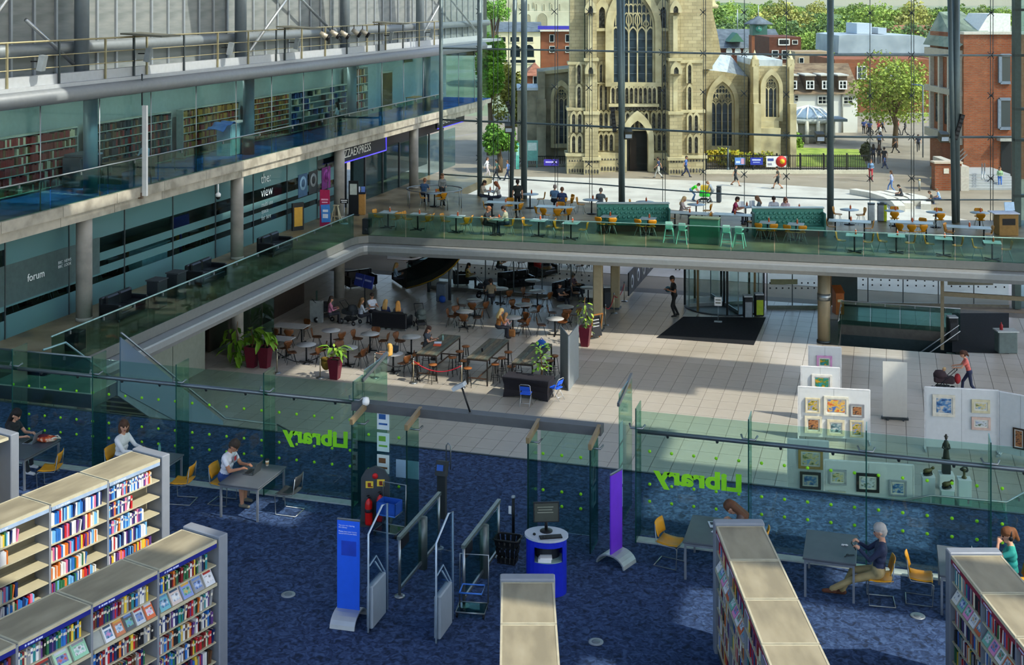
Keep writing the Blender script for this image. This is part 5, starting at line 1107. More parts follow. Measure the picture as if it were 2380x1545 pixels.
# ---- sofas, armchairs, prams
LEA = M('#15171c',0.3,0,0.1); 
def sofa(loc,rz,w,lab,n=2):
    s = thing('sofa',lab,'sofa',loc,rz); part(s,'base',MB().bbox((0,0,.2),(w,.78,.22),.03),LEA)
    for k in range(n): cw = (w-.3)/n; part(s,'seat_cushion',MB().bbox((-w/2+.15+cw*(k+.5),.06,.38),(cw-.02,.62,.14),.04),LEA); part(s,'back_cushion',MB().bbox((-w/2+.15+cw*(k+.5),-.28,.6),(cw-.02,.18,.42),.05),LEA)
    part(s,'back',MB().bbox((0,-.37,.45),(w,.14,.7),.04),LEA)
    for sx in (-1,1): part(s,'arm',MB().bbox((sx*(w/2-.08),0,.38),(.16,.8,.42),.04),LEA)
    for sx in (-1,1):
        for sy in (-1,1): part(s,'foot',MB().cyl(sx*(w/2-.1),sy*.3,0,.1,.03,8),STEEL)
    return s
def S_(px,py,rz,w,lab,n=2): x,y = at(px,py,0); return sofa((x,y,0),rz,w,lab,n)
S_(912,762,FA,1.7,'black leather sofa seen from behind near the prams'); S_(1200,668,-2.4,1.8,'black leather two-seat sofa in the middle of the cafe'); S_(1322,690,-2.0,1.7,'black leather sofa with the capped man'); S_(1072,660,-1.2,.95,'black leather armchair with the woman in mustard',1)
S_(985,640,-2.6,1.6,'black sofa below the curved balcony'); S_(838,665,-2.3,1.6,'dark sofa under the blue printed board'); S_(1262,640,-2.2,1.5,'dark sofa behind the middle sofa')
def pram(loc,rz,lab,col):
    p = thing('pram',lab,'pram',loc,rz); FM = M('#2a2c2e',0.4,0.5)
    part(p,'hood',MB().lathe([(.24,0),(.25,.12),(.18,.24),(.0,.28)],12,(0,-.1,.62),.9,1.0),M(col,0.8)); part(p,'carrycot',MB().bbox((0,.05,.55),(.4,.75,.24),.05),M(col,0.8)); part(p,'frame',MB().tube([(-.22,-.35,.12),(-.2,.0,.5),(-.2,.5,1.0)],.014,6).tube([(.22,-.35,.12),(.2,.0,.5),(.2,.5,1.0)],.014,6),FM); part(p,'handle',MB().tube([(-.2,.5,1.0),(.2,.5,1.0)],.018,6),BLACKM); part(p,'front_fork',MB().tube([(-.2,.35,.12),(-.2,-.05,.5)],.014,6).tube([(.2,.35,.12),(.2,-.05,.5)],.014,6),FM)
    for sx in (-.24,.24):
        for sy,r in ((-.36,.1),(.36,.13)): w = part(p,'wheel',MB().tube([(sx-.018,sy,r),(sx+.018,sy,r)],r,14),BLACKM); part(w,'hub',MB().tube([(sx-.022,sy,r),(sx+.022,sy,r)],r*.55,10),STEEL)
    part(p,'basket',MB().box(-.18,.18,-.25,.25,.18,.3),M('#222428')); return p
def PR(px,py,rz,lab,col): x,y = at(px,py,0); return pram((x,y,0),rz,lab,col)
PR(978,762,.6,'grey pram with a patterned blanket at the end of the sofa','#4a5450'); PR(815,752,1.3,'dark grey pram beside the seated group','#33383a'); PR(752,745,2.2,'black pram with a red toy near the glass counter','#22262a'); PR(1130,690,1.8,'small pram beside the person in beige','#2e3236')
# counters, bins and cafe background
x,y = at(1028,700,0); gb = thing('litter_bin','grey bin with a blue bag by the glass edge','bin',(x,y,0)); part(gb,'body',MB().bbox((0,0,.45),(.5,.45,.9),.04),M('#566068')); part(gb,'bag',MB().ell((.1,-.28,.18),(.18,.14,.18)),M('#1d4a9a')); part(gb,'lid',MB().cbox((0,0,.92),(.46,.42,.04)),M('#3a4248'))
x,y = at(736,748,0); wp_ = thing('counter_end','pale grey end panel of the cafe counter','counter',(x,y,0)); part(wp_,'panel',MB().box(-.3,.3,-.1,.1,0,1.0),M('#8f9694')); part(wp_,'glass_upstand',MB().box(-.02,.02,-.05,.05,1.0,1.45),G_FIN)
DKW = M('#2a2018',0.6,0,0.2); 
cb_ = thing('cafe_counter','dark wooden cafe counter and shelves under the walkway','counter',(-27.6,51.5,0))
part(cb_,'front',MB().box(0,.1,-4.5,4.5,0,1.05),DKW); part(cb_,'worktop',MB().box(-.7,.15,-4.5,4.5,1.05,1.1),M('#4a3826'))
for k in range(4): part(cb_,'back_shelf',MB().box(-3.2,-2.8,-4.4,4.4,.9+.5*k,.94+.5*k),M('#5a4028'))
part(cb_,'back_panel',MB().box(-3.4,-3.2,-4.5,4.5,0,3.1),M('#33241a'))
rg = random.Random(5); jar = MB().lathe([(.05,0),(.06,.02),(.06,.16),(.03,.2),(.0,.2)],8).mesh('jar')
JC = ['#8a4a20','#c9b48a','#6a1f1a','#d8a040','#3a5a6a']
jm = []
for c in JC: m_ = jar.copy(); m_.materials.append(M(c,0.4)); jm.append(m_)
for k in range(4):
    for j in range(9):
        tag(link('jar',jm[rg.randrange(5)],None,None,(-30.6,47.4+j*.95,.94+.5*k)),'small %s jar on the %s counter shelf in the dim cafe'%(ORD[j],ORD[k]),'jar','jars behind the cafe counter')
# curved glass and counter screens beside column
cg = thing('curved_glass_screen','curved green glass screen beside the cafe column','glass screen',at(622,795,0)+(0,))
for k in range(6):
    a0,a1 = radians(200+k*18),radians(200+(k+1)*18-.6); part(cg,'glass_panel',MB().add([(1.6*cos(a),1.6*sin(a),z) for a in (a0,a1) for z in (0.02,3.0)]+[(1.57*cos(a),1.57*sin(a),z) for a in (a0,a1) for z in (0.02,3.0)],[(0,2,3,1),(5,7,6,4),(1,3,7,5),(2,0,4,6),(0,1,5,4),(3,2,6,7)]),G_FIN)
# printed board above sofa
x,y = at(846,660,1.2); pb = thing('printed_board','blue and white printed board propped behind a dark sofa','sign',(x,y,0),-.5); part(pb,'leg',MB().cyl(0,.05,0,1.3,.03,8),BLACKM)
for s in (-1,1): p_ = part(pb,'panel',MB().cbox((s*.36,0,1.35),(.68,.03,.6),0,-.25),M('#3a4a9c')); part(p_,'print_row',MB().cbox((s*.36,-.03,1.42),(.5,.01,.08),0,-.25).cbox((s*.36,-.012,1.28),(.5,.01,.08),0,-.25),M('#b9c4ea'))
# curved balcony under the bridge
cv = thing('curved_stair','dark curved stair with glass side under the bridge','staircase')
arc = [at(945,656,.4),at(975,648,.7),at(1005,637,1.1),at(1032,622,1.6),at(1055,603,2.2),at(1072,582,2.8)]; azs = [.4,.7,1.1,1.6,2.2,2.8]
inn = [(p[0]-1.6,p[1]+1.9) for p in arc]
for k in range(5):
    p,q,r,s = arc[k],arc[k+1],inn[k+1],inn[k]; z,z2 = azs[k],azs[k+1]
    part(cv,'flight_slab',MB().add([(p[0],p[1],z-.35),(q[0],q[1],z2-.35),(r[0],r[1],z2-.35),(s[0],s[1],z-.35),(p[0],p[1],z),(q[0],q[1],z2),(r[0],r[1],z2),(s[0],s[1],z)],[(3,2,1,0),(4,5,6,7),(0,1,5,4),(1,2,6,5),(2,3,7,6),(3,0,4,7)]),M('#2a2c26',0.6))
    part(cv,'glass_side',MB().add([(p[0],p[1],z),(q[0],q[1],z2),(q[0],q[1],z2+1),(p[0],p[1],z+1),(p[0]+.02,p[1]+.02,z),(q[0]+.02,q[1]+.02,z2),(q[0]+.02,q[1]+.02,z2+1),(p[0]+.02,p[1]+.02,z+1)],[(0,1,2,3),(7,6,5,4),(3,2,6,7),(1,0,4,5)]),G_WALL)
part(cv,'yellow_nosing',MB().tube([(p[0],p[1]-.03,z-.3) for p,z in zip(arc,azs)],.03,6),M('#b08a1c')); part(cv,'handrail',MB().tube([(p[0],p[1],z+1.02) for p,z in zip(arc,azs)],.03,6),STEEL)
part(cv,'support_post',MB().cyl(arc[2][0]-.5,arc[2][1]+.8,0,.8,.08,10),DSTEEL); part(cv,'support_post',MB().cyl(arc[4][0]-.5,arc[4][1]+.8,0,1.9,.08,10),DSTEEL)
ex = single('exit_sign',MB().box(-.2,.2,-.02,.02,-.09,.09).box(-.01,.01,-.01,.01,.09,.82).mat(1).box(-.14,-.06,-.025,0,-.05,.05).box(.0,.14,-.025,0,-.02,.03),[emit('exit_green','#1fae50',.8),emit('exit_white','#e8fff0',.8)],'small lit green exit sign under the bridge corner','sign',at(898,584,2.75)+(2.75,),.3); tag(ex)
# ---- people on the atrium floor
def PP(mesh,px,py,z,rz,lab,sh,tr,hair='#2c2018',skin=0,dz=0,sc=1.0,shoe='#2a2420'): x,y = at(px,py,z+dz); return person(mesh,(x,y,z),rz,lab,sh,tr,shoe,hair,skin,None,sc)
PP(P_SIT_LOW_F(),766,712,0,-1.0,'seated person in pink among the prams','#b8748c','#2a2c34',dz=.8); PP(P_SIT_LOW_F(),838,716,0,-.7,'seated person in a pale grey top beside the dark grey pram','#a9b0b6','#2a2c34','#6a5030',dz=.8)
PP(P_SIT_LOW(),865,700,0,-2.2,'seated person in white behind the front sofa','#c8d0d8','#2a2c34',dz=.9); PP(P_SIT_LOW_F(),895,718,0,FA,'seated person in navy on the front sofa','#2a3a60','#2a2c34','#b08a50',dz=.85); PP(P_SIT_LOW_F(),925,722,0,.4,'seated person with long fair hair on the front sofa','#4a4a50','#2a2c34','#b8803a',dz=.85)
PP(P_SIT_LOW_F(),918,618,0,-1.2,'fair haired person seated high on the dim balcony sofa','#8aa0b4','#2a2c34','#c09a60',dz=1.1)
PP(P_SIT_LOW_F(),1086,632,0,-1.4,'seated person in a mustard top in the armchair','#a8863a','#22242a',dz=.8); PP(P_SIT_TABLE(),1142,672,0,.5,'person in a beige top seen from behind by the small pram','#8a7a60','#2a2c34',dz=.85)
PP(P_SIT_LOW(),1332,655,0,-2.0,'seated person in maroon on the far end of the sofa','#5c3640','#2a2c34','#8a7c70',dz=.8); PP(P_SIT_LOW(),1302,678,0,-2.0,'seated person in a dark top and cap looking at a phone','#1c2028','#1c2028','#1a1a1c',dz=.8)
PP(P_SIT_TABLE_F(),1157,748,0,-.9,'seated blonde person in an orange jacket beside a child','#a8682c','#2a2c34','#d8b878',dz=.75); PP(P_SIT_TABLE_F(),1171,752,0,-.5,'seated child in a pale pink top at the small table','#d8a8a4','#2a2c34','#a88050',dz=.6,sc=.8)
PP(sit('recline',hip=(0,-.05,.5),lean=-.45,headp=.5,hands=((-.12,.35,.82),(.12,.35,.82)),feet=((-.1,.5,0),(.12,.75,0)),hair='long',fem=True,legs='short'),893,826,0,-1.9+pi,'reclining person with fair hair in grey reading at the rope','#7f8690','#7f8690','#d0a050',2,dz=.75)
single('tote_bag',MB().bbox((0,0,.16),(.3,.14,.32),.04).tube([(-.08,0,.3),(0,0,.45),(.08,0,.3)],.012,6),M('#a8703a'),'tan tote bag on the floor beside the small table','bag',at(1190,782,0)+(0,))
laptop(at(914,818,.745)+(.745,),FC,'small open laptop on the round table near the rope','#4a4e52')
single('jacket',MB().ell((0,0,.0),(.2,.05,.26),10,8).ell((.0,.0,.18),(.22,.07,.1),10,6),M('#7c6420',0.9),'mustard jacket hung over a chair behind the single planter','jacket',at(757,845,.5)+(.5,))
# man at the revolving door
xy = at(1567,735,0); person(pmesh('holdball',voxel=.018,hip=(0,0,.9),lean=.08,headp=.2,heady=.3,hands=((-.2,.28,1.15),(.2,.3,1.12)),feet=((-.12,.0,0),(.12,-.2,0))),xy+(0,),-1.1+pi,'dark clothed person carrying a ball beside the revolving door','#15171a','#121416','#101010','#1a1412',3,sc=1.12)
single('ball',MB().ell((0,0,0),(.15,.15,.15),14,10),noise_mix('ball_panels',['#2a4a58','#6a98a4','#1c2a30'],4,0.5,1),'grey blue ball carried by the person at the revolving door','ball',at(1553,672,1.2)+(1.2,))
single('person_legs',MB().tube([(-.12,0,.9),(-.12,0,.05)],.085,10,.06).tube([(.12,.05,.9),(.12,.05,.05)],.085,10,.06).ell((-.12,-.06,.05),(.05,.12,.05)).ell((.12,-.01,.05),(.05,.12,.05)),M('#161a24'),'dark trousered legs of someone standing outside below the bridge','person',at(1575,628,0)+(0,)) if False else PP(P_STAND(),1575,628,0,FA,'dark clothed person outside whose legs show below the bridge','#202838','#161a24')
# woman with buggy
xy = at(2253,920,0); person(pmesh('push',voxel=.016,hip=(0,0,.88),lean=.3,headp=.05,hands=((-.16,.52,1.05),(.16,.52,1.05)),feet=((-.1,-.32,.03),(.1,.25,0)),hair='tail',fem=True),xy+(0,),FNX,'person in a coral top pushing a buggy across the floor','#d0685c','#28304a','#222222','#4a2c1c',2,sc=1.02)
pram((xy[0]-.95,xy[1],0),FX,'dark buggy with a red bag pushed by the person in coral','#3a2c30'); single('red_bag',MB().ell((0,0,0),(.12,.12,.2),10,8),M('#a82c30',0.7),'red bag hanging from the buggy handle','bag',(xy[0]-.42,xy[1],.62))
person(sit('baby',hip=(0,0,.4),lean=-.3,headp=.1,hands=((-.15,.2,.6),(.15,.2,.6)),feet=((-.1,.3,.35),(.1,.3,.35))),(xy[0]-1.0,xy[1],.35),FNX,'small child in yellow sitting in the buggy','#c8b83a','#8a6a8a','#333333','#c8a878',2,sc=.55)
# ---- revolving door
c_ = pixD(1683,60.9); rd = thing('revolving_door','round revolving door with bronze canopy and glass wings','revolving door',c_+(0,))
BRO = M('#6a5a3c',0.35,0.6,0.08); R_ = 1.9
part(rd,'canopy',MB().lathe([(R_+.08,2.35),(R_+.12,2.4),(R_+.12,2.95),(R_+.05,3.0),(0,3.0)],40),BRO); part(rd,'threshold',MB().lathe([(R_+.05,0),(R_+.05,.04),(R_-.05,.05),(0,.05)],40),DSTEEL)
for k in range(8): a = 2*pi*k/8+.2; part(rd,'frame_post',MB().box(R_*cos(a)-.05,R_*cos(a)+.05,R_*sin(a)-.05,R_*sin(a)+.05,.04,2.36),BRO if k%2 else M('#1a1e1e',0.4,0.4))
for k in range(24):
    a0,a1 = 2*pi*k/24,2*pi*(k+1)/24
    if k in (4,5,6,16,17,18): continue
    part(rd,'curved_pane',MB().add([(r*cos(a),r*sin(a),z) for r in (R_,R_-.015) for a in (a0,a1) for z in (.06,2.35)],[(0,2,3,1),(5,7,6,4),(1,3,7,5),(2,0,4,6)]),G_FACADE)
for k in range(4): a = .5+k*pi/2; w = part(rd,'wing',MB().bar((.08*cos(a),.08*sin(a),1.2),(1.8*cos(a),1.8*sin(a),1.2),.02,2.2),G_FACADE); part(w,'wing_frame',MB().bar((.08*cos(a),.08*sin(a),.14),(1.8*cos(a),1.8*sin(a),.14),.05,.16).bar((1.8*cos(a),1.8*sin(a),.1),(1.8*cos(a),1.8*sin(a),2.3),.05).bar((.08*cos(a),.08*sin(a),2.28),(1.8*cos(a),1.8*sin(a),2.28),.05,.08),STEEL)
part(rd,'centre_shaft',MB().cyl(0,0,.05,2.35,.06,10),DSTEEL)
x,y = at(1669,748,0); sg = thing('notice_stand','small white notice on a slim metal stand before the revolving door','sign',(x,y,0),.1); part(sg,'pole',MB().cyl(0,0,.02,.75,.015,8),STEEL); part(sg,'base',MB().box(-.18,.18,-.12,.12,0,.03),LGREY); part(sg,'plate',MB().box(-.17,.17,-.015,.0,.75,1.15).mat(1).box(-.12,.12,-.02,-.014,1.0,1.05).box(-.12,.12,-.02,-.014,.86,.92),[WHITE,M('#6a6a5a')])
def binn(px,py,lab,c2): 
    x,y = at(px,py,0); b = thing('litter_bin',lab,'bin',(x,y,0),TH); part(b,'body',MB().bbox((0,0,.5),(.42,.42,1.0),.04),M('#1d2124')); part(b,'front_panel',MB().box(-.16,.16,-.225,-.205,.08,.78),M(c2,0.5)); part(b,'lid',MB().box(-.2,.2,-.2,.2,1.0,1.06),LGREY); part(b,'slot',MB().box(-.12,.12,-.23,-.2,.84,.94),BLACKM)
binn(1738,738,'black recycling bin with a grey panel by the revolving door','#8a9094'); binn(1764,733,'black recycling bin with a yellow green panel by the revolving door','#a8b82a'); binn(1412,715,'black bin standing behind the square column','#2a2e34'); binn(2213,790,'tall black bin beside the slim bronze post','#22262a')
MATD = noise_mix('mat',['#101317','#171b20'],9,0.95)
def matq(q,lab):
    pts = [at(a,b,0) for a,b in q]; mb = MB(); mb.prism(pts[::-1],.0,.012); single('door_mat',mb,MATD,lab,'mat')
matq([(1525,785),(1588,736),(1780,738),(1752,802)],'large dark entrance mat before the revolving door'); matq([(2213,818),(2213,728),(2345,728),(2345,822)],'dark entrance mat beside the stairwell')
x,y = at(1948,728,0); le = thing('lectern','upright orange wooden lectern by the stairwell glass','lectern',(x,y,0),.4); part(le,'body',MB().prism([(-.25,0),(.25,0),(.25,1.25),(-.25,1.0)],-.2,.2,'x'),M('#a85a22',0.5,0,0.15)); part(le,'top_ledge',MB().cbox((0,0,1.15),(.46,.58,.04),0,.46),M('#8a4818')); part(le,'plate',MB().box(-.12,.12,-.265,-.25,.6,.72),M('#d8c8a0'))
x,y = at(1805,790,0)
# dark door leaf behind lectern
x,y = pixD(1966,60.9); dl = thing('door_1','dark glazed door leaf in the entrance wall','door',(x,y,0),TH,kind='structure'); part(dl,'leaf',MB().box(-.7,.55,-.04,.04,.05,3.1),M('#243236',0.35,0.2)); part(dl,'jamb',MB().box(-.85,-.72,-.08,.08,0,3.2),M('#6a4a2a',0.5))
# poster text on glass
pn = thing('glass_sign','forum opening notice printed on the entrance glass','sign',pixD(1822,60.1)+(0,),TH)
text('lettering','the forum',.26,(.35,-.03,2.72),(pi/2,0,0),M('#2a3c5a',0.6),pn,.002,mirror=True)
for k in range(4): part(pn,'notice_line',MB().box(-.5,.5,-.03,-.02,2.38-.2*k,2.44-.2*k),M('#2a4a9c',0.6))
part(pn,'door_plate',MB().box(-.65,.65,-.03,-.02,1.25,1.5),M('#6a7056',0.5))
single('door_plate',MB().box(-1.1,1.1,-.03,0,1.15,1.5),M('#5a5a4a',0.5),'wide olive plate on the glass above the right-hand mat','sign',pixD(2255,60.4)+(0,),TH)
# right service desk
x,y = at(2338,818,0); sd_ = thing('help_desk','grey desk with pale top and red hand-gel pump at the end wall','desk',(x,y,0),TH); part(sd_,'body',MB().bbox((0,0,.45),(.8,.5,.9),.03),M('#5c6a66')); part(sd_,'top',MB().box(-.45,.45,-.3,.3,.9,.95),M('#b4bcb8'))
part(sd_,'pump',MB().lathe([(.07,0),(.07,.2),(.02,.26),(.02,.32)],10,(-.2,0,.95)),M('#8a1c20'))
# ---- art display boards
BRD = M('#cdd0ce',0.8,0,0.03); CANV = [('#3a5a2a','#c8a83a','#6a8ac0'),('#2a4a7a','#5a88b0','#c8c0b0'),('#6a3a2a','#b07a4a','#2a2a30'),('#4a6a3a','#d8c890','#88a8c0'),('#c84a3a','#e0b84a','#3a6ab0'),('#28383a','#6a8a90','#c0c8c0'),('#d89a2a','#3a7a3a','#2a8a9a'),('#8a9ab0','#d0d4d4','#5a6a50')]
PN = [0]
def painting(parent_xy,rz,u,z,w,h,lab,fcol,k,proud=.05):
    ca,sa = cos(rz),sin(rz); x = parent_xy[0]+u*ca+proud*sa; y = parent_xy[1]+u*sa-proud*ca
    p = thing('painting',lab,'painting',(x,y,z),rz,'framed pictures on the display boards'); f = .045+.03*(w>.5)
    part(p,'frame',MB().box(-w/2,w/2,-.03,0.02,-h/2,-h/2+f).box(-w/2,w/2,-.03,.02,h/2-f,h/2).box(-w/2,-w/2+f,-.03,.02,-h/2+f,h/2-f).box(w/2-f,w/2,-.03,.02,-h/2+f,h/2-f),M(fcol,0.5,0.1)); part(p,'mount',MB().box(-w/2+f,w/2-f,-.005,.02,-h/2+f,h/2-f),M('#d8d6ca',0.8))
    m_ = f+.05*min(1,w/.5); part(p,'canvas',MB().box(-w/2+m_,w/2-m_,-.015,-.005,-h/2+m_,h/2-m_),noise_mix('canvas%d'%PN[0],list(CANV[k%8]),7/max(w,.3)*.5,0.7,5,stretch=(1,1,1.6),lo=.38,hi=.62)); PN[0] += 1
def board(px0,px1,pt,d,rz,lab,h,frames):
    # frames: (crop centre px, centre py, width px, height px, label, colour, k)
    cx = (px0+px1)/2; xy = pixD(cx,d); w = (px1-px0)/F_PX*d*1.02; s = d/F_PX
    b = thing('display_board',lab,'display board',xy+(0,),rz); part(b,'panel',MB().box(-w/2,w/2,-.02,.02,.12,h),BRD)
    part(b,'frame',MB().bar((-w/2,0,0),(-w/2,0,h),.04).bar((w/2,0,0),(w/2,0,h),.04).bar((-w/2,0,h),(w/2,0,h),.05,.03),M('#e4e4e2',0.5))
    for s_ in (-1,1): part(b,'foot',MB().box(s_*w/2-.03,s_*w/2+.03,-.25,.25,0,.04),LGREY)
    part(b,'seam',MB().box(-.006,.006,-.023,-.019,.12,h),M('#a8aaa8'))
    for fx,fy,fw,fh,fl,fc,k in frames: painting(xy,rz,(fx-cx)*s,zpy(fy,d)-.0,fw*s,fh*s,fl,fc,k)
c4 = lambda u,v: (1780+u/3.593,750+v/3.593)
def fr4(u,v,w,h,l,c,k): p = c4(u,v); return (p[0],p[1],w/3.593,h/3.593,l,c,k)
RB = .12
board(1881,1953,806,47,RB,'white display board farthest back with the flower picture',1.9,[fr4(488,325,125,105,'pink framed picture of yellow flowers','#c890b8',6)])
board(1864,1949,853,44.4,RB,'white display board with the bright sunflower picture',1.9,[fr4(467,495,165,135,'white framed bright green and yellow sunflower picture','#e4e0d4',6)])
board(1859,2017,906,42.3,RB,'wide white display board hung with six pictures',1.8,[fr4(395,695,120,125,'cream framed dark garden picture, upper row beside the colourful one','#d8cca8',0),fr4(585,690,200,160,'largest cream framed colourful figure picture on the wide board','#e0dcc8',4),fr4(755,720,115,110,'grey framed small brown picture at the end of the upper row','#8a8c90',2),fr4(400,855,140,140,'cream framed brown interior picture in the lower row','#dcd4b8',2),fr4(583,870,140,130,'cream framed snowy arch picture in the lower row','#d8cfae',5),fr4(752,870,110,140,'cream framed tall woodland picture in the lower row','#d4c8a0',0)])
board(1833,1923,1024,37.2,RB,'white display board with two landscapes behind the glass',1.85,[fr4(372,1130,200,165,'gold framed cloudy landscape above the smaller one','#a8884a',3),fr4(370,1310,170,140,'dark framed blue hill landscape below the gold one','#3a3a34',1)])
board(1921,2117,1075,35.4,RB,'wide white display board nearest the library glass',1.85,[fr4(608,1300,140,125,'silver framed small field picture on the nearest board','#a4a8ac',3),fr4(850,1330,185,155,'black framed shoreline picture with wide mount','#1e1e20',7),fr4(1092,1360,140,130,'silver framed dark blue evening picture','#9aa0a8',1),fr4(600,1445,140,60,'pale framed turquoise picture at the bottom of the nearest board','#c8c4b0',1)])
board(2155,2315,900,41.3,RB,'broad white display board with the blue waterfall picture',2.1,[fr4(1490,695,180,180,'large cream framed blue waterfall picture','#d8d2c0',1),fr4(1785,685,145,110,'cream framed small lake picture above the pink framed one','#d0c8a4',3),fr4(1787,828,150,105,'pink framed small shore picture below the lake one','#d4b8a8',7)])
board(2325,2420,905,40.6,-.35,'white display board turned away at the edge of the view',2.1,[(2369,1019,26,48,'dark framed brown still life at the edge of the view','#3a2c1c',2)])
# roller banner, sculptures
x,y = at(2080,974,0); rb_ = thing('roller_banner','plain pale roller banner standing with its back turned','banner',(x,y,0),RB); part(rb_,'sheet',MB().box(-.42,.42,-.006,.006,.08,2.05),M('#cfcdc2',0.8,0,0.03)); part(rb_,'base',MB().box(-.46,.46,-.08,.08,0,.08),DSTEEL); part(rb_,'pole',MB().cyl(0,.03,.05,2.05,.012,6),STEEL); part(rb_,'foot',MB().box(-.3,-.24,-.2,.2,0,.03),DSTEEL); part(rb_,'foot',MB().box(.24,.3,-.2,.2,0,.03),DSTEEL)
def plinth(px,py,h,lab,mk):
    x,y = at(px,py,h); p = thing('plinth','white plinth under '+lab,'plinth',(x,y,0),.1); part(p,'block',MB().bbox((0,0,h/2),(.36,.36,h),.006),M('#dadcda',0.6,0,0.02)); part(p,'top_plate',MB().box(-.19,.19,-.19,.19,h,h+.012),WHITE); s = mk(lab,(x,y,h+.012)); return s
BRONZE = M('#3a3a30',0.45,0.4,0.2)
def animal(lab,loc): s = thing('sculpture',lab,'sculpture',loc,.6); part(s,'body',MB().tube([(-.13,0,.12),(-.05,0,.14),(.05,.01,.13),(.12,0,.17)],[.06,.075,.07,.05],8).ell((.17,0,.2),(.06,.045,.045)),M('#5a5028',0.5,0.3,0.2)); part(s,'base',MB().ell((0,0,.03),(.16,.1,.035)),BRONZE); part(s,'limb',MB().tube([(-.1,.04,.12),(-.12,.06,.03)],.02,6).tube([(.08,-.04,.12),(.1,-.06,.03)],.02,6),BRONZE); return s
def knot(lab,loc): s = thing('sculpture',lab,'sculpture',loc,.2); part(s,'stem',MB().lathe([(.07,0),(.08,.03),(.035,.08),(.04,.2),(.07,.26),(.0,.28)],12),M('#5a5230',0.5,0.3)); part(s,'crown',MB().tube([(.1*cos(a),.05*sin(2*a),.27+.06*sin(a)) for a in [2*pi*k/14 for k in range(15)]],.03,6),BRONZE); return s
def figure(lab,loc): s = thing('sculpture',lab,'sculpture',loc,0); part(s,'robe',MB().lathe([(.09,0),(.1,.05),(.07,.3),(.085,.48),(.05,.56),(.03,.58)],14),BRONZE); part(s,'head',MB().ell((0,0,.64),(.045,.05,.06)),BRONZE); part(s,'hat',MB().lathe([(.07,.68),(.04,.69),(.03,.74),(0,.76)],12),BRONZE); part(s,'arm',MB().tube([(.08,0,.46),(.11,-.05,.34),(.03,-.09,.32)],.025,6).tube([(-.08,0,.46),(-.11,-.05,.34),(-.03,-.09,.32)],.025,6),BRONZE); part(s,'pedestal',MB().box(-.1,.1,-.1,.1,-.0,.02),BRONZE); return s
plinth(2157,1105,.75,'small bronze animal beside the standing figure',animal); plinth(2241,1112,.75,'branching bronze form on the outer plinth',knot); plinth(2201,1136,.6,'low bronze creature in front of the standing figure',animal)
x,y = at(2199,1098,.45); pl = thing('plinth','stepped white plinth with a dark block under the standing figure','plinth',(x,y,0),.1); part(pl,'block',MB().bbox((0,0,.22),(.44,.44,.44),.01),WHITE); part(pl,'dark_block',MB().bbox((0,0,.66),(.24,.24,.44),.01),M('#2a2c2a')); figure('slim bronze standing figure in a hat',(x,y,.88))
# ================================================================ CAFE BRIDGE
TT = M('#9fb0ae',0.35,0,0.06)
def mk_sq():
    t = thing('restaurant_table','','table'); part(t,'tabletop',MB().bbox((0,0,.735),(.72,.72,.03),.008),TT); part(t,'pedestal',MB().cyl(0,0,.03,.72,.035,10),BLACKM); part(t,'base',MB().bar((-.28,-.28,.02),(.28,.28,.02),.06,.04).bar((.28,-.28,.02),(-.28,.28,.02),.06,.04),BLACKM); return t
SQ = Proto(mk_sq)
def mk_lrnd():
    t = thing('restaurant_table','','table'); part(t,'tabletop',MB().lathe([(0,.715),(.44,.715),(.46,.73),(.0,.75)],28),M('#9fb4c0',0.35,0,0.04)); part(t,'pedestal',MB().cyl(0,0,.03,.715,.035,10),BLACKM); part(t,'base',MB().lathe([(.26,0),(.26,.02),(.04,.05)],18),BLACKM); return t
LR = Proto(mk_lrnd)
def mk_long():
    t = thing('restaurant_table','','table'); part(t,'tabletop',MB().bbox((0,0,.735),(1.9,.72,.03),.008),TT)
    for s in (-.65,.65): part(t,'pedestal',MB().cyl(s,0,.03,.72,.035,10),BLACKM); part(t,'base',MB().bar((s,-.28,.02),(s,.28,.02),.08,.04),BLACKM)
    return t
LG = Proto(mk_long)
def mk_sauce():
    t = thing('sauce_bottle','','bottle'); part(t,'body',MB().lathe([(.04,0),(.042,.02),(.042,.14),(.02,.18)],10),M('#b8501c',0.4)); part(t,'cap',MB().lathe([(.022,.18),(.012,.23),(.0,.24)],10),M('#d8d0c0')); return t
SAU = Proto(mk_sauce); GY = ('y','yellow restaurant chairs'); GT = 'restaurant tables'
def tbl(proto,px,py,nm,an,r=.58,sauce=True,topz=.75,rz=0):
    xy = at(px,py,ZL+topz); proto((xy[0],xy[1],ZL),rz,nm.replace('the ','',1) if nm.startswith('the ') else nm,GT); around(xy,ZL,an,CHY,nm,GY,r)
    if sauce: SAU((xy[0]+.05,xy[1]+.1,ZL+.75),0,'sauce bottle on '+nm,'sauce bottles')
for px,py,nm,an in ((902,492,'the front-row bridge table nearest the black speaker',(170,10,350-20)),(971,497,'the second front-row bridge table from the speaker',(170,5,330)),(1060,502,'the third front-row bridge table from the speaker',(170,5,330)),(1156,508,'the front-row bridge table with two diners',(180,0)),(1252,511,'the front-row bridge table after the two diners',(175,355,20)),(1327,517,'the front-row bridge table before the first booth',(180,0)),
  (1986,545,'the front-row bridge table after the second booth',(175,5)),(2083,547,'the front-row bridge table with the orange sauce bottle',(175,5)),(2193,553,'the front-row bridge table third from the second booth',(175,5)),(2306,562,'the front-row bridge table nearest the end wall',(175,5))):
    tbl(SQ,px,py,nm,an)
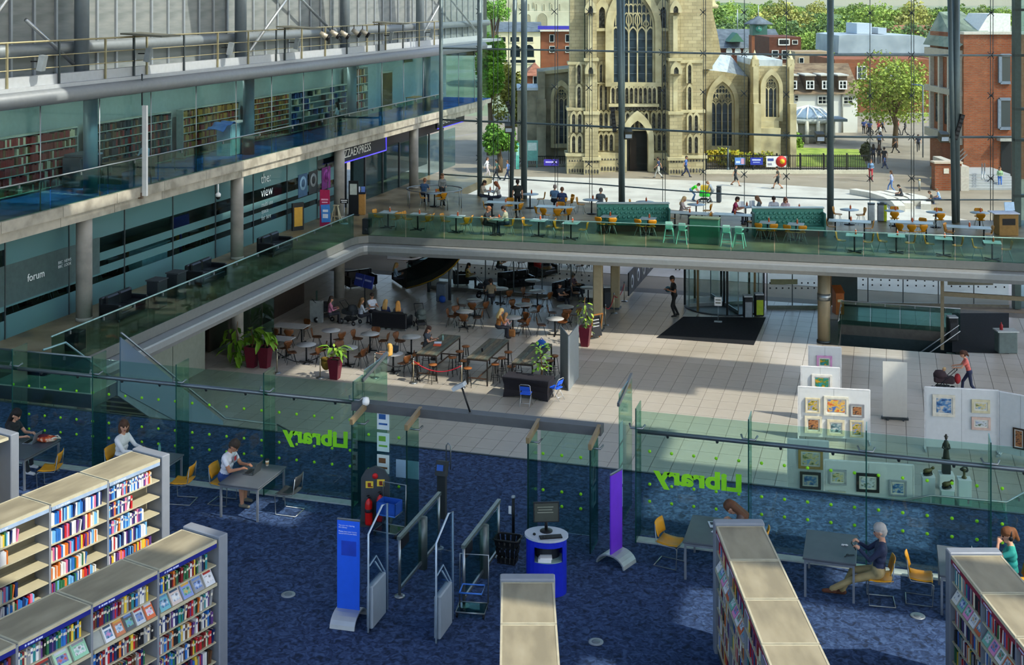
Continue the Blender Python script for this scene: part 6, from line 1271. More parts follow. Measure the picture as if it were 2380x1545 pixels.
for px,py,nm,an in ((1974,486,'the round bridge table by the thick mast',(170,20)),(2079,489,'the round bridge table behind the three yellow chairs',(270,90)),(2175,492,'the round bridge table between two masts',(285,80)),(2277,493,'the round bridge table near the end desk',(270,90)),(1499,468,'the round bridge table with one orange bottle by the glass',(180,)),(1618,474,'the round bridge table above the green counter',(190,350)),(1733,479,'the round bridge table of the reading pair',()),(1855,484,'the round bridge table behind the second booth',(180,0)),(1232,450,'the round bridge table behind the standing waiter',(20,200)),(1136,443,'the round bridge table of the two long-haired women',()),(1300,457,'the round bridge table of the two men in blue',(300,345,40)),(1375,463,'the round bridge table of the lone man in grey',(180,20)),(1010,447,'the round bridge table by the curved rail',(90,200,330))):
    tbl(LR,px,py,nm,an)
for px,py,nm,an in ((1415,502,'the first booth table nearer the front-row tables',(245,295)),(1506,507,'the first booth table nearer the green counter',(245,295)),(1784,516,'the second booth table nearer the high chairs',(245,295)),(1850,520,'the second booth table nearer the thick mast',(245,295))):
    tbl(SQ,px,py,nm,an,.62)
for px,py,nm,an in ((1975,513,'the long bridge table below the round one by the mast',(180,0)),(2118,516,'the long bridge table with three yellow chairs',(240,270,300,60)),(2251,527,'the long bridge table near the end desk',(180,160,10)),(1291,480,'the broad bridge table before the men in blue',(215,250,290,325,90)),(1172,470,'the long bridge table behind the diners',(200,340,90)),(1600,494,'the long bridge table behind the green counter',(180,0)),(1705,498,'the long bridge table beside the person in maroon',(180,0))):
    tbl(LG,px,py,nm,an,.85)
# booths
TEAL = M('#3f7f70',0.4,0,0.08); TEALD = M('#2f6459',0.4,0,0.08)
def booth(px0,px1,py,lab):
    a,b = at(px0,py,ZL),at(px1,py,ZL); w = sqrt((a[0]-b[0])**2+(a[1]-b[1])**2); rz = atan2(b[1]-a[1],b[0]-a[0])
    t = thing('booth_seat',lab,'bench',((a[0]+b[0])/2,(a[1]+b[1])/2,ZL),rz)
    part(t,'back',MB().bbox((0,.25,.62),(w,.16,1.24),.03),TEAL); part(t,'seat',MB().bbox((0,-.05,.38),(w,.5,.16),.03),TEAL); part(t,'base',MB().box(-w/2+.02,w/2-.02,-.2,.2,0,.3),M('#5a3a24'))
    part(t,'side',MB().bbox((w/2-.04,-.02,.55),(.1,.6,1.1),.03),TEALD); part(t,'side',MB().bbox((-w/2+.04,-.02,.55),(.1,.6,1.1),.03),TEALD)
    part(t,'capping',MB().bbox((0,.25,1.27),(w+.06,.3,.06),.01),TT)
    k = MB(); n = int(w/.22)
    for i in range(n):
        for j in range(3): k.ell((-w/2+.2+i*(w-.4)/(n-1)+(.1 if j%2 else 0),.165,.62+j*.2),(.085,.035,.085),6,4)
    part(t,'tufting',k,TEAL,kind='stuff'); return t
booth(1388,1556,536,'green tufted booth bench nearer the two diners'); booth(1750,1916,548,'green tufted booth bench nearer the thick mast')
x,y = at(1636,568,ZL); gc = thing('host_counter','plain green host counter between the high chairs','counter',(x,y+.25,ZL),0); part(gc,'body',MB().bbox((0,0,.56),(1.3,.5,1.12),.02),M('#2f6a52',0.5,0,0.06)); part(gc,'top',MB().bbox((0,0,1.15),(1.36,.56,.06),.01),M('#5a6a50')); part(gc,'kick',MB().box(-.62,.62,-.23,.23,0,.06),BLACKM)
part(gc,'handle',MB().cbox((.4,-.26,.55),(.02,.02,.1)),BLACKM)
def mk_high():
    t = thing('high_chair','','high chair'); PT = M('#9fd8c4',0.5,0,0.04)
    for sx in (-1,1):
        for sy in (-1,1): part(t,'leg',MB().bar((sx*.15,sy*.13,.62),(sx*.25,sy*.24,0),.035),PT)
    part(t,'seat',MB().bbox((0,0,.6),(.32,.3,.04),.01),PT); part(t,'backrest',MB().bbox((0,-.16,.8),(.32,.03,.3),.01),PT); part(t,'tray',MB().bbox((0,.16,.78),(.34,.16,.025),.01),PT); part(t,'foot_rest',MB().bar((-.22,.21,.25),(.22,.21,.25),.03).bar((-.22,-.2,.2),(.22,-.2,.2),.03),PT); part(t,'arm',MB().bar((-.16,-.15,.78),(-.16,.16,.78),.03),PT); part(t,'arm',MB().bar((.16,-.15,.78),(.16,.16,.78),.03),PT); return t
HC = Proto(mk_high)
for px,py,rz,lab in ((1555,562,.1,'mint high chair beside the first booth'),(1587,566,-.1,'mint high chair between booth and green counter'),(1688,571,.1,'tall mint high chair next to the green counter'),(1718,574,-.1,'mint high chair nearer the second booth')):
    x,y = at(px,py,ZL); HC((x,y,ZL),rz,lab,'mint high chairs')
# speakers, host stand, signs at the corner
def spk(px,py,z,w,h,lab): x,y = at(px,py,z); s = thing('loudspeaker',lab,'loudspeaker',(x,y,z),.1); part(s,'cabinet',MB().bbox((0,0,h/2),(w,w*.9,h),.02),BLACKM); part(s,'grille',MB().box(-w*.42,w*.42,-w*.46,-w*.45,.05,h-.05),M('#22252a',0.9)); part(s,'cone',MB().tube([(0,-w*.47,h*.3),(0,-w*.46,h*.3)],w*.2,16),M('#2e3238')); return s
spk(853,543,ZL,.38,.72,'black loudspeaker at the corner of the bridge'); spk(175,812,ZL,.5,.6,'black loudspeaker box beside the stairs')
x,y = at(838,498,ZL); hs = thing('host_stand','black and oak host stand with menus at the restaurant entrance','stand',(x,y,ZL),.3); part(hs,'body',MB().bbox((0,0,.55),(.5,.45,1.1),.02),M('#a87a3a',0.6)); part(hs,'top',MB().cbox((0,0,1.13),(.54,.5,.04),0,.2),BLACKM)
for k in range(2): part(hs,'menu',MB().cbox((-.12+.25*k,-.02,1.28),(.2,.02,.28),0,-.25),M(['#c8d0e0','#5a78b8'][k]))
x,y = at(822,500,ZL); ms = thing('menu_board','tall black menu board by the column','sign',(x,y,ZL),.2); part(ms,'post',MB().box(-.25,.25,-.05,.05,0,1.75),BLACKM); part(ms,'page',MB().box(-.18,.18,-.065,-.05,1.05,1.6),M('#b8c0b4')); part(ms,'foot',MB().box(-.3,.3,-.2,.2,0,.04),BLACKM)
x,y = at(755,525,ZL); ps_ = thing('promo_sign','magenta promotional sign with a blue panel at the restaurant entrance','sign',(x,y,ZL),.2); part(ps_,'back_panel',MB().box(-.24,.24,-.03,.03,.0,1.75),M('#b01c50',0.5)); part(ps_,'blue_panel',MB().cbox((.06,-.07,.62),(.44,.03,.85),0,-.08,-.08),M('#3a80c8',0.5)); part(ps_,'print',MB().cbox((.05,-.1,.75),(.26,.01,.12)).cbox((.05,-.1,.5),(.26,.01,.2)),M('#d8e0ec')); part(ps_,'print',MB().box(-.17,.17,-.04,-.03,1.25,1.32).box(-.14,.14,-.04,-.03,1.12,1.18),M('#e8a8c0'))
x,y = at(800,520,ZL); ws = thing('wait_sign','small dark seating sign on a slim pole','sign',(x,y,ZL),.1); part(ws,'pole',MB().cyl(0,0,.02,1.0,.018,8),STEEL); part(ws,'base',MB().lathe([(.2,0),(.2,.02),(.03,.05)],18),LGREY); part(ws,'plate',MB().box(-.2,.2,-.02,0,1.0,1.22).mat(1).box(-.16,.16,-.025,-.018,1.12,1.17).box(-.13,.13,-.025,-.018,1.04,1.08),[BLACKM,WHITE])
x,y = at(781,516,ZL); ea = thing('wooden_easel','pale wooden trestle stand beside the seating sign','stand',(x,y,ZL)); part(ea,'side_frame',MB().bar((-.25,-.1,0),(-.08,0,.8),.05).bar((.25,-.1,0),(.08,0,.8),.05),M('#b8ac8a')); part(ea,'rear_frame',MB().bar((-.2,.25,0),(-.06,.02,.8),.05).bar((.2,.25,0),(.06,.02,.8),.05).bar((-.18,-.07,.3),(.18,-.07,.3),.04),M('#b8ac8a')); part(ea,'top',MB().box(-.14,.14,-.08,.08,.8,.84),M('#b8ac8a'))
single('display_board',MB().box(-.06,.06,-.3,.3,0,1.3).mat(1).box(.061,.07,-.22,.22,.2,1.1),[BLACKM,M('#b88a2a')],'yellow poster board leaning inside the walkway entrance','sign',at(692,535,ZL)+(ZL,),-.6)
# curved rail inside the glass front
cr_ = [pixD(945+130*(k/12),66.5+1.6*cos(pi*k/12*2)) for k in range(13)]
cx_,cy_ = pixD(1010,66.0); ring_ = [(cx_+1.5*cos(a),cy_+1.3*sin(a),ZL+.95) for a in [2*pi*k/24 for k in range(25)]]
cl = thing('curved_rail','oval steel handrail round the stair opening by the restaurant','railing',(0,0,0)); part(cl,'handrail',MB().tube(ring_,.03,8),STEEL)
for k in range(0,24,3): part(cl,'post',MB().cyl(ring_[k][0],ring_[k][1],ZL,ZL+.95,.02,6),STEEL)
# diners and staff
def BP(mesh,px,py,rz,lab,sh,tr='#2a3040',hair='#2c2018',skin=0,dz=.85,sc=1.0):
    x,y = at(px,py,ZL+dz); return person(mesh,(x,y,ZL),rz,lab,sh,tr,'#2a2420',hair,skin,None,sc)
BP(P_SIT_TABLE(),1128,503,FX,'seated diner in black at the front-row bridge table','#1c2024','#1c2024','#8a5a3a'); BP(P_SIT_TABLE(),1178,503,FNX,'seated diner in a pale patterned shirt facing the one in black','#8a9078','#22304a')
BP(P_SIT_TABLE_F(),1119,440,FX,'seated long-haired diner in cream by the glass','#b8a890'); BP(P_SIT_TABLE_F(),1160,443,FNX,'seated red-haired diner in grey by the glass','#a8a29a',hair='#8a4a28')
x,y = at(1203,495,ZL); person(P_STAND(),(x,y,ZL),FA+.4,'standing waiter in black among the tables','#1c2420','#14181c','#111111','#2c2018',2,sc=1.0)
BP(P_SIT_TABLE(),1288,452,FA,'seated diner in pale blue seen from behind','#5a7a98',hair='#8a7a70'); BP(P_SIT_TABLE(),1306,458,FA+.2,'seated diner in dark blue seen from behind','#24365a',hair='#6a4a34'); BP(P_SIT_TABLE(),1395,460,FA,'seated lone diner in grey seen from behind','#5a6468',hair='#6a6058')
BP(P_SIT_TABLE(),985,436,FA,'seated diner in blue near the curved rail','#3a5878',hair='#8a5a3a'); x,y = at(1028,478,ZL); person(P_STAND_F(),(x,y,ZL),-2.4,'standing person in a grey top near the curved rail','#6a6e6a','#1c2024','#111111','#6a4a30',0)
BP(P_SIT_TABLE(),1706,480,FX,'seated diner in maroon reading a menu','#a02a50'); BP(P_SIT_TABLE_F(),1768,478,FNX,'seated diner in a patterned grey top reading a menu','#5a6a70',hair='#7a5a40'); BP(P_SIT_TABLE(),1799,478,FC,'seated diner in white with dark hair behind the booth','#d8dadc'); BP(P_SIT_TABLE_F(),1826,480,FC,'seated diner in a pale pink top behind the booth','#d0b8b8',hair='#6a4030')
BP(P_SIT_TABLE_F(),1582,479,FX,'seated diner with fair hair near the green counter','#a89890',hair='#c8a878')
for px,py,lab in ((1722,474,'open white menu held by the diner in maroon'),(1747,472,'open white menu held by the diner in grey')): x,y = at(px,py,ZL+.95); single('menu_card',MB().cbox((-.08,0,0),(.16,.01,.26),.5).cbox((.08,0,0),(.16,.01,.26),-.5),M('#dfe4e8'),lab,'menu',(x,y,ZL+.95),.6)
# end desk on the bridge
x,y = at(2338,545,ZL); ed = thing('service_desk','white topped wooden service desk at the end of the bridge','desk',(x,y,ZL),TH); part(ed,'body',MB().bbox((0,0,.5),(.9,.7,1.0),.02),M('#8a6a34',0.6)); part(ed,'top',MB().bbox((-.1,0,1.03),(1.2,.85,.05),.01),M('#c8ccd4')); part(ed,'opening',MB().box(-.3,.3,-.36,-.34,.5,.8),BLACKM); part(ed,'screen',MB().cbox((.2,.1,1.3),(.5,.04,.4),.2,-.2),M('#a8c8e0',0.4))
# ================================================================ LEFT WING CONTENTS
def txt_on_wall(body,size,px,py,z,xw,lab,col='#d8e4e4',parent=None):
    # point on the plane x = xw seen at pixel px
    t_ = (px-CX)/F_PX; d = xw/(t_*CT-ST); yy = t_*d*ST+d*CT
    return yy, zpy(py,d)
sv = thing('wall_sign','white lettering The View multi use space for hire on the glass wall','sign')
yy,zz = txt_on_wall('',0,606,455,0,XG+.04,''); text('lettering','the:\nview',.62,(XG+.05,yy,zz+.55),(pi/2,0,pi/2),M('#cfdcdc',0.6),sv,.004)
yy,zz = txt_on_wall('',0,606,482,0,XG+.04,'')
text('lettering','multi use\nspace\nfor hire',.30,(XG+.05,yy+.05,zz),(pi/2,0,pi/2),M('#a9bcbc',0.6),sv,.003)
yy,zz = txt_on_wall('',0,63,655,0,XG+.04,''); sf = thing('wall_sign','white lettering forum with a small crest panel on the glass room','sign'); text('lettering','forum',.36,(XG+.05,yy,zz),(pi/2,0,pi/2),M('#e4ecec',0.6),sf,.004)
text('lettering','BBC  NEWS\nBBC  LOOK',.14,(XG+.05,yy+1.6,zz+.25),(pi/2,0,pi/2),M('#d0d8d8',0.6),sf,.003)
part(sf,'backing_panel',MB().box(XG+.022,XG+.03,yy-3,yy+4,zz-.55,zz+.75),M('#3f5454',0.5))
# restaurant shopfront: panels, sign band, sign lettering
sh_ = thing('wall_shopfront','restaurant shopfront with dark panels and a blue sign band','shopfront',kind='structure')
part(sh_,'dark_band',MB().box(XG-.3,XG-.1,57.2,76,6.55,7.4),M('#14141c')); SIGNB = thing('shop_sign','dark sign with white lettering PIZZAEXPRESS outlined in violet blue','sign',(XG+.35,58.6,6.95))
part(SIGNB,'board',MB().box(-.06,.06,0,6.4,-.42,.42),M('#10121c')); part(SIGNB,'neon_edge',MB().tube([(.08,0,-.44),(.08,6.4,-.44),(.08,6.4,.44)],.035,6),emit('neon','#4a40d8',1.2)); text('lettering','PIZZAEXPRESS',.62,(.075,.25,-.2),(pi/2,0,pi/2),M('#dcdcd4',0.5),SIGNB,.006)
SIGN2 = thing('shop_sign','second dark sign with white lettering PIZZAEXPRESS beyond the glass front','sign',(XG+.7,72.4,7.35)); part(SIGN2,'board',MB().box(-.06,.06,0,5.2,-.36,.36),M('#10121c')); part(SIGN2,'neon_edge',MB().tube([(.08,0,-.38),(.08,5.2,-.38)],.03,6),emit('neon2','#4a40d8',1.0)); text('lettering','PIZZAEXPRESS',.5,(.075,.2,-.16),(pi/2,0,pi/2),M('#dcdcd4',0.5),SIGN2,.006)
part(sh_,'timber_wall',MB().box(XG-2.2,XG-2.0,57.5,64,ZL,7.0),M('#4a2c18',0.6,0,0.2,1.5)); part(sh_,'timber_wall',MB().box(XG-2.2,XG-2.0,66,78,ZL,7.0),M('#3a4644',0.7))
for k,y in enumerate((58.2,60.5,63.0,65.5,68,70.5,73,75.5)): part(sh_,'mullion',MB().box(XG-.05,XG+.05,y-.04,y+.04,ZL,6.6),DSTEEL)
for k in range(6): part(sh_,'pane',MB().box(XG-.01,XG+.01,63.1+2.5*k-.05,65.4+2.5*k,ZL,6.5),G_WALL)
rgq = random.Random(3)
# oak shelves with bottles behind the restaurant front
for j in range(3): part(sh_,'display_shelf',MB().box(XG-1.98,XG-1.7,58,63.5,4.9+.6*j,4.94+.6*j),M('#7a4a1e',0.5))
BOT = []
for c in ('#b87830','#6a2a18','#c9a050','#3a5a4a','#d8d0b8'):
    m_ = MB().lathe([(.05,0),(.055,.03),(.055,.22),(.02,.3),(.02,.38)],8).mesh('bottle'); m_.materials.append(M(c,0.3)); BOT.append(m_)
for j in range(3):
    for k in range(12): tag(link('bottle',BOT[rgq.randrange(5)],None,None,(XG-1.84,58.3+k*.44,4.94+.6*j)),'%s bottle along the %s oak shelf behind the restaurant entrance'%(ORD[k],ORD[j]),'bottle','bottles behind the restaurant entrance')
# posters along the shopfront walkway
for k,(px,c,lab) in enumerate(((706,'#3a5a78','round blue poster on the walkway glass'),(760,'#7a1c78','purple poster on the walkway glass'),(730,'#2a3034','dark wheel poster on the walkway glass'))):
    t_ = (px-CX)/F_PX; d = (XG+.08)/(t_*CT-ST); yy = t_*d*ST+d*CT; p_ = thing('poster',lab,'poster',(XG+.03,yy,5.9)); part(p_,'sheet',MB().box(-.01,.01,-.5,.5,-.55,.55),M(c,0.5)); part(p_,'roundel',MB().tube([(.012,0,.1),(.02,0,.1)],.34,20),M(['#8ab0c8','#b050a8','#8a9498'][k])); part(p_,'centre',MB().tube([(.02,0,.1),(.026,0,.1)],.2,16),M(c))
# ---- upper gallery shelves and books
GB = {'red':'#8a2018','brown':'#6a4a1c','ochre':'#a8802c','black':'#20242a','green':'#2c4a3c','cream':'#c8c09a','blue':'#2c4a80'}
def gshelf(y0,y1,rows,pal,lab,fillf,grp,zt=2.1,xs=-28.7):
    t = thing('gallery_bookshelf',lab,'bookshelf',(xs,y0,Z2+.005)); L = y1-y0
    part(t,'back',MB().box(-.32,-.28,0,L,0,zt),M('#7f8c86',0.7)); 
    for s in (0,L): part(t,'side',MB().box(-.3,.02,s-.02,s+.02,0,zt),M('#98a49c'))
    for r in range(rows+1): part(t,'shelf',MB().box(-.28,.03,0.02,L-.02,.08+r*(zt-.1)/rows,.11+r*(zt-.1)/rows),M('#b4bfae',0.5))
    hgt = (zt-.1)/rows; rest_ = {}
    for r in range(rows):
        y = .06
        while y < L-.15:
            w = rgq.uniform(.07,.14); c = rgq.choice(pal); h = hgt*rgq.uniform(.62,.85)
            if rgq.random() < fillf: rest_.setdefault(c,MB()).box(-.22,.0,y,y+w-.006,.11+r*hgt,.11+r*hgt+h)
            y += w
    mb = MB(); ms_ = []
    for i,(c,q) in enumerate(rest_.items()): mb.mat(i).add(q.v,q.f); ms_.append(M(GB[c],0.6,0,0.15,4.0))
    if ms_: single('gallery_books',mb,ms_,'rows of bound volumes filling '+lab,'books',(xs,y0,Z2+.005),kind='stuff')
    return t
def yat(px,xw): t_ = (px-CX)/F_PX; d = xw/(t_*CT-ST); return t_*d*ST+d*CT
X_ = -28.7
gshelf(yat(-60,X_),yat(180,X_),6,['red','red','red','brown','cream','red'],'the shelf of red bound volumes in the upper gallery',.96,'red')
gshelf(yat(212,X_),yat(398,X_),6,['black','green','black','red','brown'],'the shelf of dark volumes beside the white guide rail',.85,'dark')
gshelf(yat(425,X_),yat(556,X_),6,['ochre','ochre','brown','ochre','red'],'the shelf of ochre volumes behind the white cabinet',.95,'ochre')
gshelf(yat(580,X_),yat(672,X_),8,['brown','ochre','brown','red'],'the shelf of narrow brown volumes past the white cabinet',.95,'brown')
gshelf(yat(676,X_),yat(808,X_),6,['black','blue','cream'],'the mostly empty open shelves near the book trolley',.18,'sparse')
gshelf(yat(818,X_),yat(862,X_),6,['brown','red','cream','ochre'],'the tall narrow shelf beside the brown door',.5,'tall',2.9,-28.9)
# cabinet with blue cloth, trolley, person, door, sofa-ish chairs
def G(px,py,z=0): return at(px,py,Z2+z)
x,y = -27.6,yat(545,-27.6); cbn = thing('cabinet','white cabinet with a blue cloth thrown over its end','cabinet',(x,y,Z2)); part(cbn,'body',MB().bbox((0,0,.68),(.7,1.9,1.35),.02),M('#c4d2cc',0.6)); part(cbn,'door',MB().box(.35,.37,-.9,-.02,.05,1.28),M('#d2dcd8')); part(cbn,'door',MB().box(.35,.37,.02,.9,.05,1.28),M('#cad6d2')); part(cbn,'top',MB().box(-.37,.39,-.97,.97,1.35,1.4),WHITE)
clo = MB(); 
for i in range(9):
    for j in range(5): clo.v.append((-.4+.2*j*1.0,-1.7+.16*i,1.45+.06*sin(i*1.7+j)-(.0 if i>4 else .12*(4-i)*.5)))
for i in range(8):
    for j in range(4): clo.f.append((i*5+j,i*5+j+1,i*5+6+j,i*5+5+j)); clo.m.append(0); clo.sm.append(True)
o = single('cloth',clo,M('#4a80c8',0.9),'bright blue cloth draped from the white cabinet','cloth',(x,y,Z2)); o.modifiers.new('th','SOLIDIFY').thickness = .02
x,y = -27.4,yat(785,-27.4); 
tro = thing('book_trolley','dark framed book trolley in the upper gallery','trolley',(x,y,Z2)); part(tro,'frame',MB().bar((-.25,-.4,.1),(-.25,-.4,1.1),.03).bar((.25,-.4,.1),(.25,-.4,1.1),.03).bar((-.25,.4,.1),(-.25,.4,1.1),.03).bar((.25,.4,.1),(.25,.4,1.1),.03),BLACKM)
for k in range(3): part(tro,'shelf',MB().box(-.27,.27,-.42,.42,.2+.38*k,.23+.38*k),M('#5a4a30'))
for sx in (-.22,.22):
    for sy in (-.36,.36): part(tro,'castor',MB().tube([(sx-.02,sy,.05),(sx+.02,sy,.05)],.05,10),BLACKM)
person(P_STAND_F(),(-27.0,yat(784,-27.0),Z2),FNX,'person in white and brown standing by the upper gallery trolley','#c8c4ba','#6a4a28','#222222','#2a1c14',2,sc=.9)
x,y = -29.35,yat(900,-29.35); dr = thing('door_2','brown wooden door in the upper gallery wall','door',(x,y,Z2),kind='structure'); part(dr,'leaf',MB().box(-.03,.03,-.75,.75,0,2.3),M('#6a4f24',0.5,0,0.15)); part(dr,'frame',MB().box(-.05,.02,-.85,-.75,0,2.4).box(-.05,.02,.75,.85,0,2.4).box(-.05,.02,-.85,.85,2.3,2.4),M('#a8b0a0')); part(dr,'handle',MB().cbox((.06,.6,1.05),(.04,.12,.04)),STEEL)
single('vent_grille',MB().box(-.03,.03,-.7,.7,-.22,.22).mat(1).box(.03,.04,-.65,.65,-.1,-.05).box(.03,.04,-.65,.65,.05,.1),[M('#4a4a3c'),BLACKM],'dark ventilation grille high on the gallery wall','grille',(-29.39,yat(950,-29.36),Z2+3.0))
x,y = -28.0,yat(965,-28.0); dk = thing('small_table','small wooden table with papers near the gallery end','table',(x,y,Z2)); part(dk,'top',MB().bbox((0,0,.75),(.7,1.5,.04),.01),M('#b08a4a',0.5))
for sx in (-.3,.3):
    for sy in (-.68,.68): part(dk,'leg',MB().box(sx-.02,sx+.02,sy-.02,sy+.02,0,.73),STEEL)
x,y = -27.4,yat(300,-27.4); gs = thing('reading_desk','dark reading desk with chairs behind the gallery glass','desk',(x,y,Z2)); part(gs,'top',MB().bbox((0,0,.74),(.9,2.4,.05),.01),M('#5a4a34')); part(gs,'panel',MB().box(-.45,-.42,-1.2,1.2,.3,.72),M('#38424a'))
for sy in (-1.1,1.1): part(gs,'leg',MB().box(-.4,.4,sy-.03,sy+.03,0,.72),DSTEEL)
for k,(px,c) in enumerate(((240,'black'),(420,'black'),(470,'black'))):
    CH_B((-27.0,yat(px,-27.0),Z2),1.2+k,'black chair %s on the blue gallery carpet'%(['beside the reading desk','below the white cabinet','between cabinet and guide rail'][k]),'gallery chairs')
person(P_SIT_TABLE_F(),(-27.6,yat(305,-27.6)+1.0,Z2),FC,'seated person in pale blue at the gallery desk','#a8c0d0','#2a3040','#222222','#2a1c14',2)
# photocopier dark box
x,y = -28.2,yat(192,-28.2); pc = thing('photocopier','large dark photocopier beside the red volumes','photocopier',(x,y,Z2)); part(pc,'body',MB().bbox((0,0,.55),(.8,1.3,1.1),.03),M('#3a4850')); part(pc,'lid',MB().bbox((0,0,1.16),(.75,1.2,.1),.02),M('#46545c')); part(pc,'panel',MB().cbox((.38,.4,1.14),(.12,.4,.06)),M('#9ab0bc'))
# CCTV under slab
x_,y_ = -25.9,yat(507,-25.9); cc = thing('dome_camera','hanging dome camera under the upper gallery edge','camera',(x_,y_,7.0)); part(cc,'stalk',MB().cyl(0,0,.12,.5,.03,8),WHITE); part(cc,'housing',MB().lathe([(.0,-.02),(.1,.0),(.11,.1),(.05,.16)],12),WHITE); part(cc,'dome',MB().ell((0,0,-.03),(.09,.09,.1)),BLACKM)
# ---- walkway rooms furniture: tables, chairs, plant pots, seats
for k,(px,lab) in enumerate(((60,'round table inside the glass room signed forum'),(150,'round table deeper in the glass room signed forum'),(440,'round table behind the striped glass by the purple screen'),(250,'round table behind the plain glass beside the column'))):
    x,y = -29.6,yat(px,-29.6); RT((x,y,ZL),0,lab,'tables in the glass rooms'); CHY((x+.2,y+.8,ZL),2.5,'yellow chair beside the '+lab,'chairs in the glass rooms'); CHY((x,y-.8,ZL),.2,'second yellow chair beside the '+lab,'chairs in the glass rooms')
x,y = -29.0,yat(420,-29.0); single('display_screen',MB().box(-.05,.05,-.6,.6,1.0,1.7).box(-.03,.03,-.05,.05,0,1.0),M('#3a2a78',0.4),'purple display screen behind the striped glass','screen',(x,y,ZL))
rc = thing('counter','pale reception counter behind the plain glass','counter',(-28.4,yat(345,-28.4),ZL)); part(rc,'front',MB().box(-.3,.3,-.9,.9,0,1.1),M('#9cc0b8')); part(rc,'top',MB().box(-.4,.4,-1.0,1.0,1.1,1.15),M('#c8dcd0'))
for k,(px,lab) in enumerate(((365,'tall black planter box behind the walkway balustrade'),(410,'dark seat block behind the walkway balustrade'))):
    x,y = -24.9,yat(px,-24.9); b_ = thing('planter_box',lab,'planter',(x,y,ZL)); part(b_,'body',MB().bbox((0,0,.5),(.5,.6,1.0),.04),M('#22282c')); part(b_,'rim',MB().box(-.27,.27,-.32,.32,.98,1.02),M('#33393c'))
sofa((-25.3,yat(290,-25.3),ZL),FX,1.8,'dark sofa behind the walkway balustrade near the column'); sofa((-25.3,yat(480,-25.3),ZL),FX,1.8,'grey blue sofa behind the walkway balustrade further along'); sofa((-25.3,yat(640,-25.3),ZL),FX,1.8,'dark sofa behind the walkway balustrade near the restaurant')
# ---- service walkway: railing, lamps, braces
RLM = M('#9a9372',0.45,0.4,0.08); ra = thing('service_railing','yellowish metal railing along the service walkway','railing')
xr = XE2-0.05; y = 27.5
for zz,r in ((Z3+1.42,.035),(Z3+.95,.02),(Z3+.55,.02)): part(ra,'rail',MB().tube([(xr,24,zz),(xr,72.5,zz)],r,6),RLM)
k = 0
while y < 73:
    p_ = part(ra,'post',MB().bar((xr,y,Z3-.2),(xr,y,Z3+1.42),.06),RLM if k%3 else DSTEEL); part(p_,'foot_plate',MB().cbox((xr+.05,y,Z3-.2),(.12,.25,.1)),DSTEEL); y += 2.55; k += 1
for i,px in enumerate((90,338,530,685,905,1000)):
    yy = yat(px,xr+.3); f_ = thing('wall_light','grey box light clamped to the service railing, '+ORD[i]+' along','light',(xr+.25,yy,Z3+.75)); part(f_,'housing',MB().cbox((.1,.1,0),(.18,.34,.5),.3,0,.2),M('#8a9498',0.5,0.3)); part(f_,'arm',MB().bar((-.25,0,.05),(.05,.05,.05),.04),BLACKM)
for i,px in enumerate((345,690,905)):
    yy = yat(px,xr+.6); u_ = thing('uplight_panel','flat reflector panel on a dark post over the service walkway, '+ORD[i]+' along','light',(xr+.5,yy,Z3)); part(u_,'post',MB().bar((-.5,0,-.1),(-.5,0,1.5),.07),DSTEEL); part(u_,'panel',MB().cbox((.2,0,1.5),(1.6,1.5,.06),.1,0,.06),M('#6a6c60',0.5,0.2))
for i,px in enumerate((748,772,795,822,842)):
    yy = yat(px,xr+.1); l_ = thing('stage_light','%s hanging spotlight in the cluster on the service railing'%ORD[i],'light',(xr+.12,yy,Z3+1.05+.05*(i%2))); part(l_,'can',MB().tube([(-.1,0,.12),(.22,.1,-.12)],[.1,.14],12),M('#b8b2a0',0.4,0.4)); part(l_,'lens_hood',MB().tube([(.2,.09,-.11),(.3,.13,-.18)],.15,12),BLACKM); part(l_,'yoke',MB().bar((0,0,.05),(0,0,.36),.03),BLACKM)
br_ = thing('cross_brace','crossed steel bracing tubes on the metal wall','brace'); BRM = M('#a8b0b4',0.3,0.7)
for (pa,za),(pb_,zb) in (((-40,13.9),(110,16.9)),((60,14.3),(170,12.7)),((590,17.2),(800,12.6)),((575,12.5),(745,17.4)),((985,12.9),(1080,17.6)),((1000,16.6),(1105,12.8))):
    part(br_,'tube',MB().tube([(XW3+.75,yat(pa,XW3+.75),za),(XW3+.75,yat(pb_,XW3+.75),zb)],.07,8),BRM)
# facade lamps and line speakers
for i,(px,py,d) in enumerate(((1182,298,68.4),(1460,312,66.0),(1905,318,61.6),(2193,318,61.4))):
    x,y = pixD(px,d); f_ = thing('floodlight',['box floodlight on the glass front nearest the left wing','box floodlight on the glass front before the church doorway','box floodlight on the glass front before the white house','box floodlight on the glass front before the brick building'][i],'light',(x,y,zpy(py,d)),TH); part(f_,'housing',MB().cbox((0,0,0),(.42,.45,.42),0,.25),M('#4a4838',0.5)); part(f_,'lens',MB().cbox((0,-.24,-.08),(.34,.03,.2),0,.25),M('#c8d8e4',0.2)); part(f_,'bracket',MB().bar((0,.2,.1),(.3,.3,.1),.06),DSTEEL)
for i,(px,py,d,tl) in enumerate(((1188,262,68.4,-.35),(1426,278,65.9,-.1),(2228,295,61.4,.3))):
    x,y = pixD(px,d); f_ = thing('line_speaker',['tilted black line speaker on the first mast','upright black line speaker before the church','tilted black line speaker on the brick side mast'][i],'loudspeaker',(x,y,zpy(py,d)),TH); part(f_,'case',MB().cbox((0,0,0),(.2,.2,1.3),0,0,tl),BLACKM)
    for k in range(6): part(f_,'driver',MB().cbox((tl*(.5-.2*k),-.11,.5-.2*k),(.15,.02,.12),0,0,tl),M('#3a3d40'))
